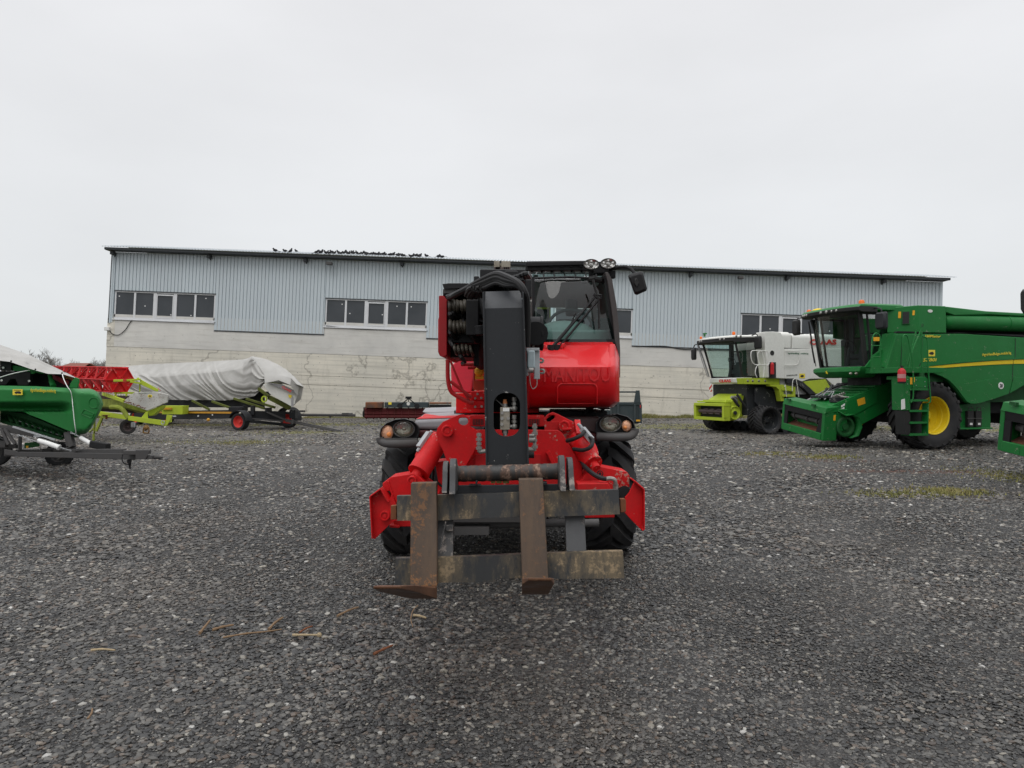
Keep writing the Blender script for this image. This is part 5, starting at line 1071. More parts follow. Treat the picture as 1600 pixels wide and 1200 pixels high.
m = MB(); m.bb(G(150, 1005, 13.9), G(192, 868, 14.0)); m.bar(G(588, 845, 14.3), G(618, 975, 14.2), .10, .10, (0, 1, 0)); m.bar(G(565, 850, 14.32), G(590, 970, 14.25), .06, .1, (0, 1, 0)); m.build('post', TGREY, GT, .008)
m = MB(); m.prism(gl_([(-300, 770), (0, 790), (130, 800), (415, 900), (405, 915), (380, 905), (180, 870), (60, 850), (0, 812), (-300, 800)], 14.1), (0, .12, 0)); m.bar(G(10, 815, 14.05), G(75, 955, 14.0), .05, .05, (0, 1, 0)); m.bar(G(40, 818, 14.05), G(132, 950, 14.0), .05, .05, (0, 1, 0)); m.bar(G(-300, 930, 14.3), G(60, 950, 14.3), .1, .12); m.bar(G(400, 925, 14.3), G(500, 940, 14.2), .05, .06); m.build('rest_frame', TGREY, GT, .006)
m = MB(); m.bar(G(110, 800, 14.0), G(470, 912, 13.95), .03, .03); m.bar(G(290, 880, 14.0), G(400, 885, 14.1), .2, .02); m.build('edge_rail', GALV, GT)
wheel(GT, G(510, 1035, 16.2)*1.0, (.3, -.95, 0), .30, .22, .16, 0, TGREY, TBLK, n=36); wheel(GT, G(-60, 1010, 15.4), (.3, -.95, 0), .36, .24, .2, 0, TGREY, TBLK, n=36)
m = MB(); m.bb(G(205, 985, 14.35), G(340, 925, 14.8)); bx_ = m.build('green_gearbox', JDG, GT, .01)
m = MB(); m.bb(G(222, 983, 14.34), G(243, 962, 14.35)); m.build('sticker', ORG, bx_)
m = MB(); m.tube([G(330, 920, 13.85), G(400, 940, 13.8), G(500, 975, 13.75)], .047, 14); m.cyl(G(498, 974, 13.75), G(506, 978, 13.75), .055); m.build('white_sleeve', WHT, GT)
m = MB(); m.tube([G(690, 895, 13.9), G(775, 945, 13.8)], .04, 14); m.build('white_sleeve', WHT, GT)
m = MB(); m.bar(G(780, 948, 13.8), G(925, 972, 13.6), .11, .13); m.build('rubber_boot', BLACK, GT, .02)
def chain(pts, nm, mt, par, s=.018):
    m = MB(); q = cr(pts, 6); L = sum((q[i+1]-q[i]).length for i in range(len(q)-1)); n_ = int(L/(s*2.6)); 
    def at(d):
        for i in range(len(q)-1):
            l = (q[i+1]-q[i]).length
            if d <= l: return q[i].lerp(q[i+1], d/l), (q[i+1]-q[i]).normalized()
            d -= l
        return q[-1], (q[-1]-q[-2]).normalized()
    for i in range(n_):
        c, t = at(L*(i+.5)/n_); u, v = perp(t); w_ = u if i % 2 else v
        m.tube([c+t*s*1.7*cos(a)+w_*s*.8*sin(a) for a in [2*pi*k/8 for k in range(9)]], s*.3, 5)
    m.build(nm, mt, par)
chain([G(150, 872, 13.85), G(200, 885, 13.8), G(260, 915, 13.8), G(330, 925, 13.8)], 'chain', GALV, GT); chain([G(600, 848, 13.95), G(650, 870, 13.9), G(690, 895, 13.88)], 'chain', GALV, GT); chain([G(505, 975, 13.75), G(560, 992, 13.7), G(605, 1005, 13.7)], 'chain', GALV, GT, .014)
# tarp over green header
m = MB(); up_ = [(-900, -60), (-300, 20), (0, 102), (60, 122), (250, 188), (400, 262), (520, 318), (640, 378), (662, 388)]; lo_ = [(-900, 190), (0, 236), (90, 248), (260, 308), (410, 350), (530, 352), (600, 372), (650, 386), (663, 390)]
secs = []; X = [-900, -600, -300]+[i*14 for i in range(-10, 48)]
for x in X:
    a, b_ = pw(x, up_), pw(x, lo_); row = [G(x, a+8, 17.0)]
    for i in range(15):
        v = i/14; y = lerp(a, b_, v); sag = 14*sin(v*pi)*0; f = noise.noise(V((x*.011+v*2.2, v*2.6-x*.003, 3)))*.16+noise.noise(V((x*.03, v*5, 8)))*.05
        crs = -.10*math.exp(-((v-(.45+.0006*x))/.10)**2)
        row.append(G(x, y, lerp(16.3, 14.45, v**.8)+f*sin(min(1, v*4)*pi/2)*min(1, (670-x)/80)+crs))
    secs.append(row)
m.loft(secs, closed=False); tp1 = solo(m, 'tarpaulin', TARP, 'pale tarpaulin sloping over the green header at the left edge', 'tarpaulin')
m = MB()
for x in (95, 302, 528): m.cyl(G(x, pw(x, lo_)-8, 14.4), G(x, pw(x, lo_)-8, 14.36), .018, n=8)
W[tp1] = Matrix.Translation(tp1.location); m.build('eyelet', BLACK, tp1)
m = MB(); m.tube([G(530, 352, 14.3), G(545, 400, 13.95), G(575, 460, 13.85), G(602, 500, 13.85), G(615, 560, 13.9), G(620, 620, 13.85), G(632, 740, 13.8), G(640, 800, 13.8), G(648, 852, 13.85)], .0075, 6, 4); solo(m, 'rope', WHT, 'white rope hanging down the front of the green end shield', 'rope')
m = MB(); m.tube([G(-200, 455, 14.6), G(0, 380, 14.5), G(120, 345, 14.45), G(252, 318, 14.5)], .009, 6, 3); solo(m, 'rope', WHT, 'thin pale rope running under the tarpaulin edge, above the yellow sticker', 'rope')
# ================= LIME HEADER WITH RED REEL =================
def L_(x, y, Y): return P(140+x/10, 590+y/10, Y)
def ll(pts, Y): return [L_(x, y, Y) for x, y in pts]
RH = thing('combine_header', 'lime header with an uncovered red hexagonal reel and a dented white end plate', 'header', (-13.5, 24.5, 0))
RF = Fr(P(187, 593.5, 23.9), radians(137), -.028); rr0 = .475
hx = lambda r, x, ph=0: [V((x, r*cos(pi/3*i+ph), r*sin(pi/3*i+ph))) for i in range(6)]
def plate(x, full):
    m = MB(RF)
    if full:
        m.prism(hx(rr0, x), (.015, 0, 0))
        for i in range(6):
            a = pi/3*i; m.bar((x-.025, .1*cos(a), .1*sin(a)), (x-.025, (rr0-.02)*cos(a), (rr0-.02)*sin(a)), .045, .05, (1, 0, 0)); b_, c_ = hx(rr0-.03, x-.02)[i], hx(rr0-.03, x-.02)[(i+1) % 6]; m.bar(b_, c_, .035, .04, (1, 0, 0))
        m.lathe((x-.03, 0, 0), (1, 0, 0), [(0, .001), (0, .08), (.02, .12), (.03, .13)], 20)
    else:
        m.prism(hx(rr0, x), (.015, 0, 0), [[V((x, (rr0-.06)*.97*(cos(pi/3*i+.09+(pi/3-.18)*k_/1)) if k_ < 2 else .10*cos(pi/3*i+pi/6), (rr0-.06)*.97*(sin(pi/3*i+.09+(pi/3-.18)*k_)) if k_ < 2 else .10*sin(pi/3*i+pi/6))) for k_ in (0, 1, 2)] for i in range(6)])
        for i in range(6):
            a = pi/3*i+pi/6; c = (x-.005, .27*cos(a), .27*sin(a)); m.lathe(c, (1, 0, 0), [(0, .05), (.02, .07), (.02, .03), (0, .03)], 12)
    return m
for i in range(9):
    mm = plate(i*.92, i == 0); mm.build('reel_plate', RED if i == 0 else DREEL, RH, .003)
for i in range(6):
    m = MB(RF); a = pi/3*i; p = V((-.05, rr0*.99*cos(a), rr0*.99*sin(a))); q = V((7.5, rr0*.99*cos(a), rr0*.99*sin(a))); m.cyl(p, q, .022, n=8)
    a2 = pi/3*(i+1); p2 = V((0, rr0*.97*cos(a2), rr0*.97*sin(a2)))
    for k_ in range(8):
        x0_, x1_ = k_*.92, k_*.92+.92; pc = V((0, rr0*.97*cos(a), rr0*.97*sin(a)))
        m.bar(pc+V((x0_+.03, 0, 0)), p2+V((x0_+.46, 0, 0)), .02, .05, (0, cos(a+pi/6), sin(a+pi/6))); m.bar(p2+V((x0_+.46, 0, 0)), pc+V((x1_-.03, 0, 0)), .02, .05, (0, cos(a+pi/6), sin(a+pi/6)))
    m.build('reel_bat', DREEL, RH)
m = MB(RF)
for i in range(6):
    a = pi/3*i; p = V((0, rr0*cos(a), rr0*sin(a)))
    for k_ in range(44): m.bar(p+V((.1+k_*.165, 0, 0)), p+V((.1+k_*.165, .02, -.16)), .008, .008)
m.build('reel_tine', BROWNG, RH)
m = MB(RF); m.cyl((-.14, 0, 0), (7.4, 0, 0), .075, n=12); m.build('reel_shaft', DREEL, RH)
m = MB(); m.bar(L_(375, 48, 23.3), L_(610, 42, 23.4), .07, .07); m.bar(L_(600, 40, 23.4), L_(800, 28, 23.5), .06, .06); m.bar(L_(630, 62, 23.35), L_(800, 92, 23.5), .05, .06); m.hexa([L_(780, 100, 23.5), L_(1060, 225, 23.5), L_(1060, 225, 23.7), L_(780, 100, 23.7), L_(790, 22, 23.5), L_(1085, 188, 23.5), L_(1085, 188, 23.7), L_(790, 22, 23.7)]); m.bar(L_(785, 95, 23.6), L_(785, 220, 23.6), .04, .04, (0, 1, 0)); m.bar(L_(740, 30, 23.5), L_(770, 5, 23.5), .04, .06); m.build('reel_arm', LIME, RH, .008)
m = MB(); m.bb(L_(520, 75, 23.2), L_(580, 25, 23.35)); m.tube([L_(1070, 160, 23.5), L_(1090, 190, 23.4), L_(1110, 205, 23.5)], .01, 6, 3); m.build('arm_joint', ORED, RH, .01)
m = MB(); m.prism(ll([(700, 228), (1060, 222), (1085, 228), (1228, 270), (1210, 388), (900, 515), (720, 450), (528, 390), (555, 345)], 23.35), (0, .07, 0)); 
spm = rustplate('scratched_white_panel', (.56, .55, .51), (.50, .49, .45), (.22, .13, .07), 4, (1, 1, 1), .55); es = m.build('end_plate', spm, RH, .02)
m = MB(); rs_ = random.Random(9)
for i in range(46):
    x = rs_.uniform(600, 1180); y = rs_.uniform(300, 450); y = min(y, 505-abs(x-900)*.33-10); x_ = x; c = L_(x, y, 23.346); s_ = rs_.uniform(.006, .016); m.box(c, (s_*rs_.uniform(.6, 2), .004, s_))
for i in range(26):
    t_ = i/26; c = L_(lerp(550, 880, t_)+rs_.uniform(-8, 8), lerp(385, 500, t_)-rs_.uniform(2, 26), 23.346); m.box(c, (rs_.uniform(.02, .06), .004, rs_.uniform(.01, .03)))
m.build('paint_damage', RUST, es)
m = MB(); m.prism(ll(ell(942, 288, 36, 24, 16), 23.345), (0, .01, 0)); m.build('sticker', STK, es)
m = MB(); m.prism(ll([(918, 288), (940, 276), (965, 286), (955, 298), (930, 298)], 23.342), (0, .003, 0)); m.build('sticker_print', LBLK, es)
text('AgroHandBulgas.mobile.bg', L_(765, 252, 23.345), (1, 0, .03), (0, 0, 1), (L_(978, 252, 23.3)-L_(765, 252, 23.3)).length, LGRN, 'web_lettering', es, ext=.003, bold=0, h=.035)
m = MB(); m.bar(L_(215, 255, 24.3), L_(540, 365, 23.4), .08, .10); m.bar(L_(395, 240, 24.2), L_(690, 240, 23.6), .06, .06); m.bar(L_(400, 245, 24), L_(420, 300, 23.9), .05, .05, (0, 1, 0)); m.bar(L_(575, 240, 23.8), L_(575, 290, 23.8), .05, .05, (0, 1, 0)); m.prism(ll([(900, 520), (1140, 430), (1120, 480), (985, 590), (930, 600)], 23.5), (0, .25, 0)); m.build('header_frame', LIME, RH, .006)
m = MB(); a0 = L_(560, 350, 23.7); b0 = L_(900, 560, 23.7); ax_ = V((-sin(radians(47)), cos(radians(47)), 0))*6.6
m.hexa([a0+V((0, 0, -.25)), b0, b0+ax_, a0+V((0, 0, -.25))+ax_, a0+V((0, 0, .02)), b0+V((.1, 0, .25)), b0+V((.1, 0, .25))+ax_, a0+V((0, 0, .02))+ax_])
m.build('header_bed', LIMED, RH, .01)
m = MB(); c0 = L_(700, 420, 24.2); m.cyl(c0, c0+ax_, .22, n=16)
for k_ in range(30):
    c = c0+ax_*(k_/30); m.lathe(c, ax_, [(0, .22), (.02, .30), (.04, .22)], 14)
m.build('auger', BROWNG, RH)
LT = thing('header_trailer', 'lime header trailer with a support leg, parked under the header with the red reel', 'trailer', (-13, 23.6, 0))
m = MB(); m.hexa([L_(600, 668, 23.4), L_(1190, 755, 23.0), L_(1190, 755, 23.2), L_(600, 668, 23.6), L_(600, 595, 23.4), L_(1190, 672, 23.0), L_(1190, 672, 23.2), L_(600, 595, 23.6)]); m.bar(L_(150, 560, 23.8), L_(600, 622, 23.5), .14, .14); m.hexa([L_(1180, 762, 22.95), L_(1215, 745, 22.95), L_(1215, 745, 23.1), L_(1180, 762, 23.1), L_(1205, 580, 22.95), L_(1300, 590, 22.95), L_(1300, 590, 23.1), L_(1205, 580, 23.1)]); m.bb(L_(1215, 700, 22.97), L_(1290, 590, 23.08)); m.hexa([L_(800, 632, 23.3), L_(912, 640, 23.3), L_(912, 640, 23.4), L_(800, 632, 23.4), L_(880, 535, 23.3), L_(912, 532, 23.3), L_(912, 532, 23.4), L_(880, 535, 23.4)]); m.build('drawbar', LIME, LT, .01)
m = MB(); m.tube([L_(330, 462, 23.6), L_(430, 462, 23.5), L_(500, 490, 23.5), L_(560, 560, 23.5), L_(600, 640, 23.5)], .075, 8, 4); m.build('cradle_arm', LIMED, LT)
m = MB(); m.bb(L_(55, 880, 23.3), L_(95, 680, 23.4)); m.bar(L_(200, 610, 23.4), L_(100, 840, 23.35), .08, .08, (0, 1, 0)); m.bar(L_(190, 600, 23.4), L_(260, 620, 23.4), .1, .1); m.cyl(L_(62, 985, 23.35), L_(62, 880, 23.35), .035); m.bar(L_(0, 850, 24), L_(60, 800, 23.4), .05, .05); m.build('support_leg', LIMED, LT, .008)
m = MB(); m.bb(L_(255, 655, 23.35), L_(275, 585, 23.45)); m.bb(L_(190, 590, 23.3), L_(320, 580, 23.4)); m.cyl(L_(205, 700, 23.4), L_(205, 750, 23.4), .012); m.build('leg_crank', RUST, LT)
m = MB(); m.tube([L_(x, y, 22.97) for x, y in ell(1145, 700, 26, 30, 12)]+[L_(1171, 700, 22.97)], .012, 6); m.cyl(L_(1295, 608, 23), L_(1350, 605, 23), .02); m.build('hitch_loop', GALV, LT)
c = onground(203, 668.5); c = P(200, 660, 27); wheel(LT, (c.x, 27.0, .30), (.5, -.86, 0), .30, .24, .16, 0, BROWNG, RUB2, n=36)
m = MB(); m.bb(L_(640, 780, 25), L_(720, 700, 25.1)); m.build('wheel_chock', GALV, LT, .02)
m = MB(); c = onground(228, 677); m.tube([c+V((-.10, 0, .0)), c+V((-.09, 0, .2)), c+V((.0, 0, .30)), c+V((.10, 0, .2)), c+V((.10, 0, .02)), c+V((-.05, 0, .02)), c+V((-.1, .1, .02))], .028, 8, 4); m.sph(c+V((0, 0, .2)), (.09, .06, .09)); m.tube([c+V((.05, 0, .3)), c+V((.12, 0, .2)), c+V((.1, 0, .05))], .02, 7, 3); solo(m, 'rope_coil', rustplate('frayed_yellow_rope', (.28, .16, .04), (.13, .06, .025), (.4, .28, .08), 14), 'small rusty yellow tangle standing on the gravel below the lime drawbar', 'rope coil')
# ================= COVERED HEADER =================
def T(x, y, Y): return P(80+x/3.3333, 540+y/3.3333, Y)
def U(x, y, Y): return P(300+x/6.154, 580+y/6.154, Y)
def YD(x): return lerp(37.5, 29.6, max(-.1, min(1, (x-390)/900)))
m = MB(); tt = [(330, 116), (400, 106), (500, 98), (600, 93), (700, 88), (800, 84), (900, 78), (1000, 72), (1025, 66), (1045, 55), (1085, 62), (1130, 74), (1180, 98), (1220, 122), (1270, 165), (1314, 212)]
sh_ = [(330, 130), (440, 150), (540, 165), (700, 150), (900, 134), (1000, 118), (1045, 62), (1100, 130), (1200, 170), (1270, 185), (1314, 213)]
bt = [(330, 190), (430, 235), (520, 262), (600, 282), (700, 284), (800, 283), (900, 286), (960, 280), (1020, 272), (1060, 262), (1082, 240), (1098, 212), (1112, 196), (1140, 196), (1180, 198), (1220, 202), (1250, 210), (1314, 216)]
secs = []; nX = 230
for j in range(nX+1):
    x = 330+(1314-330)*j/nX; Y = YD(x); a, s, b_ = pw(x, tt), pw(x, sh_), pw(x, bt); row = [T(x, a+10, Y+3.0), T(x, a+1, Y+1.9)]
    for i in range(56):
        v = i/55; y = lerp(a, s, v/.28) if v < .28 else lerp(s, b_, (v-.28)/.72); dy_ = lerp(1.6, .25, (v/.28)) if v < .28 else lerp(.25, 0.05, min(1, (v-.28)/.3))-.1*sin((v-.28)/.72*pi)+.35*max(0, v-.75)
        # pleats sweeping down to the right
        ph = x*.013-v*v*2.6+.8*noise.noise(V((x*.006, v*.8, 11))); k_ = (1 if v > .2 else .35)*min(1, (1314-x)/60+.15)
        f = .11*noise.noise(V((ph*1.6, v*.9, 1)))+.07*(1-abs(noise.noise(V((ph*2.6, v*.5, 7))))*2)+.02*noise.noise(V((ph*6, v*1.2, 4)))
        if x > 1000: f += .16*abs(noise.noise(V((atan2(y-60, x-1110)*3.2, 2, 5))))
        row.append(T(x, y+3.5*noise.noise(V((x*.02, v*3, 2)))*(v*(1-v)*4)+(2.2*noise.noise(V((x*.05, 3, 2))) if v > .97 else 0), Y+dy_-f*(1.2+1.3*noise.noise(V((x*.008, v, 20))))*1.05*k_))
    secs.append(row)
m.loft(secs, closed=False)
# end flap
fl = [[T(1060, 66, 30.6), T(1110, 150, 29.6), T(1112, 196, 29.5)], [T(1130, 76, 30.4), T(1180, 150, 29.6), T(1185, 180, 29.45)], [T(1222, 122, 30.1), T(1250, 170, 29.5), T(1245, 205, 29.4)], [T(1314, 212, 29.7), T(1290, 212, 29.5), T(1282, 262, 29.6)], [T(1312, 216, 29.9), T(1300, 280, 29.8), T(1262, 312, 29.8)]]
m.loft(fl, closed=False); m.loft([[T(1284, 150, 30.2), T(1316, 212, 29.9), T(1300, 290, 30.0)], [T(1285, 150, 31.2), T(1316, 212, 31.2), T(1300, 300, 31.2)]], closed=False)
solo(m, 'tarpaulin', TARP, 'big wrinkled grey tarpaulin wrapped over the long lime header by the wall', 'tarpaulin')
CH = thing('combine_header', 'long lime header mostly hidden under the wrinkled grey tarpaulin, its grey end bared', 'header', (-12, 31, 0))
m = MB(); m.prism([U(x, y, 29.75) for x, y in ((680, 128), (760, 112), (960, 195), (1035, 225), (1030, 260), (985, 318), (955, 340), (800, 250), (745, 215))], (0, .15, 0)); ep = m.build('end_plate', CWH, CH, .02)
m = MB(); m.prism([U(x, y, 29.62) for x, y in ((725, 118), (860, 125), (1000, 195), (1035, 222), (1028, 232), (960, 205), (760, 128))], (0, .1, 0)); m.build('end_plate_rim', LGREY, CH, .01)
text('CLAAS', U(862, 158, 29.5), U(930, 196, 29.5)-U(862, 158, 29.5), (0, 0, 1), .42, LRED, 'maker_lettering', CH, ext=.01, bold=.03, h=.10)
m = MB(); m.prism([U(x, y, 29.7) for x, y in ((925, 222), (960, 232), (952, 262), (930, 252))], (0, .02, 0)); m.build('sticker', STK, ep)
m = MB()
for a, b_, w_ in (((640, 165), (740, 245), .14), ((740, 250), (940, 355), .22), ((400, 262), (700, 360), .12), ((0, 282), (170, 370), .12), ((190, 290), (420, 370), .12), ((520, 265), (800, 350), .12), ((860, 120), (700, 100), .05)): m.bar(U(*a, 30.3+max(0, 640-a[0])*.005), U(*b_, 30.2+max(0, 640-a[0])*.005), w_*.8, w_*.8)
m.build('header_frame', paint('shaded_grimy_lime', (.11, .13, .022), .6, dirt=.8, dcol=(.04,.036,.018)), CH, .01)  # lime darkened to paint in the shade beneath the tarpaulin, with grime on top
m = MB(); m.lathe(U(700, 268, 29.9), (-.3, -.9, 0), [(0, .13), (.06, .14), (.06, .09), (0, .09)], 16); m.build('pulley', LIME, CH)
m = MB(); m.hexa([U(-700, 345, 38.6), U(700, 350, 32.4), U(700, 350, 33.4), U(-700, 345, 39.4), U(-700, 250, 38.6), U(700, 190, 32.4), U(700, 190, 33.4), U(-700, 250, 39.4)]); m.bb(U(700, 230, 30.4), U(760, 195, 31)); m.build('header_bed', TBLK, CH, .02)
CT = thing('header_trailer', 'black four wheeled header trailer with red hubs under the covered header', 'trailer', (-11, 31, 0))
m = MB(); m.hexa([U(-560, 470, 35.2), U(400, 455, 30.4), U(400, 455, 30.8), U(-560, 470, 35.6), U(-560, 385, 35.2), U(400, 372, 30.4), U(400, 372, 30.8), U(-560, 385, 35.6)]); m.bb(U(350, 385, 30.2), U(540, 340, 30.9)); m.hexa([U(540, 470, 30.2), U(900, 470, 31.0), U(900, 470, 31.4), U(540, 470, 30.7), U(540, 380, 30.2), U(900, 385, 31.0), U(900, 385, 31.4), U(540, 380, 30.7)]); m.bb(U(700, 400, 30.3), U(770, 350, 30.9)); m.bb(U(560, 420, 30.1), U(610, 330, 30.3)); m.bar(U(550, 480, 29.9), U(960, 520, 31.4), .12, .12); m.bb(U(-560, 470, 34), U(-100, 380, 36)); m.bb(U(490, 360, 29.9), U(525, 330, 30.2)); m.build('trailer_frame', TBLK, CT, .01)
m = MB(); m.hexa([U(-400, 402, 34.2), U(400, 408, 30.35), U(400, 408, 30.39), U(-400, 402, 34.3), U(-400, 388, 34.2), U(400, 390, 30.35), U(400, 390, 30.39), U(-400, 388, 34.3)]); m.build('reflector_strip', YTR, CT)
m = MB()
for x, y in ((197, 420), (60, 430)): m.bb(U(x-7, y+6, 30.9+.0*x), U(x+7, y-6, 30.95))
m.build('reflector', WHT, CT)
m = MB(); m.sph(U(157, 467, 30.6), (.07, .07, .07)); m.build('side_marker', YTR, CT)
n30 = V((-.36, -.93, 0)).normalized()
c = P(374, 659, 29.6); wheel(CT, (c.x, 29.7, .375), n30, .38, .30, .235, 0, REDHUB, TBLK, n=40)
c2 = P(449, 655, 31.6); wheel(CT, (c2.x, 31.8, .375), n30, .38, .30, .235, 0, REDHUB, TBLK, n=40)
for (x, D) in ((215, 34.5), (262, 36.5)): q = P(x, 650, D); wheel(CT, (q.x, D, .375), n30, .38, .30, .235, 0, REDHUB, TBLK, n=36)
def fender(c, r, wd, a0=20, a1=165):
    m = MB(); tx = V((n30.y, -n30.x, 0))*-1
    if tx.x < 0: tx = -tx
    secs = []
    for i in range(13):
        a = radians(a0+(a1-a0)*i/12); o_ = c+tx*cos(a)*r+V((0, 0, sin(a)*r)); i_ = c+tx*cos(a)*(r-.03)+V((0, 0, sin(a)*(r-.03))); secs.append([o_+n30*wd/2, o_-n30*wd/2, i_-n30*wd/2, i_+n30*wd/2])
    m.loft(secs); m.build('mudguard', TBLK, CT)
fender(V((c.x, 29.7, .375)), .46, .4, 5, 160); fender(V((c2.x, 31.8, .42)), .50, .5, -10, 170)
m = MB(); m.bb(U(935, 455, 30.9), U(1020, 370, 31.3)); m.build('lamp_box', HEAD, CT, .02)
m = MB(); m.bar(U(880, 462, 30.8), U(1500, 590, 28.6), .07, .07); m.bar(U(900, 480, 30.5), U(1440, 588, 28.7), .05, .06); m.bar(U(560, 455, 30.0), U(880, 480, 30.6), .06, .06); m.bar(U(725, 395, 30.2), U(900, 470, 30.6), .07, .07); m.bar(U(720, 395, 30.1), U(810, 435, 30.3), .045, .045); m.bb(U(955, 510, 30), U(980, 460, 30.2)); m.cyl(U(1490, 585, 28.6), U(1530, 605, 28.5), .05, .02); m.build('drawbar', TGREY, CT, .006)
m = MB(); m.bb(U(-290, 385+30, 31.8), U(-30, 330, 32.4)); m.build('lime_box', LIME, CT, .01)
m = MB(); m.bb(L_(1130, 500, 31.7), L_(1290, 470, 31.79)); m.build('reflector_strip', YTR, CT)
m = MB(); m.cyl(U(965, 340, 29.4), U(965, 250, 29.4), .05); m.build('lamp_post', LGREY, CT)
m = MB(); m.cyl(U(1020, 420, 38), U(1570, 424, 38), .075, n=10); m.bb(U(1440, 425, 37.9), U(1510, 400, 38.2)); m.cyl(U(1510, 412, 38), U(1545, 410, 38), .06); m.cyl(U(1330, 450, 38), U(1330, 415, 38), .05); m.bb(U(1028, 395, 37.9), U(1090, 375, 38.2)); m.bar(U(1030, 385, 38), U(1025, 430, 38), .05, .05, (0, 1, 0)); solo(m, 'drawbar_pole', TGREY, 'long dark steel pole lying low along the wall, right of the covered header', 'steel pole')
# ================= CRUSHER ROLLER BY THE WALL =================
def I_(x, y, Y): return P(560+x/7.5, 620+y/7.5, Y)
RI = thing('roller_implement', 'rusty blue roller implement with dark red rollers, lying by the wall', 'farm implement', (P(600, 650, 38).x, 38.5, 0))
m = MB(); m.bb(I_(305, 128, 38), I_(830, 62, 38.6)); m.build('hood', SLATE, RI, .02)
m = MB(); m.bb(I_(80, 132, 37.97), I_(304, 60, 38.6)); m.bb(I_(830, 85, 37.97), I_(1092, 62, 38.5)); m.build('hood', RUSTG, RI, .03, label='rusted end of the blue hood')
m = MB(); m.bb(I_(830, 125, 38.0), I_(1090, 90, 38.5)); m.bb(I_(60, 240, 38.2), I_(80, 120, 38.7)); m.lathe(I_(75, 200, 38.4), (-1, 0, 0), [(0, .2), (.1, .15), (.1, .001)], 8); m.cyl(I_(485, 105, 37.95), I_(485, 105, 38.2), .14); m.cyl(I_(686, 108, 37.95), I_(686, 108, 38.2), .14); m.build('end_frame', BLACK, RI, .01)
for y, r in ((148, .07), (170, .06), (195, .07), (232, .075)):
    m = MB(); m.cyl(I_(75, y, 38.25), I_(1080, y+2, 38.25), r*1.15, n=12)
    for k_ in range(12): p = I_(90+k_*82, y, 38.25); m.cyl(p, p+V((.05, 0, 0)), r*1.9, n=10)
    m.build('roller', paint('roller_red', (.11, .012, .014), .5, dirt=.6, dcol=(.05,.03,.02)), RI)
m = MB(); m.bar(I_(498, 95, 38), I_(588, 18, 38), .05, .05, (0, 1, 0)); m.bar(I_(682, 95, 38), I_(588, 18, 38), .05, .05, (0, 1, 0)); m.bar(I_(588, 5, 38), I_(588, 60, 38), .04, .04, (0, 1, 0)); m.box(I_(588, 10, 38), (.3, .2, .12)); m.build('hitch_frame', BLACK, RI)
m = MB(); m.cyl(I_(585, 82, 37.99), I_(585, 82, 37.97), .09); m.build('round_badge', CWH, RI)
m = MB(); m.bb(I_(352, 92, 37.99), I_(388, 62, 37.98)); m.build('sticker', STK, RI)
# ================= SLATE TIPPING BOX =================
def X_(x, y, Y): return P(840+x/7.5, 620+y/7.5, Y)
TB = thing('transport_box', 'slate grey steel transport box with an open top frame, behind the telehandler by the wall', 'transport box', (P(975, 650, 36.5).x, 37, 0))
m = MB(); x0_, x1_ = X_(700, 0, 36.5).x, X_(1210, 0, 36.5).x; zt, zb = X_(0, 70, 36.5).z, X_(0, 300, 36.5).z
m.bb((x0_, 36.5, zb), (x1_, 36.6, zt)); m.bb((x1_-.08, 36.6, zb), (x1_, 38.6, zt)); m.bb((x0_, 36.6, zb), (x0_+.08, 38.6, zt)); m.bb((x0_+.08, 38.5, zb), (x1_-.08, 38.6, zt)); m.bb((x0_-.02, 36.44, zt-.1), (x1_+.02, 36.499, zt+.02)); m.bb((x1_-.10, 36.42, zb-.1), (x1_+.04, 36.499, zt-.1)); m.bb((x0_, 36.6, zb), (x1_, 38.5, zb+.08)); m.build('box_body', SLATE, TB, .01)
m = MB()
for x in (860, 945, 1140): p = X_(x, 80, 36.4); m.bb((p.x-.05, 36.4, zb+.05), (p.x+.05, 36.499, zt-.1))
m.bb((x0_, 36.43, zb), (x1_-.1, 36.499, zb+.1)); m.build('rib', SLATE, TB, .01)
m = MB(); tz = X_(0, -75, 36.5).z; p = X_(1165, 0, 36.5).x; m.hexa([(p-.16, 36.42, zt), (x1_-.02, 36.42, zt), (x1_-.02, 36.56, zt), (p-.16, 36.56, zt), (p-.05, 36.42, tz), (p+.12, 36.42, tz), (p+.12, 36.56, tz), (p-.05, 36.56, tz)]); m.bb((x0_, 36.45, tz-.12), (p-.05, 36.52, tz-.04)); m.bb((X_(895, 0, 36.5).x-.03, 36.46, zt), (X_(895, 0, 36.5).x+.01, 36.5, tz-.1)); m.build('top_frame', SLATE, TB, .01)
m = MB(); m.bb(X_(1155, 288, 36.40), X_(1200, 268, 36.418)); m.build('reflector', ORG, TB)
m = MB(); m.bb(X_(1200, 130, 36.40), X_(1208, 95, 36.43)); m.build('reflector', REFLR, TB)
m = MB(); m.bb(X_(640, 155, 33), X_(850, 122, 33.02)); bnm = solo(m, 'paper_sheet', WHT, 'white plate under the red cab, at the left of the slate box', 'plate')
m = MB(); m.bb((x0_+.2, 36.8, 0), (x1_-.2, 38.3, zb)); m.build('skid_base', BLACK, TB)
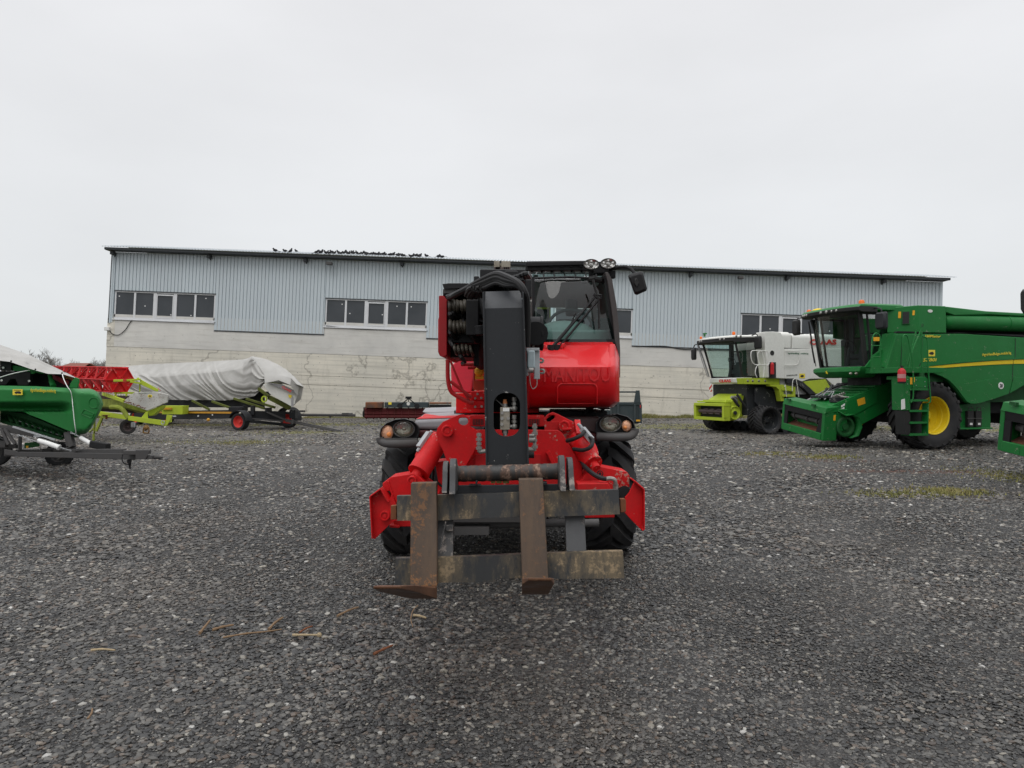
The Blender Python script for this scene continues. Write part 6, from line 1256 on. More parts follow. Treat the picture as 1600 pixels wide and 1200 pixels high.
# ================= GREEN COMBINE =================
J = Fr((11.33, 22.1, 0), radians(195))
def q_(x, y, yl): return J.side(1200+x/4, 440+y/4, yl)
def ql(pts, yl): return [q_(x, y, yl) for x, y in pts]
JC = thing('combine_harvester', 'green combine harvester with a yellow stripe and yellow wheel hub, facing left', 'combine harvester', J)
def jb(name, mat, fn, bev=0, parent=None, label=None, ang=32):
    m = MB(J); fn(m); return m.build(name, mat, parent or JC, bev, label=label, ang=ang)
m = MB(J); m.prism(ql([(800, 328), (1210, 326), (1600, 350)], 1.6)+[V((-7.2, 1.6, 3.2)), V((-7.2, 1.6, 2.3)), V((-5.3, 1.6, 2.5)), V((-4.6, 1.6, 2.4))]+ql([(1600, 642), (1560, 668), (1500, 703), (1400, 738), (1320, 762), (1290, 768), (1262, 766), (1235, 752), (1205, 715), (1180, 680), (1150, 645), (1115, 610), (1080, 590), (1030, 572), (960, 560), (740, 548)], 1.6), (0, -.1, 0)); m.build('side_panel', JDG, JC, .02)
m = MB(J); m.prism(ql([(1100, 601), (1140, 620), (1180, 636), (1220, 638), (1260, 633), (1330, 618), (1400, 608), (1525, 600), (1500, 700), (1400, 735), (1320, 758), (1290, 763), (1262, 761), (1240, 750), (1210, 713), (1185, 678), (1155, 643), (1120, 610)], 1.602), (0, .025, 0)); m.build('lower_panel', JDG, JC, .012)
m = MB(J); m.prism(ql([(1532, 600), (1600, 598)], 1.602)+[V((-4.6, 1.602, 2.05))]+ql([(1600, 645), (1508, 697)], 1.602), (0, .025, 0)); m.build('lower_panel', JDG, JC, .01)
m = MB(J)
for pts in (((1546, 352), (1545, 480), (1531, 520), (1527, 640), (1506, 700)), ((965, 345), (962, 500), (945, 525)), ((840, 345), (830, 530))):
    m.tube(ql(pts, 1.604), .010, 4)
m.build('panel_gap', LBLK, JC)
m = MB(J); m.prism(ql([(975, 543), (1010, 530), (1200, 512), (1400, 496), (1529, 488), (1529, 514), (1400, 519), (1200, 531), (1010, 545)], 1.605), (0, .008, 0)); m.prism(ql([(1533, 488), (1600, 487), (1600, 513), (1533, 514)], 1.605), (0, .008, 0)); m.build('stripe', JDY, JC)
m = MB(J); m.prism(ql([(960, 535), (1200, 498), (1400, 482), (1600, 472), (1600, 484), (1400, 493), (1200, 508), (1005, 528)], 1.602), (0, .03, 0)); m.build('swage_line', JDG, JC, .012)
m = MB(J); m.bb((-7, -1.5, 1.9), (.25, 1.45, 3.25)); m.bb((-7, -1.4, 1.3), (-1.7, 1.2, 1.95)); m.build('body_core', JDM, JC)
m = MB(J); m.prism(ql([(800, 320), (1205, 318), (1600, 345)], 1.57)+[V((-7, 1.57, 3.26)), V((-7, 1.57, 3.3)), V((.9, 1.57, 3.32))], (0, -.1, 0)); m.build('body_seam', BLACK, JC)
def side_txt(s, x, y, x2, y2, h, mt, nm, shear=0, yl=1.606, bold=.006):
    p = J.M @ q_(x, y, yl); q = J.M @ q_(x2, y2, yl); text(s, p, q-p, (0, 0, 1), (q-p).length, mt, nm, JC, ext=.005, bold=bold, shear=shear, h=h)
side_txt('S780i', 968, 500, 1055, 498, .095, STK, 'model_lettering', .25); side_txt('HillMaster', 980, 348, 1080, 350, .07, STK, 'model_lettering', .3); side_txt('AgroHandBulgas.mobile.bg', 1340, 470, 1520, 458, .10, STK, 'web_lettering')
m = MB(J); m.prism(ql([(1000, 427), (1043, 427), (1043, 467), (1000, 467)], 1.602), (0, .006, 0)); st = m.build('sticker', STK, JC)
m = MB(J); m.prism(ql([(1005, 448), (1015, 440), (1030, 438), (1038, 448), (1030, 458), (1012, 456)], 1.609), (0, .002, 0)); m.build('sticker_print', LBLK, st)
m = MB(J); c = q_(1456, 650, 1.628); m.lathe(c, (0, 1, 0), [(0, .001), (0, .10), (.006, .10), (.006, .001)], 28); ds = m.build('speed_disc', WHT, JC)
p = J.M @ V(c+V((.055, .012, -.055))); text('20', p, J.M.to_3x3() @ V((-1, 0, 0)), (0, 0, 1), .11, LBLK, 'disc_number', ds, ext=.003, bold=.03, h=.11)
# grain tank
m = MB(J); z0, z1 = 3.30, 4.03
pt = [(.17, 1.58), (-.80, 1.58), (-.80, -1.5), (.17, -1.58), (.85, -1.15), (.36, -1.08), (.36, 1.08), (.85, 1.12)]
m.loft([[V((a, b_, z0)) for a, b_ in pt], [V((a, b_, z1+.05*(a < .5))) for a, b_ in pt]]); m.bb((-7, -1.5, z0), (-.81, 1.0, 3.95))
m.prism([(-.8, 1.58, 3.9), (-.8, 1.58, 4.07), (-2.3, 1.55, 3.98), (-7, 1.5, 3.92), (-7, 1.5, 3.84), (-2.4, 1.55, 3.88), (-1.1, 1.58, 3.82)], (0, -.8, 0)); m.build('grain_tank', JDG, JC, .025)
m = MB(J); m.bb((-7, .7, 3.92), (-2.6, .9, 4.03)); m.build('tank_extension', HEAD, JC)
m = MB(J)
c = q_(1300, 257, 1.36); ra = .245; m.lathe((-7, 1.36, c.z), (1, 0, 0), [(0, ra), (5.9, ra), (6.02, ra*.96), (6.12, ra*.8), (6.17, ra*.5), (6.18, .001)], 30); m.build('unloading_auger', JDG, JC)
m = MB(J); m.lathe((-3.2, 1.36, c.z), (1, 0, 0), [(0, ra), (0, ra+.012), (.04, ra+.012), (.04, ra)], 30); m.build('auger_clamp', JDG, JC)
m = MB(J); m.bb((-6.9, 1.001, 3.32), (-.84, 1.05, 3.84)); m.build('auger_recess', LBLK, JC)
dv = V((.85-.17, 1.12-1.58, 0)); 
def bev(px, py, off=.0):     # point on the bevelled tank face
    n_ = V((.46, .68, 0)).normalized(); o = J.I @ CO; d = J.I.to_3x3() @ ray(1200+px/4, 440+py/4); p0 = V((.17, 1.58, 0))+n_*off; t_ = (p0-o).dot(n_)/d.dot(n_); return o+d*t_
nb_ = V((.46, .68, 0)).normalized()
m = MB(J); m.prism([bev(x, y, .005) for x, y in ((838, 183), (888, 180), (886, 266), (836, 268))], nb_*.03); wn_ = m.build('tank_window_frame', JDG, JC, .005)
m = MB(J); m.prism([bev(x, y, .036) for x, y in ((842, 190), (884, 187), (882, 262), (840, 264))], nb_*.004); m.build('tank_window', LBLK, wn_)
for pts in (((815, 188), (832, 188), (830, 228), (813, 228)), ((904, 180), (918, 180), (916, 210), (902, 210))):
    m = MB(J); m.prism([bev(x, y, .005) for x, y in pts], nb_*.004); m.build('warning_label', ORG, JC)
m = MB(J); c = q_(1013, 184, 1.585); m.loft([[c+V((.085*cos(a), t_, .045*sin(a))) for a in [2*pi*i/20 for i in range(20)]] for t_ in (0, .008)]); m.build('oval_badge', CWH, JC)
# front shoulder between cab and body
m = MB(J); m.prism([(.95, 1.55, 3.28), (1.28, 1.55, 2.3), (.2, 1.55, 2.3), (.2, 1.55, 3.28)], (0, -.5, 0)); m.build('front_shoulder', JDG, JC, .02)
m = MB(J); m.prism(ql([(795, 330), (806, 332), (750, 545), (735, 545)], 1.61), (0, .03, 0)); m.prism(ql([(600, 535), (650, 470), (770, 375), (775, 385), (700, 455), (700, 545)], 1.2), (0, .04, 0)); m.build('corner_trim', JDG, JC, .01)
# cab
m = MB(J); secs = []
for z, xx, k_ in ((3.90, 1.86, .96), (3.93, 2.02, 1.0), (4.0, 2.06, 1.0), (4.06, 2.0, .99), (4.11, 1.75, .9)):
    row = []
    for a in range(0, 25):
        t_ = -1+2*a/24; row.append(V((xx-.22*abs(t_)**3, 1.12*k_*t_, z)))
    row += [V((.37, 1.1*k_, z)), V((.37, -1.1*k_, z))]; secs.append([V((p.x+(.06 if p.x > 1 else 0), p.y*1.13, p.z+.03)) for p in row])
m.loft(secs); m.build('cab_roof', JDG, JC, ang=40)
m = MB(J); secs = []
for z, xx in ((3.86, 1.98), (3.90, 2.075), (3.985, 2.085), (4.01, 2.03)):
    secs.append([V((xx+.06-.22*abs(t_)**3, 1.275*t_, z+.03)) for t_ in [-1+2*a/24 for a in range(25)]]+[V((1.3, 1.275, z+.03)), V((1.3, -1.275, z+.03))])
m.loft(secs); rl = m.build('roof_light_bar', LBLK, JC, ang=40)
for (x, y, r) in ((337, 173, .055), (372, 172, .06), (404, 172, .042), (431, 172, .045), (205, 187, .045), (222, 185, .05), (240, 184, .045)):
    c = J.front(1200+x/4, 440+y/4, 2.1); c.z = 3.972; c.x = 2.15-.22*abs(c.y/1.275)**3; m = MB(J); m.sph(c, (.02, r, r*.85), 14, 6); m.build('roof_lamp', LENSB, rl)
m = MB(J)
gr_ = []
for z in (2.33, 2.6, 3.0, 3.4, 3.7, 3.9):
    xx = 1.50+.27*((z-2.33)/1.57)**.8; k_ = .90+.09*(z-2.33)/1.57
    gr_.append([V((xx+.20*(1-t_*t_)-.05, k_*t_, z)) for t_ in [-1+2*a/16 for a in range(17)]])
m.loft(gr_, closed=False); m.build('windscreen', G_DARK, JC)
m = MB(J)
for s in (1, -1): m.loft([[V((1.42, .93*s, 2.33)), V((.55, .95*s, 2.33))], [V((1.68, 1.0*s, 3.9)), V((.55, 1.0*s, 3.9))]], closed=False)
m.build('side_window', G_DARK, JC)
m = MB(J)
for s in (1, -1):
    m.hexa([V((1.36, .90*s, 2.3)), V((1.48, .90*s, 2.3)), V((1.48, .97*s, 2.3)), V((1.36, .97*s, 2.3)), V((1.60, .96*s, 3.9)), V((1.72, .96*s, 3.9)), V((1.72, 1.03*s, 3.9)), V((1.60, 1.03*s, 3.9))]); m.bb((.47, .88*s, 2.3), (.57, .98*s, 3.9))
    m.bar((.55, .96*s, 2.36), (1.45, .95*s, 2.36), .06, .1); m.tube([V((1.22, .96*s, 2.4)), V((1.3, .97*s, 3.0)), V((1.42, .99*s, 3.86))], .035, 6); m.bar((.5, .97*s, 3.86), (1.7, .99*s, 3.88), .06, .07)
m.tube([V((1.52+.20*(1-t_*t_), .9*t_, 2.34)) for t_ in [-1+2*a/12 for a in range(13)]], .03, 6); m.tube([V((1.76, -1.0, 3.85)), V((1.62, -.96, 3.4)), V((1.55, -.93, 2.8)), V((1.5, -.9, 2.35))], .04, 8, 4); m.build('cab_frame', LBLK, JC)
m = MB(J); m.bb((.42, -.95, 2.3), (.47, .95, 2.6)); m.bb((.42, .45, 2.3), (.46, .95, 3.9)); m.bb((.42, -.95, 2.3), (.46, -.7, 3.9)); m.bb((.5, -.9, 2.2), (1.5, .9, 2.34)); m.build('cab_floor', INTER, JC)
m = MB(J); m.bb((.6, -.28, 2.6), (1.05, .28, 2.75)); m.hexa([V((.55, -.26, 2.7)), V((.68, -.26, 2.7)), V((.68, .26, 2.7)), V((.55, .26, 2.7)), V((.48, -.22, 3.4)), V((.56, -.22, 3.4)), V((.56, .22, 3.4)), V((.48, .22, 3.4))]); m.bb((.95, .3, 2.34), (1.15, .6, 2.8)); m.bb((.6, .3, 2.34), (1.0, .5, 3.0)); m.cyl((1.3, 0, 2.34), (1.18, 0, 2.95), .045); m.bb((1.1, -.42, 3.0), (1.16, -.2, 3.2)); m.build('seat', INTER, JC, .04)
m = MB(J); c = V((1.15, 0, 2.98)); m.tube([c+V((.09*sin(a), .2*cos(a), .17*sin(a))) for a in [2*pi*i/18 for i in range(19)]], .016, 6); m.build('steering_wheel', LBLK, JC)
m = MB(J); secs = []
for z, xx, k_ in ((2.03, 1.55, .80), (2.06, 1.66, .9), (2.2, 1.80, 1.0), (2.30, 1.78, 1.02), (2.34, 1.70, 1.0)):
    secs.append([V((xx+.12*(1-t_*t_)-.1*abs(t_)**4, k_*t_, z)) for t_ in [-1+2*a/16 for a in range(17)]]+[V((1.1, k_, z)), V((1.1, -k_, z))])
m.loft(secs); ns = m.build('cab_nose', JDG, JC, ang=45)
def nz_(x, y): 
    c = J.front(1200+x/4, 440+y/4, 1.86); return c
m = MB(J); p = [(374, 578), (372, 566), (368, 560), (374, 562), (380, 556), (377, 565), (384, 570), (382, 580), (379, 572)]; cc_ = [nz_(*a) for a in p]; m.prism([V((1.915, a.y, a.z)) for a in cc_], (.006, 0, 0)); m.build('leaping_deer_badge', JDY, ns)
m = MB(J)
for x in (508, 543): c = q_(x, 576, .93); m.sph((c.x, .99, c.z), (.06, .03, .04), 12, 6)
m.build('nose_lamp', LENS, JC)
# beacons etc
def beacon(c, s=1):
    m = MB(J); c = V(c); m.cyl(c, c+V((0, 0, .05*s)), .065*s, n=14); b_ = m.build('beacon_base', LBLK, JC); m = MB(J); m.lathe(c+V((0, 0, .05*s)), (0, 0, 1), [(0, .08*s), (.09*s, .08*s), (.13*s, .06*s), (.145*s, .001)], 16); m.build('beacon', BEAC, JC)
c = q_(585, 148, .75); beacon((c.x, .75, 4.1)); beacon((1.75, -1.1, 4.02), .9)
m = MB(J); c = J.front(1200+287/4, 440+152/4, 1.9); m.lathe((1.75, c.y, 4.06), (0, 0, 1), [(0, .19), (.06, .18), (.10, .13), (.12, .05), (.125, .001)], 20); m.build('receiver_dome', JDY, JC)
m = MB(J); m.tube([V((1.0, .3, 4.1)), V((1.0, .35, 4.2)), V((1.0, .6, 4.21)), V((.9, .75, 4.16))], .008, 5, 3); m.build('roof_cable', LBLK, JC)
m = MB(J); m.tube([V((1.35, 1.05, 3.98)), V((1.42, 1.4, 3.98)), V((1.45, 1.58, 3.92)), V((1.45, 1.6, 3.82))], .02, 7, 4); ma1 = m.build('mirror_arm', HEAD, JC)
m = MB(J); m.loft([[V((xx, 1.6+a*.19*k_, 3.6+b_*.24*k_)) for a, b_ in ((-1, -.8), (-.8, -1), (.8, -1), (1, -.8), (1, .8), (.8, 1), (-.8, 1), (-1, .8))] for xx, k_ in ((1.40, .9), (1.42, 1), (1.48, 1), (1.54, .8))]); 
mr1 = m.build('mirror', HEAD, JC)
m = MB(J); m.tube([V((1.7, -1.05, 3.92)), V((1.85, -1.35, 3.95)), V((1.85, -1.6, 3.9)), V((1.8, -1.62, 3.5)), V((1.8, -1.3, 3.45))], .018, 7, 3); m.build('mirror_arm', LBLK, JC)
m = MB(J); m.loft([[V((xx, -1.5+a*.14*k_, 3.66+b_*.25*k_)) for a, b_ in ((-1, -.8), (-.8, -1), (.8, -1), (1, -.8), (1, .8), (.8, 1), (-.8, 1), (-1, .8))] for xx, k_ in ((1.86, .9), (1.88, 1), (1.94, 1), (2.0, .8))]); m.build('mirror', LBLK, JC)
m = MB(J); m.tube([V((1.86, -.98, 3.8)), V((1.80, -.97, 3.4)), V((1.76, -.97, 3.0)), V((1.66, -.98, 2.5))], .022, 6, 3); m.tube([V((1.9, -.92, 3.7)), V((1.82, -.9, 3.1)), V((1.68, -.9, 2.4))], .014, 6, 3); m.build('wiper', LBLK, JC)
# platform, ladder, rails
m = MB(J); m.bb((.45, .98, 2.13), (1.5, 2.2, 2.28)); m.bb((-.05, 1.62, 2.13), (.45, 2.2, 2.28)); m.build('platform', JDG, JC, .01)
def tb(name, pts, r, yl, mt=JDG, sm=4):
    m = MB(J); m.tube([q_(x, y, yl if not isinstance(yl, (list, tuple)) else yl[i]) for i, (x, y) in enumerate(pts)], r, 8, sm); return m.build(name, mt, JC)
tb('hand_rail', [(645, 568), (648, 420), (652, 360), (665, 328), (682, 324), (700, 345), (703, 420), (705, 568)], .017, 2.1)
m = MB(J); m.tube(ql([(648, 400), (703, 400)], 2.1), .014, 6); m.tube(ql([(645, 470), (705, 470)], 2.1), .014, 6); m.prism(ql([(640, 475), (706, 475), (706, 545), (640, 545)], 2.1), (0, .01, 0)); m.build('rail_crossbar', JDG, JC)
m = MB(J); m.prism(ql([(659, 347), (696, 347), (696, 371), (659, 371)], 2.12), (0, .004, 0)); m.build('warning_label', ORG, JC)
m = MB(J); m.bar(q_(645, 475, 1.2), q_(770, 380, 1.2), .03, .05); m.build('rail_brace', JDG, JC)
tb('hand_rail', [(845, 530), (842, 400), (846, 345), (858, 333), (872, 345), (885, 400), (905, 520), (908, 700), (900, 745), (893, 757)], .019, 2.3)
tb('hand_rail', [(963, 340), (985, 350), (996, 370), (1000, 520), (1008, 640), (1016, 740), (1004, 760)], .019, 2.3)
tb('hand_rail', [(966, 272), (955, 310), (905, 430), (880, 560)], .028, 2.15, sm=3); tb('hand_rail', [(925, 310), (905, 400), (870, 520)], .022, 2.1, sm=3)
tb('hand_rail', [(960, 285), (960, 590)], .02, 2.2, sm=0)
m = MB(J); m.cyl(q_(960, 600, 2.2), q_(960, 570, 2.2), .07); m.cyl(q_(967, 265, 2.15), q_(963, 285, 2.15), .03); m.build('rail_joint', JDM, JC)
m = MB(J); m.prism(ql([(850, 595), (985, 595), (1000, 612), (1000, 665), (890, 665), (890, 805), (855, 805)], 2.28), (0, -.45, 0)); m.bb(q_(740, 592, 1.6), V((q_(880, 612, 2.2).x, 2.2, q_(880, 612, 2.2).z))); lb = m.build('ladder_box', JDG, JC, .01)
m = MB(J)
for x, y in ((872, 612), (872, 640), (925, 615), (925, 648), (980, 625), (980, 655), (905, 605)): c = q_(x, y, 2.285); m.cyl(c, c+V((0, .01, 0)), .012, n=6)
m.build('bolt', GALV, lb)
m = MB(J); m.prism(ql([(856, 807), (889, 807), (889, 957), (860, 957)], 2.27), (0, -.35, 0)); m.prism(ql([(890, 805), (1003, 805), (1003, 950), (890, 950)], 2.0), (0, -.03, 0)); m.build('ladder_side', LBLK, JC)
for y in (672, 742, 808, 882, 957):
    m = MB(J); a, b_ = q_(888, y, 2.3), q_(1002, y, 2.3); m.bb((a.x, 2.3, a.z-.035), (b_.x, 1.98, a.z+.02)); m.build('ladder_step', JDG, JC, .006)
m = MB(J); m.prism(ql([(1000, 760), (1006, 760), (1003, 960), (997, 960)], 2.3), (0, -.2, 0)); m.build('ladder_side', JDG, JC)
m = MB(J); m.prism(ql([(958, 820), (971, 820), (972, 915), (962, 920)], 1.99), (0, .02, 0)); m.build('reflector_strip', ORG, JC)
for pts in (((888, 600), (902, 600), (902, 642), (888, 642)), ((906, 598), (917, 598), (917, 628), (906, 628))):
    m = MB(J); m.prism(ql(pts, 2.285), (0, .004, 0)); m.build('warning_label', ORG, JC)
m = MB(J); m.prism(ql([(832, 738), (854, 732), (856, 795), (832, 800)], 2.3), (0, .01, 0)); m.build('white_plate', WHT, JC)
m = MB(J); a = q_(836, 632, 2.42); b_ = q_(836, 548, 2.42); m.lathe(a, b_-a, [(0, .085), (.01, .1), ((b_-a).length-.05, .1), ((b_-a).length, .07), ((b_-a).length+.03, .03), ((b_-a).length+.03, .001)], 18); fe = m.build('fire_extinguisher', paint('extinguisher_red', (.50, .012, .02), .35), JC, label='red fire extinguisher hung on the platform edge')
m = MB(J); m.cyl(b_+V((0, 0, .02)), b_+V((0, 0, .08)), .025, n=8); m.bar(b_+V((-.06, 0, .08)), b_+V((.06, 0, .09)), .02, .02); m.lathe(a-V((0, 0, .02)), (0, 0, 1), [(0, .088), (.03, .103), (.05, .103)], 18); m.build('extinguisher_valve', LBLK, fe)
m = MB(J); m.lathe(a+V((0, 0, .12)), (0, 0, 1), [(0, .1015), (.11, .1015)], 18); m.build('extinguisher_label', paint('pale_red_label', (.55, .25, .25), .5), fe)
# feeder house
RX = Matrix.Rotation(radians(-7.5), 4, 'X')
m = MB(J); pts = [(2.5, 1.20), (2.2, 1.32), (.2, 1.98), (.2, 1.2), (1.85, .48), (2.5, .42)]; m.prism([V((a, -.74, b_)) for a, b_ in pts], (0, 1.5, 0)); m.build('feeder_house', JDG, JC, .02)
m = MB(J); m.prism([V((2.25, .765, 1.25)), V((.9, .765, 1.70)), V((.9, .765, 1.3)), V((1.9, .765, .85)), V((2.25, .765, .85))], (0, .02, 0)); m.prism([V((2.0, .762, 1.34)), V((2.02, .762, .5)), V((1.96, .762, .5)), V((1.94, .762, 1.36))], (0, .05, 0)); m.build('feeder_side_panel', JDG, JC, .01)
m = MB(J); m.lathe((2.12, .76, .62), (0, 1, 0), [(0, .30), (.16, .30), (.18, .27), (.18, .22), (.06, .20), (.06, .10), (.14, .09), (.14, .001)], 28); m.build('drive_pulley', JDM, JC)
m = MB(J); secs = []
for i in range(9):
    a = radians(-150+i*22); secs.append([V((2.12+.36*cos(a)*1.0-.02, yy, .62+.34*sin(a))) for yy in (.78, 1.02)])
m.loft([[V((2.42, .78, 1.12)), V((2.40, 1.0, 1.05))], [V((2.36, .78, .95)), V((2.2, 1.04, .92))], [V((2.1, .78, .98)), V((1.95, 1.04, .96))], [V((1.83, .78, .9)), V((1.74, 1.04, .86))], [V((1.76, .78, .62)), V((1.66, 1.03, .60))], [V((1.82, .78, .40)), V((1.76, 1.0, .36))], [V((2.0, .78, .33)), V((1.98, .96, .30))]], closed=False)
pg = m.build('pulley_guard', JDG, JC, ang=60); sd_ = pg.modifiers.new('thick', 'SOLIDIFY'); sd_.thickness = .02
fc = J.M @ Matrix.Translation((2.65, -.08, .82)) @ RX
m = MB(fc); yo, zo = .97, .48
m.hexa([(-.25, -yo, .34), (.16, -yo, .30), (.16, yo, .30), (-.25, yo, .34), (-.30, -yo, .50), (.12, -yo, .46), (.12, yo, .46), (-.30, yo, .50)]); m.bb((-.25, -yo, -zo), (.16, -yo+.1, .3)); m.bb((-.28, yo-.12, -zo), (.16, yo, .3)); m.bb((-.25, yo-.10, -.2), (-.6, yo, .42)); m.bb((.02, -yo+.1, -zo), (.18, yo-.1, -.28)); m.build('feeder_mouth', JDG, JC, .012)
m = MB(fc)
for k_ in (-.45, .05, .5): m.bb((.181, k_-.003, -.46), (.183, k_+.003, -.3))
m.bb((.14, -.75, .44), (.2, -.6, .5)); m.bb((.14, .4, .44), (.2, .55, .5)); m.build('mouth_catch', JDM, JC)
m = MB(fc); m.hexa([(.10, -yo+.1, .12), (.14, -yo+.1, .12), (.14, yo-.12, .12), (.10, yo-.12, .12), (.12, -yo+.1, .3), (.155, -yo+.1, .3), (.155, yo-.12, .3), (.12, yo-.12, .3)]); m.bb((.11, -yo+.1, -.28), (.15, -.72, .12)); m.hexa([(.11, .62, -.28), (.15, .62, -.28), (.15, yo-.12, -.28), (.11, yo-.12, -.28), (.11, .76, .12), (.15, .76, .12), (.15, yo-.12, .12), (.11, yo-.12, .12)]); m.bb((-.3, -yo+.1, -.45), (-.26, yo-.1, .34)); m.build('mouth_seal', BLACK, JC)
m = MB(fc); m.cyl((-.05, -.75, .0), (-.05, .7, .0), .075, n=16)
for k_ in (-.6, 0, .45): m.cyl((-.05, k_, 0), (-.05, k_+.06, 0), .11, n=12)
m.build('feed_roller', BUMP, JC)
m = MB(fc); m.hexa([(-.26, -.8, -.30), (.1, -.8, -.28), (.1, .75, -.28), (-.26, .75, -.30), (-.26, -.8, -.14), (.0, -.8, -.26), (.0, .75, -.26), (-.26, .75, -.14)]); m.build('feeder_floor', rustplate('rusted_floor', (.16, .06, .035), (.10, .045, .03), (.25, .11, .06), 4), JC)
m = MB(J)
for a, b_ in (((2.3, -.5, 1.36), (1.4, -.3, 1.72)), ((2.25, .0, 1.40), (1.5, -.45, 1.75)), ((2.3, .25, 1.38), (1.9, .1, 1.6)), ((2.3, .5, 1.38), (2.0, .3, 1.62)), ((2.0, .3, 1.62), (2.05, .0, 1.6)), ((2.2, -.7, 1.34), (1.5, -.7, 1.66))): m.tube([V(a), V(b_)], .014, 6)
m.build('hose_rod', GALV, JC)
m = MB(J); m.bb((1.6, -.45, 1.50), (2.25, .25, 1.42)); m.bb((2.0, .45, 1.3), (2.3, .72, 1.45)); m.build('feeder_cover', HEAD, JC, .02)
m = MB(J)
for i in range(7): m.tube([V((2.25-.05*i, .5+.03*i, 1.36)), V((2.2-.05*i, .62, 1.52-.01*i)), V((2.05-.04*i, .7, 1.45))], .017, 6, 3)
for i in range(6): c = V((2.24-.07*i, .62, 1.44+.02*i)); m.cyl(c, c+V((.05, 0, .05)), .025, n=6)
m.build('multi_coupler', STEEL, JC)
m = MB(J)
for i in range(7): m.bar((1.9-.25*i, -.7, 1.44+.083*i), (1.9-.25*i, .7, 1.44+.083*i), .04, .03)
m.build('deck_rib', JDG, JC)
m = MB(J); m.prism([V((1.62, .787, 1.38)), V((1.36, .787, 1.46)), V((1.33, .787, 1.27)), V((1.58, .787, 1.20))], (0, .004, 0)); m.build('warning_label', ORG, JC)
m = MB(J); m.prism([V((2.16, .787, 1.22)), V((2.03, .787, 1.28)), V((2.03, .787, 1.22)), V((2.16, .787, 1.16))], (0, .004, 0)); m.prism([V((2.18, .787, 1.12)), V((2.05, .787, 1.18)), V((2.05, .787, 1.12)), V((2.18, .787, 1.06))], (0, .004, 0)); m.build('white_label', WHT, JC)
m = MB(fc); m.bb((-.2, yo+.001, .1), (-.13, yo+.004, .26)); m.build('warning_label', ORG, JC)
# wheels, underbody
for s in (1, -1): wheel(JC, J.M @ V((0, 1.55*s, .95)), J.M.to_3x3() @ V((0, s, 0)), .97, .80, .52, 22, JDY, RUB, lh=.06, dish=.34, n=72, chev=.75, bolts=10)
for s in (1, -1): wheel(JC, J.M @ V((-4.6, 1.5*s, .68)), J.M.to_3x3() @ V((0, s, 0)), .70, .5, .36, 18, JDY, RUB, lh=.045, dish=.2, n=48)
m = MB(J); m.bb((-.35, -1.1, .7), (.35, 1.1, 1.4)); m.bb((.1, -.7, 1.5), (.7, .7, 2.1)); m.bb((-1.2, -1.3, 1.2), (.1, 1.0, 1.95)); m.cyl((1.4, 0, 1.2), (.5, .1, .9), .12); m.bb((-3.6, -1.2, .95), (-1.7, .9, 1.4)); m.bb((-4.9, -1.2, .6), (-4.3, 1.2, 1.2)); m.build('underbody', TBLK, JC, .02)  # black instead of green: the shade under the cab is put into the colour
m = MB(J); m.prism(ql([(1200, 770), (1390, 745), (1392, 915), (1202, 915)], 1.35), (0, -.3, 0)); m.bb(V((q_(1200, 920, 1.5).x, 1.5, q_(1200, 925, 1.5).z)), V((q_(1405, 905, 1.5).x, 1.0, q_(1405, 912, 1.5).z))); m.build('side_locker', JDG, JC, .01)
for x in (1250, 1300):
    m = MB(J); m.prism(ql([(x, 808), (x+37, 808), (x+36, 908), (x+1, 908)], 1.47), (0, -.1, 0)); bt_ = m.build('battery_box', LBLK, JC, .01)
    m = MB(J); m.prism(ql([(x+12, 883), (x+28, 883), (x+28, 896), (x+12, 896)], 1.472), (0, .004, 0)); m.build('label', WHT, bt_)
    m = MB(J); m.tube(ql([(x+5, 808), (x+5, 786), (x+30, 786), (x+30, 808)], 1.45), .01, 6); m.bar(q_(x-4, 855, 1.478), q_(x+42, 855, 1.478), .01, .02); m.build('box_strap', BUMP, bt_)
m = MB(J); m.bb((-7, -1.3, 1.0), (-5.2, 1.2, 2.4)); m.build('straw_hood', JDM, JC, .03)
# second green combine, nearer, cut by the frame
J2 = copy_tree(JC); J2.matrix_world = Matrix.Translation((12.36, 13.46, .03)) @ Matrix.Rotation(radians(190), 4, 'Z')
for ch in J2.children:
    if ch.name.startswith('mirror') and len(ch.data.vertices):
        cy_ = sum(v.co.y for v in ch.data.vertices)/len(ch.data.vertices)
        if cy_ < 0: ch.location = (-.30, 0, -.22)
tag(J2, 'green combine cut off by the right edge, only its feeder mouth and mirror showing', 'combine harvester', 'green combine harvesters on the right'); tag(JC, group='green combine harvesters on the right')
# ================= WHITE AND LIME COMBINE =================
Cc = Fr((8.9, 28.6, 0), radians(202))
def r_(x, y, yl): return Cc.side(1070+x/4.615, 440+y/4.615, yl)
def rl_(pts, yl): return [r_(x, y, yl) for x, y in pts]
WC = thing('combine_harvester', 'white and lime combine harvester on rubber tracks, parked nearest the shed wall', 'combine harvester', Cc)
m = MB(Cc); m.prism(rl_([(718, 484), (1100, 484)], 1.5)+[V((-7.5, 1.5, 3.3)), V((-7.5, 1.5, 1.6)), V((-4.2, 1.5, 1.3))]+rl_([(1020, 700), (900, 702), (845, 722), (790, 700), (720, 700)], 1.5), (0, -.12, 0)); m.build('side_panel', CWH, WC, .02)
m = MB(Cc); m.bb((-7.4, -1.4, 1.5), (-.9, 1.38, 3.2)); m.build('body_core', LGREY, WC)
m = MB(Cc); m.bb((-7.2, -1.2, .75), (-.9, 1.1, 1.6)); m.build('underbody', TBLK, WC)
m = MB(Cc); m.prism(rl_([(578, 362), (640, 360), (690, 365), (712, 400), (718, 484), (720, 700), (604, 692), (578, 480)], 1.5), (0, -.5, 0)); m.build('side_tower', CWH, WC, .04)
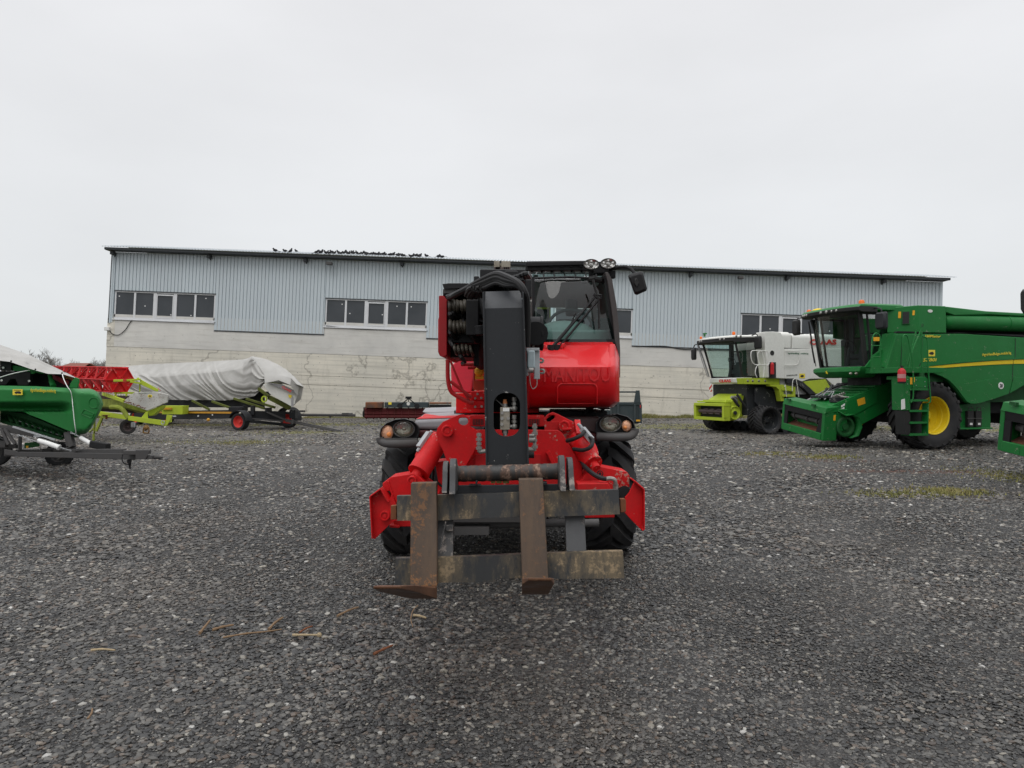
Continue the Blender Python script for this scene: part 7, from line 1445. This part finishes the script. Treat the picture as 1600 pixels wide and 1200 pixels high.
m = MB(Cc); m.lathe(r_(628, 515, 1.49), (0, 1, 0), [(0, .001), (.012, .001), (.016, .085), (.02, .095), (0, .095)], 20); m.bb(V((r_(655, 570, 1.5).x, 1.49, r_(0, 690, 1.5).z)), V((r_(605, 570, 1.5).x, 1.515, r_(0, 570, 1.5).z))); m.build('recess', LBLK, WC)
m = MB(Cc); a = r_(630, 668, 1.58); b_ = r_(630, 595, 1.58); m.lathe(a, b_-a, [(0, .07), ((b_-a).length, .07), ((b_-a).length+.06, .02), ((b_-a).length+.08, .001)], 14); m.build('fire_extinguisher', paint('red_bottle', (.5, .012, .02), .35), WC)
m = MB(Cc); secs = []
def hump(m, x0, x1, z0, z1, r=.18):
    n_ = 6; prof = [(1.45, z0), (1.48, z1-r)]+[(1.48-r*(1-cos(pi/2*i/n_)), z1-r+r*sin(pi/2*i/n_)) for i in range(1, n_+1)]+[(-1.4, z1), (-1.4, z0)]
    m.loft([[V((x0, a, b_)) for a, b_ in prof], [V((x0-.06, a*1.01, b_+.02)) for a, b_ in prof], [V((x1+.06, a*1.01, b_+.02)) for a, b_ in prof], [V((x1, a, b_)) for a, b_ in prof]])
za = r_(720, 484, 1.5).z; hump(m, r_(690, 400, 1.5).x, r_(768, 400, 1.5).x, za+.02, r_(740, 365, 1.5).z); hump(m, r_(778, 400, 1.5).x, r_(917, 400, 1.5).x, za+.02, r_(850, 378, 1.5).z); hump(m, r_(925, 400, 1.5).x, -7.3, za+.02, r_(940, 378, 1.5).z); m.build('grain_tank_cover', CWH, WC, ang=45)
m = MB(Cc); m.bb((-7.3, -1.3, za-.02), (-.7, 1.46, za+.03)); m.build('body_seam', LBLK, WC)
def ctxt(s, x, y, x2, y2, h, mt, nm, yl, par=None, bold=.04, shear=0):
    p = Cc.M @ r_(x, y, yl); q = Cc.M @ r_(x2, y2, yl); text(s, p, q-p, (0, 0, 1), (q-p).length, mt, nm, par or WC, ext=.006, bold=bold, shear=shear, h=h)
ctxt('CLAAS', 902, 456, 1095, 456, .22, LRED, 'maker_lettering', 1.50, bold=.05); ctxt('AgroHandBulgas.mobile.bg', 742, 526, 890, 527, .075, LGRN, 'web_lettering', 1.504, bold=.0); ctxt('LEXION 670', 735, 682, 810, 678, .05, LBLK, 'model_lettering', 1.504, bold=.0)
m = MB(Cc); m.prism(rl_([(826, 663), (867, 663), (867, 697), (826, 697)], 1.502), (0, .005, 0)); st = m.build('sticker', STK, WC)
m = MB(Cc); m.prism(rl_([(832, 680), (845, 672), (860, 678), (855, 688), (838, 690)], 1.508), (0, .002, 0)); m.build('sticker_print', LBLK, st)
m = MB(Cc); m.prism(rl_([(850, 722), (1015, 703), (1052, 765), (1045, 800), (945, 808)], 1.48), (0, -.1, 0)); m.build('lime_skirt', LIME, WC, .02)
m = MB(Cc); m.prism(rl_([(738, 698), (790, 700), (845, 718), (905, 765), (950, 815), (900, 815), (850, 765), (800, 735), (740, 735)], 1.52), (0, -.3, 0)); m.build('track_fender', HEAD, WC, .02)
m = MB(Cc); m.prism(rl_([(422, 695), (600, 697), (742, 701), (740, 741), (600, 740), (430, 738)], 1.35), (0, -.4, 0)); m.prism(rl_([(615, 742), (700, 742), (800, 760), (798, 832), (780, 832), (775, 775), (712, 762), (715, 862), (695, 862), (680, 780), (660, 760), (620, 755)], 1.45), (0, -.25, 0)); m.prism(rl_([(705, 765), (782, 770), (782, 790), (705, 785)], 1.50), (0, -.2, 0)); m.prism(rl_([(705, 812), (795, 815), (795, 832), (705, 830)], 1.50), (0, -.2, 0)); m.build('platform', LIME, WC, .015)
m = MB(Cc); m.bb(V((r_(720, 0, 1.3).x, 1.3, r_(0, 812, 1.3).z)), V((r_(755, 0, 1.3).x, 1.28, r_(0, 785, 1.3).z))); m.build('warning_plate', LRED, WC)
m = MB(Cc)
for x in (455, 490, 535, 580): c = r_(x, 716, 1.351); m.sph(c, (.05, .02, .05), 10, 5)
m.build('marker_lamp', LENS, WC)
def wr(pts, yl, r=.016):
    m = MB(Cc); m.tube(rl_(pts, yl), r, 7, 4); m.build('hand_rail', CWH, WC)
wr([(520, 690), (508, 650), (530, 600), (600, 600), (608, 560), (604, 520), (585, 500), (500, 498), (478, 510), (480, 560), (500, 595), (530, 600)], 1.7); wr([(540, 600), (525, 530), (540, 502), (560, 520), (575, 600), (565, 690)], 1.7); wr([(720, 602), (800, 600), (822, 570), (828, 530), (820, 502), (725, 498)], 1.56, .014); wr([(775, 790), (778, 720), (790, 702), (805, 715), (822, 832)], 1.7, .014); wr([(720, 760), (725, 745), (730, 800), (735, 832)], 1.6, .012)
# cab
m = MB(Cc); secs = []
for z, k_, xo in ((3.62, .97, -.05), (3.65, 1.02, .03), (3.69, 1.02, .02), (3.74, .9, -.15)): secs.append([V((1.22+xo-.18*abs(t_)**3, 1.08*k_*t_, z+.0)) for t_ in [-1+2*a/16 for a in range(17)]]+[V((-.6, 1.1*k_, z+.06)), V((-.6, -1.1*k_, z+.06))])
m.loft(secs); m.build('cab_roof', CWH, WC, ang=45)
m = MB(Cc); secs = []
for z, xo in ((3.48, -.02), (3.52, .05), (3.64, .05)): secs.append([V((1.22+xo-.18*abs(t_)**3, 1.1*t_, z)) for t_ in [-1+2*a/16 for a in range(17)]]+[V((-.4, 1.1, z+.04)), V((-.4, -1.1, z+.04))])
m.loft(secs); rl2 = m.build('roof_light_bar', LBLK, WC, ang=45)
for y_ in (-.75, -.6, .55, .75):
    m = MB(Cc); m.sph((1.27-.18*abs(y_/1.1)**3, y_, 3.60), (.02, .05, .04), 12, 6); m.build('roof_lamp', LENSB, rl2)
for x in (372, 403):
    c = r_(x, 391, 1.11); m = MB(Cc); m.sph((c.x, 1.11, c.z), (.05, .02, .05), 12, 6); m.build('roof_lamp', LENSB, rl2)
m = MB(Cc); m.loft([[V((.50+.22*(1-t_*t_)+(z-2.15)*.27, (.88+.06*(z-2.15))*t_, z)) for t_ in [-1+2*a/12 for a in range(13)]] for z in (2.15, 2.6, 3.1, 3.55)], closed=False); m.build('windscreen', G_CAB, WC)
m = MB(Cc)
for s in (1, -1): m.loft([[V((.50, .9*s, 2.15)), V((-.5, .92*s, 2.15))], [V((.88, .98*s, 3.6)), V((-.5, .98*s, 3.6))]], closed=False)
m.build('side_window', G_DARK, WC)
m = MB(Cc)
for s in (1, -1):
    m.tube([V((.48, .9*s, 2.12)), V((.62, .94*s, 2.7)), V((.9, .98*s, 3.58))], .045, 6); m.bb((-.56, .86*s, 2.1), (-.4, .98*s, 3.62)); m.bar((.5, .92*s, 2.16), (-.5, .93*s, 2.16), .05, .1); m.bar((.9, .98*s, 3.55), (-.5, .98*s, 3.55), .05, .08)
m.build('cab_frame', LBLK, WC)
m = MB(Cc); m.tube([V((1.1, -1.0, 3.5)), V((.86, -.98, 2.9)), V((.62, -.95, 2.2))], .03, 6); m.tube([V((1.16, -.98, 3.5)), V((.95, -.98, 2.9)), V((.7, -.95, 2.2))], .016, 6); m.build('front_guide_bar', LGREY, WC)
m = MB(Cc); m.bb((-.58, -.9, 2.1), (-.52, .9, 2.7)); m.bb((-.5, -.85, 2.05), (.5, .85, 2.15)); m.bb((-.4, -.26, 2.3), (.05, .26, 2.48)); m.bb((-.48, -.25, 2.4), (-.36, .25, 3.15)); m.bb((-.3, .3, 2.15), (.3, .5, 2.75)); m.cyl((.4, 0, 2.15), (.25, 0, 2.8), .045); m.bb((.1, .45, 2.75), (.16, .7, 2.95)); m.tube([V((.25+.06*sin(a), .2*cos(a), 2.82+.14*sin(a))) for a in [2*pi*i/14 for i in range(15)]], .015, 6); m.build('seat', INTER, WC, .03)
m = MB(Cc); secs = []
for z, xo in ((1.92, .45), (1.96, .56), (2.1, .58), (2.14, .5)): secs.append([V((xo+.2*(1-t_*t_), .98*t_, z)) for t_ in [-1+2*a/14 for a in range(15)]]+[V((.1, .98, z)), V((.1, -.98, z))])
m.loft(secs); nf = m.build('cab_nose', CWH, WC, ang=45)
a = Cc.front(1070+252/4.615, 440+734/4.615, .78); b_ = Cc.front(1070+336/4.615, 440+732/4.615, .76)
text('CLAAS', Cc.M @ V((.80, a.y, 1.96)), (Cc.M @ V((.78, b_.y, 1.96)))-(Cc.M @ V((.80, a.y, 1.96))), (0, 0, 1), abs(a.y-b_.y), LRED, 'maker_lettering', nf, ext=.012, bold=.04, h=.12)
m = MB(Cc); m.bb((.7, -.82, 1.60), (.71, -.66, 1.93)); wp = m.build('warning_plate', WHT, WC)
m = MB(Cc); m.prism([V((.712, -.82, 1.66)), V((.712, -.66, 1.80)), V((.712, -.66, 1.90)), V((.712, -.82, 1.76))], (.003, 0, 0)); m.prism([V((.712, -.78, 1.60)), V((.712, -.66, 1.60)), V((.712, -.66, 1.70))], (.003, 0, 0)); m.build('warning_stripe', LRED, wp)
for yy, zz in ((-1.35, 3.2), ):
    m = MB(Cc); m.tube([V((1.05, -1.0, 3.5)), V((1.1, -1.2, 3.5)), V((1.1, -1.3, 3.4))], .02, 6, 3); m.loft([[V((1.05+xx, -1.28+a*.11*k_, 3.12+b_*.23*k_)) for a, b_ in ((-1, -.8), (-.8, -1), (.8, -1), (1, -.8), (1, .8), (.8, 1), (-.8, 1), (-1, .8))] for xx, k_ in ((0, .9), (.03, 1), (.09, 1), (.13, .8))]); m.build('mirror', LBLK, WC)
c = r_(530, 440, 1.4); m = MB(Cc); m.loft([[V((c.x+xx, 1.4+a*.16*k_, c.z+b_*.24*k_)) for a, b_ in ((-1, -.8), (-.8, -1), (.8, -1), (1, -.8), (1, .8), (.8, 1), (-.8, 1), (-1, .8))] for xx, k_ in ((-.05, .9), (-.02, 1), (.05, 1), (.09, .8))]); m.tube([V((c.x, 1.05, c.z+.3)), V((c.x, 1.3, c.z+.33)), V((c.x, 1.4, c.z+.2))], .02, 6, 3); m.build('mirror', LBLK, WC)
for c, s in ((V((.75, .75, 3.78)), .8), (V((1.0, -.95, 3.72)), .7)):
    m = MB(Cc); m.lathe(c, (0, 0, 1), [(0, .075*s), (.11*s, .075*s), (.14*s, .05*s), (.15*s, .001)], 14); m.build('beacon', BEAC, WC)
m = MB(Cc); m.box((.98, -.75, 3.86), (.05, .05, .12)); m.box((.98, -.72, 3.92), (.1, .14, .05)); m.build('receiver', JDG, WC)
# feeder
m = MB(Cc); m.prism([V((1.1, -.7, 1.12)), V((.75, -.7, 1.35)), V((-.3, -.7, 1.85)), V((-.3, -.7, .95)), V((.75, -.7, .5)), V((1.1, -.7, .5))], (0, 1.45, 0)); m.build('feeder_house', LIME, WC, .02)
m = MB(Cc); yo = .94; m.bb((1.1, -yo, .50), (1.38, yo, .62)); m.bb((1.1, -yo, 1.05), (1.38, yo, 1.16)); m.bb((1.1, -yo, .62), (1.38, -yo+.12, 1.05)); m.bb((1.1, yo-.14, .62), (1.38, yo, 1.05)); m.bb((1.0, -.9, 1.18), (1.25, .9, 1.24)); m.bb((.9, -.6, 1.22), (1.2, .8, 1.28)); m.build('feeder_mouth', LIME, WC, .015)
m = MB(Cc); m.bb((1.1, -yo+.12, .62), (1.13, yo-.14, 1.05)); m.build('mouth_inner', LBLK, WC)
m = MB(Cc); m.cyl((1.22, -.75, .84), (1.22, .75, .84), .08, n=12)
for k_ in (-.5, -.1, .3): m.bb((1.16, k_, .74), (1.3, k_+.25, .78)); m.bb((1.16, k_+.1, .90), (1.3, k_+.35, .94))
m.build('feed_roller', BROWNG, WC)
m = MB(Cc); m.lathe((.85, .78, .80), (0, 1, 0), [(0, .27), (.12, .27), (.14, .24), (.1, .2), (.1, .12), (.14, .10), (.14, .001)], 24); m.prism([V((1.12, .76, 1.1)), V((.75, .76, 1.45)), V((.35, .76, 1.45)), V((.55, .76, 1.0)), V((.85, .76, .95))], (0, .1, 0)); m.build('side_drive', LIME, WC, .01)
m = MB(Cc); m.tube([V((.75, .9, 1.5)), V((.6, .98, 1.25)), V((.35, 1.0, .95)), V((.2, 1.0, 1.0)), V((.15, .95, 1.35)), V((.0, .9, 1.7))], .045, 8, 5); m.cyl((.9, .95, .8), (.9, 1.0, .8), .08, n=6); m.tube([V((.9, .85, 1.35)), V((.8, .9, 1.2)), V((.65, .9, 1.05))], .05, 8); m.build('hydraulic_hose', LBLK, WC)
m = MB(Cc); m.cyl((.95, .82, 1.4), (.7, .85, 1.25), .06); m.cyl((.85, .85, 1.42), (.72, .88, 1.38), .045); m.build('coupler', STEEL, WC)
m = MB(Cc); m.prism([V((.1, 1.15, 1.75)), V((-.3, 1.15, 1.78)), V((-.85, 1.15, 1.6)), V((-.9, 1.15, .9)), V((-.2, 1.15, .85)), V((.1, 1.15, 1.2))], (0, -.1, 0)); m.bb((-.9, -1.0, .7), (.4, 1.05, 1.9)); m.build('drive_cover', HEAD, WC, .03)
# tracks
def track(s):
    yc = 1.38*s; ax = Cc.M.to_3x3() @ V((0, s, 0))
    wh = wheel(WC, Cc.M @ V((-.14, yc, .54)), ax, .54, .72, .40, 22, HEAD, RUB, lh=.05, dish=.22, n=56, chev=.8, bolts=10)
    wheel(WC, Cc.M @ V((-2.3, yc, .45)), ax, .42, .66, .32, 0, HEAD, RUB, n=40)
    for x in (-.85, -1.2, -1.55, -1.9): m = MB(Cc); m.cyl((x, yc-.3*s, .22), (x, yc+.33*s, .22), .17, n=18); m.build('track_roller', HEAD, WC)
    m = MB(Cc)
    for yy in (yc-.36, yc+.30):
        pass
    n_ = 26; pts = [V((-.14, 0, .03)), V((-2.3, 0, .03))]+[V((-2.3-.44*sin(pi*i/8), 0, .46-.44*cos(pi*i/8))) for i in range(1, 9)]+[V((-.6, 0, .96))]
    o_ = [V((p.x, yc-.36, p.z)) for p in pts]; secs = []
    for i, p in enumerate(pts):
        t_ = (pts[min(i+1, len(pts)-1)]-pts[max(0, i-1)]).normalized(); nn = V((-t_.z, 0, t_.x))*.035; secs.append([V((p.x, yc-.36, p.z))-nn, V((p.x, yc+.36, p.z))-nn, V((p.x, yc+.36, p.z))+nn, V((p.x, yc-.36, p.z))+nn])
    m.loft(secs)
    for i in range(14): m.box((-.3-i*.15, yc, .02), (.06, .70, .07))
    m.build('track_belt', RUB, WC)
track(1); track(-1)
for s in (1, -1): wheel(WC, Cc.M @ V((-5.4, 1.2*s, .55)), Cc.M.to_3x3() @ V((0, s, 0)), .56, .42, .3, 16, LRED, RUB, n=40)
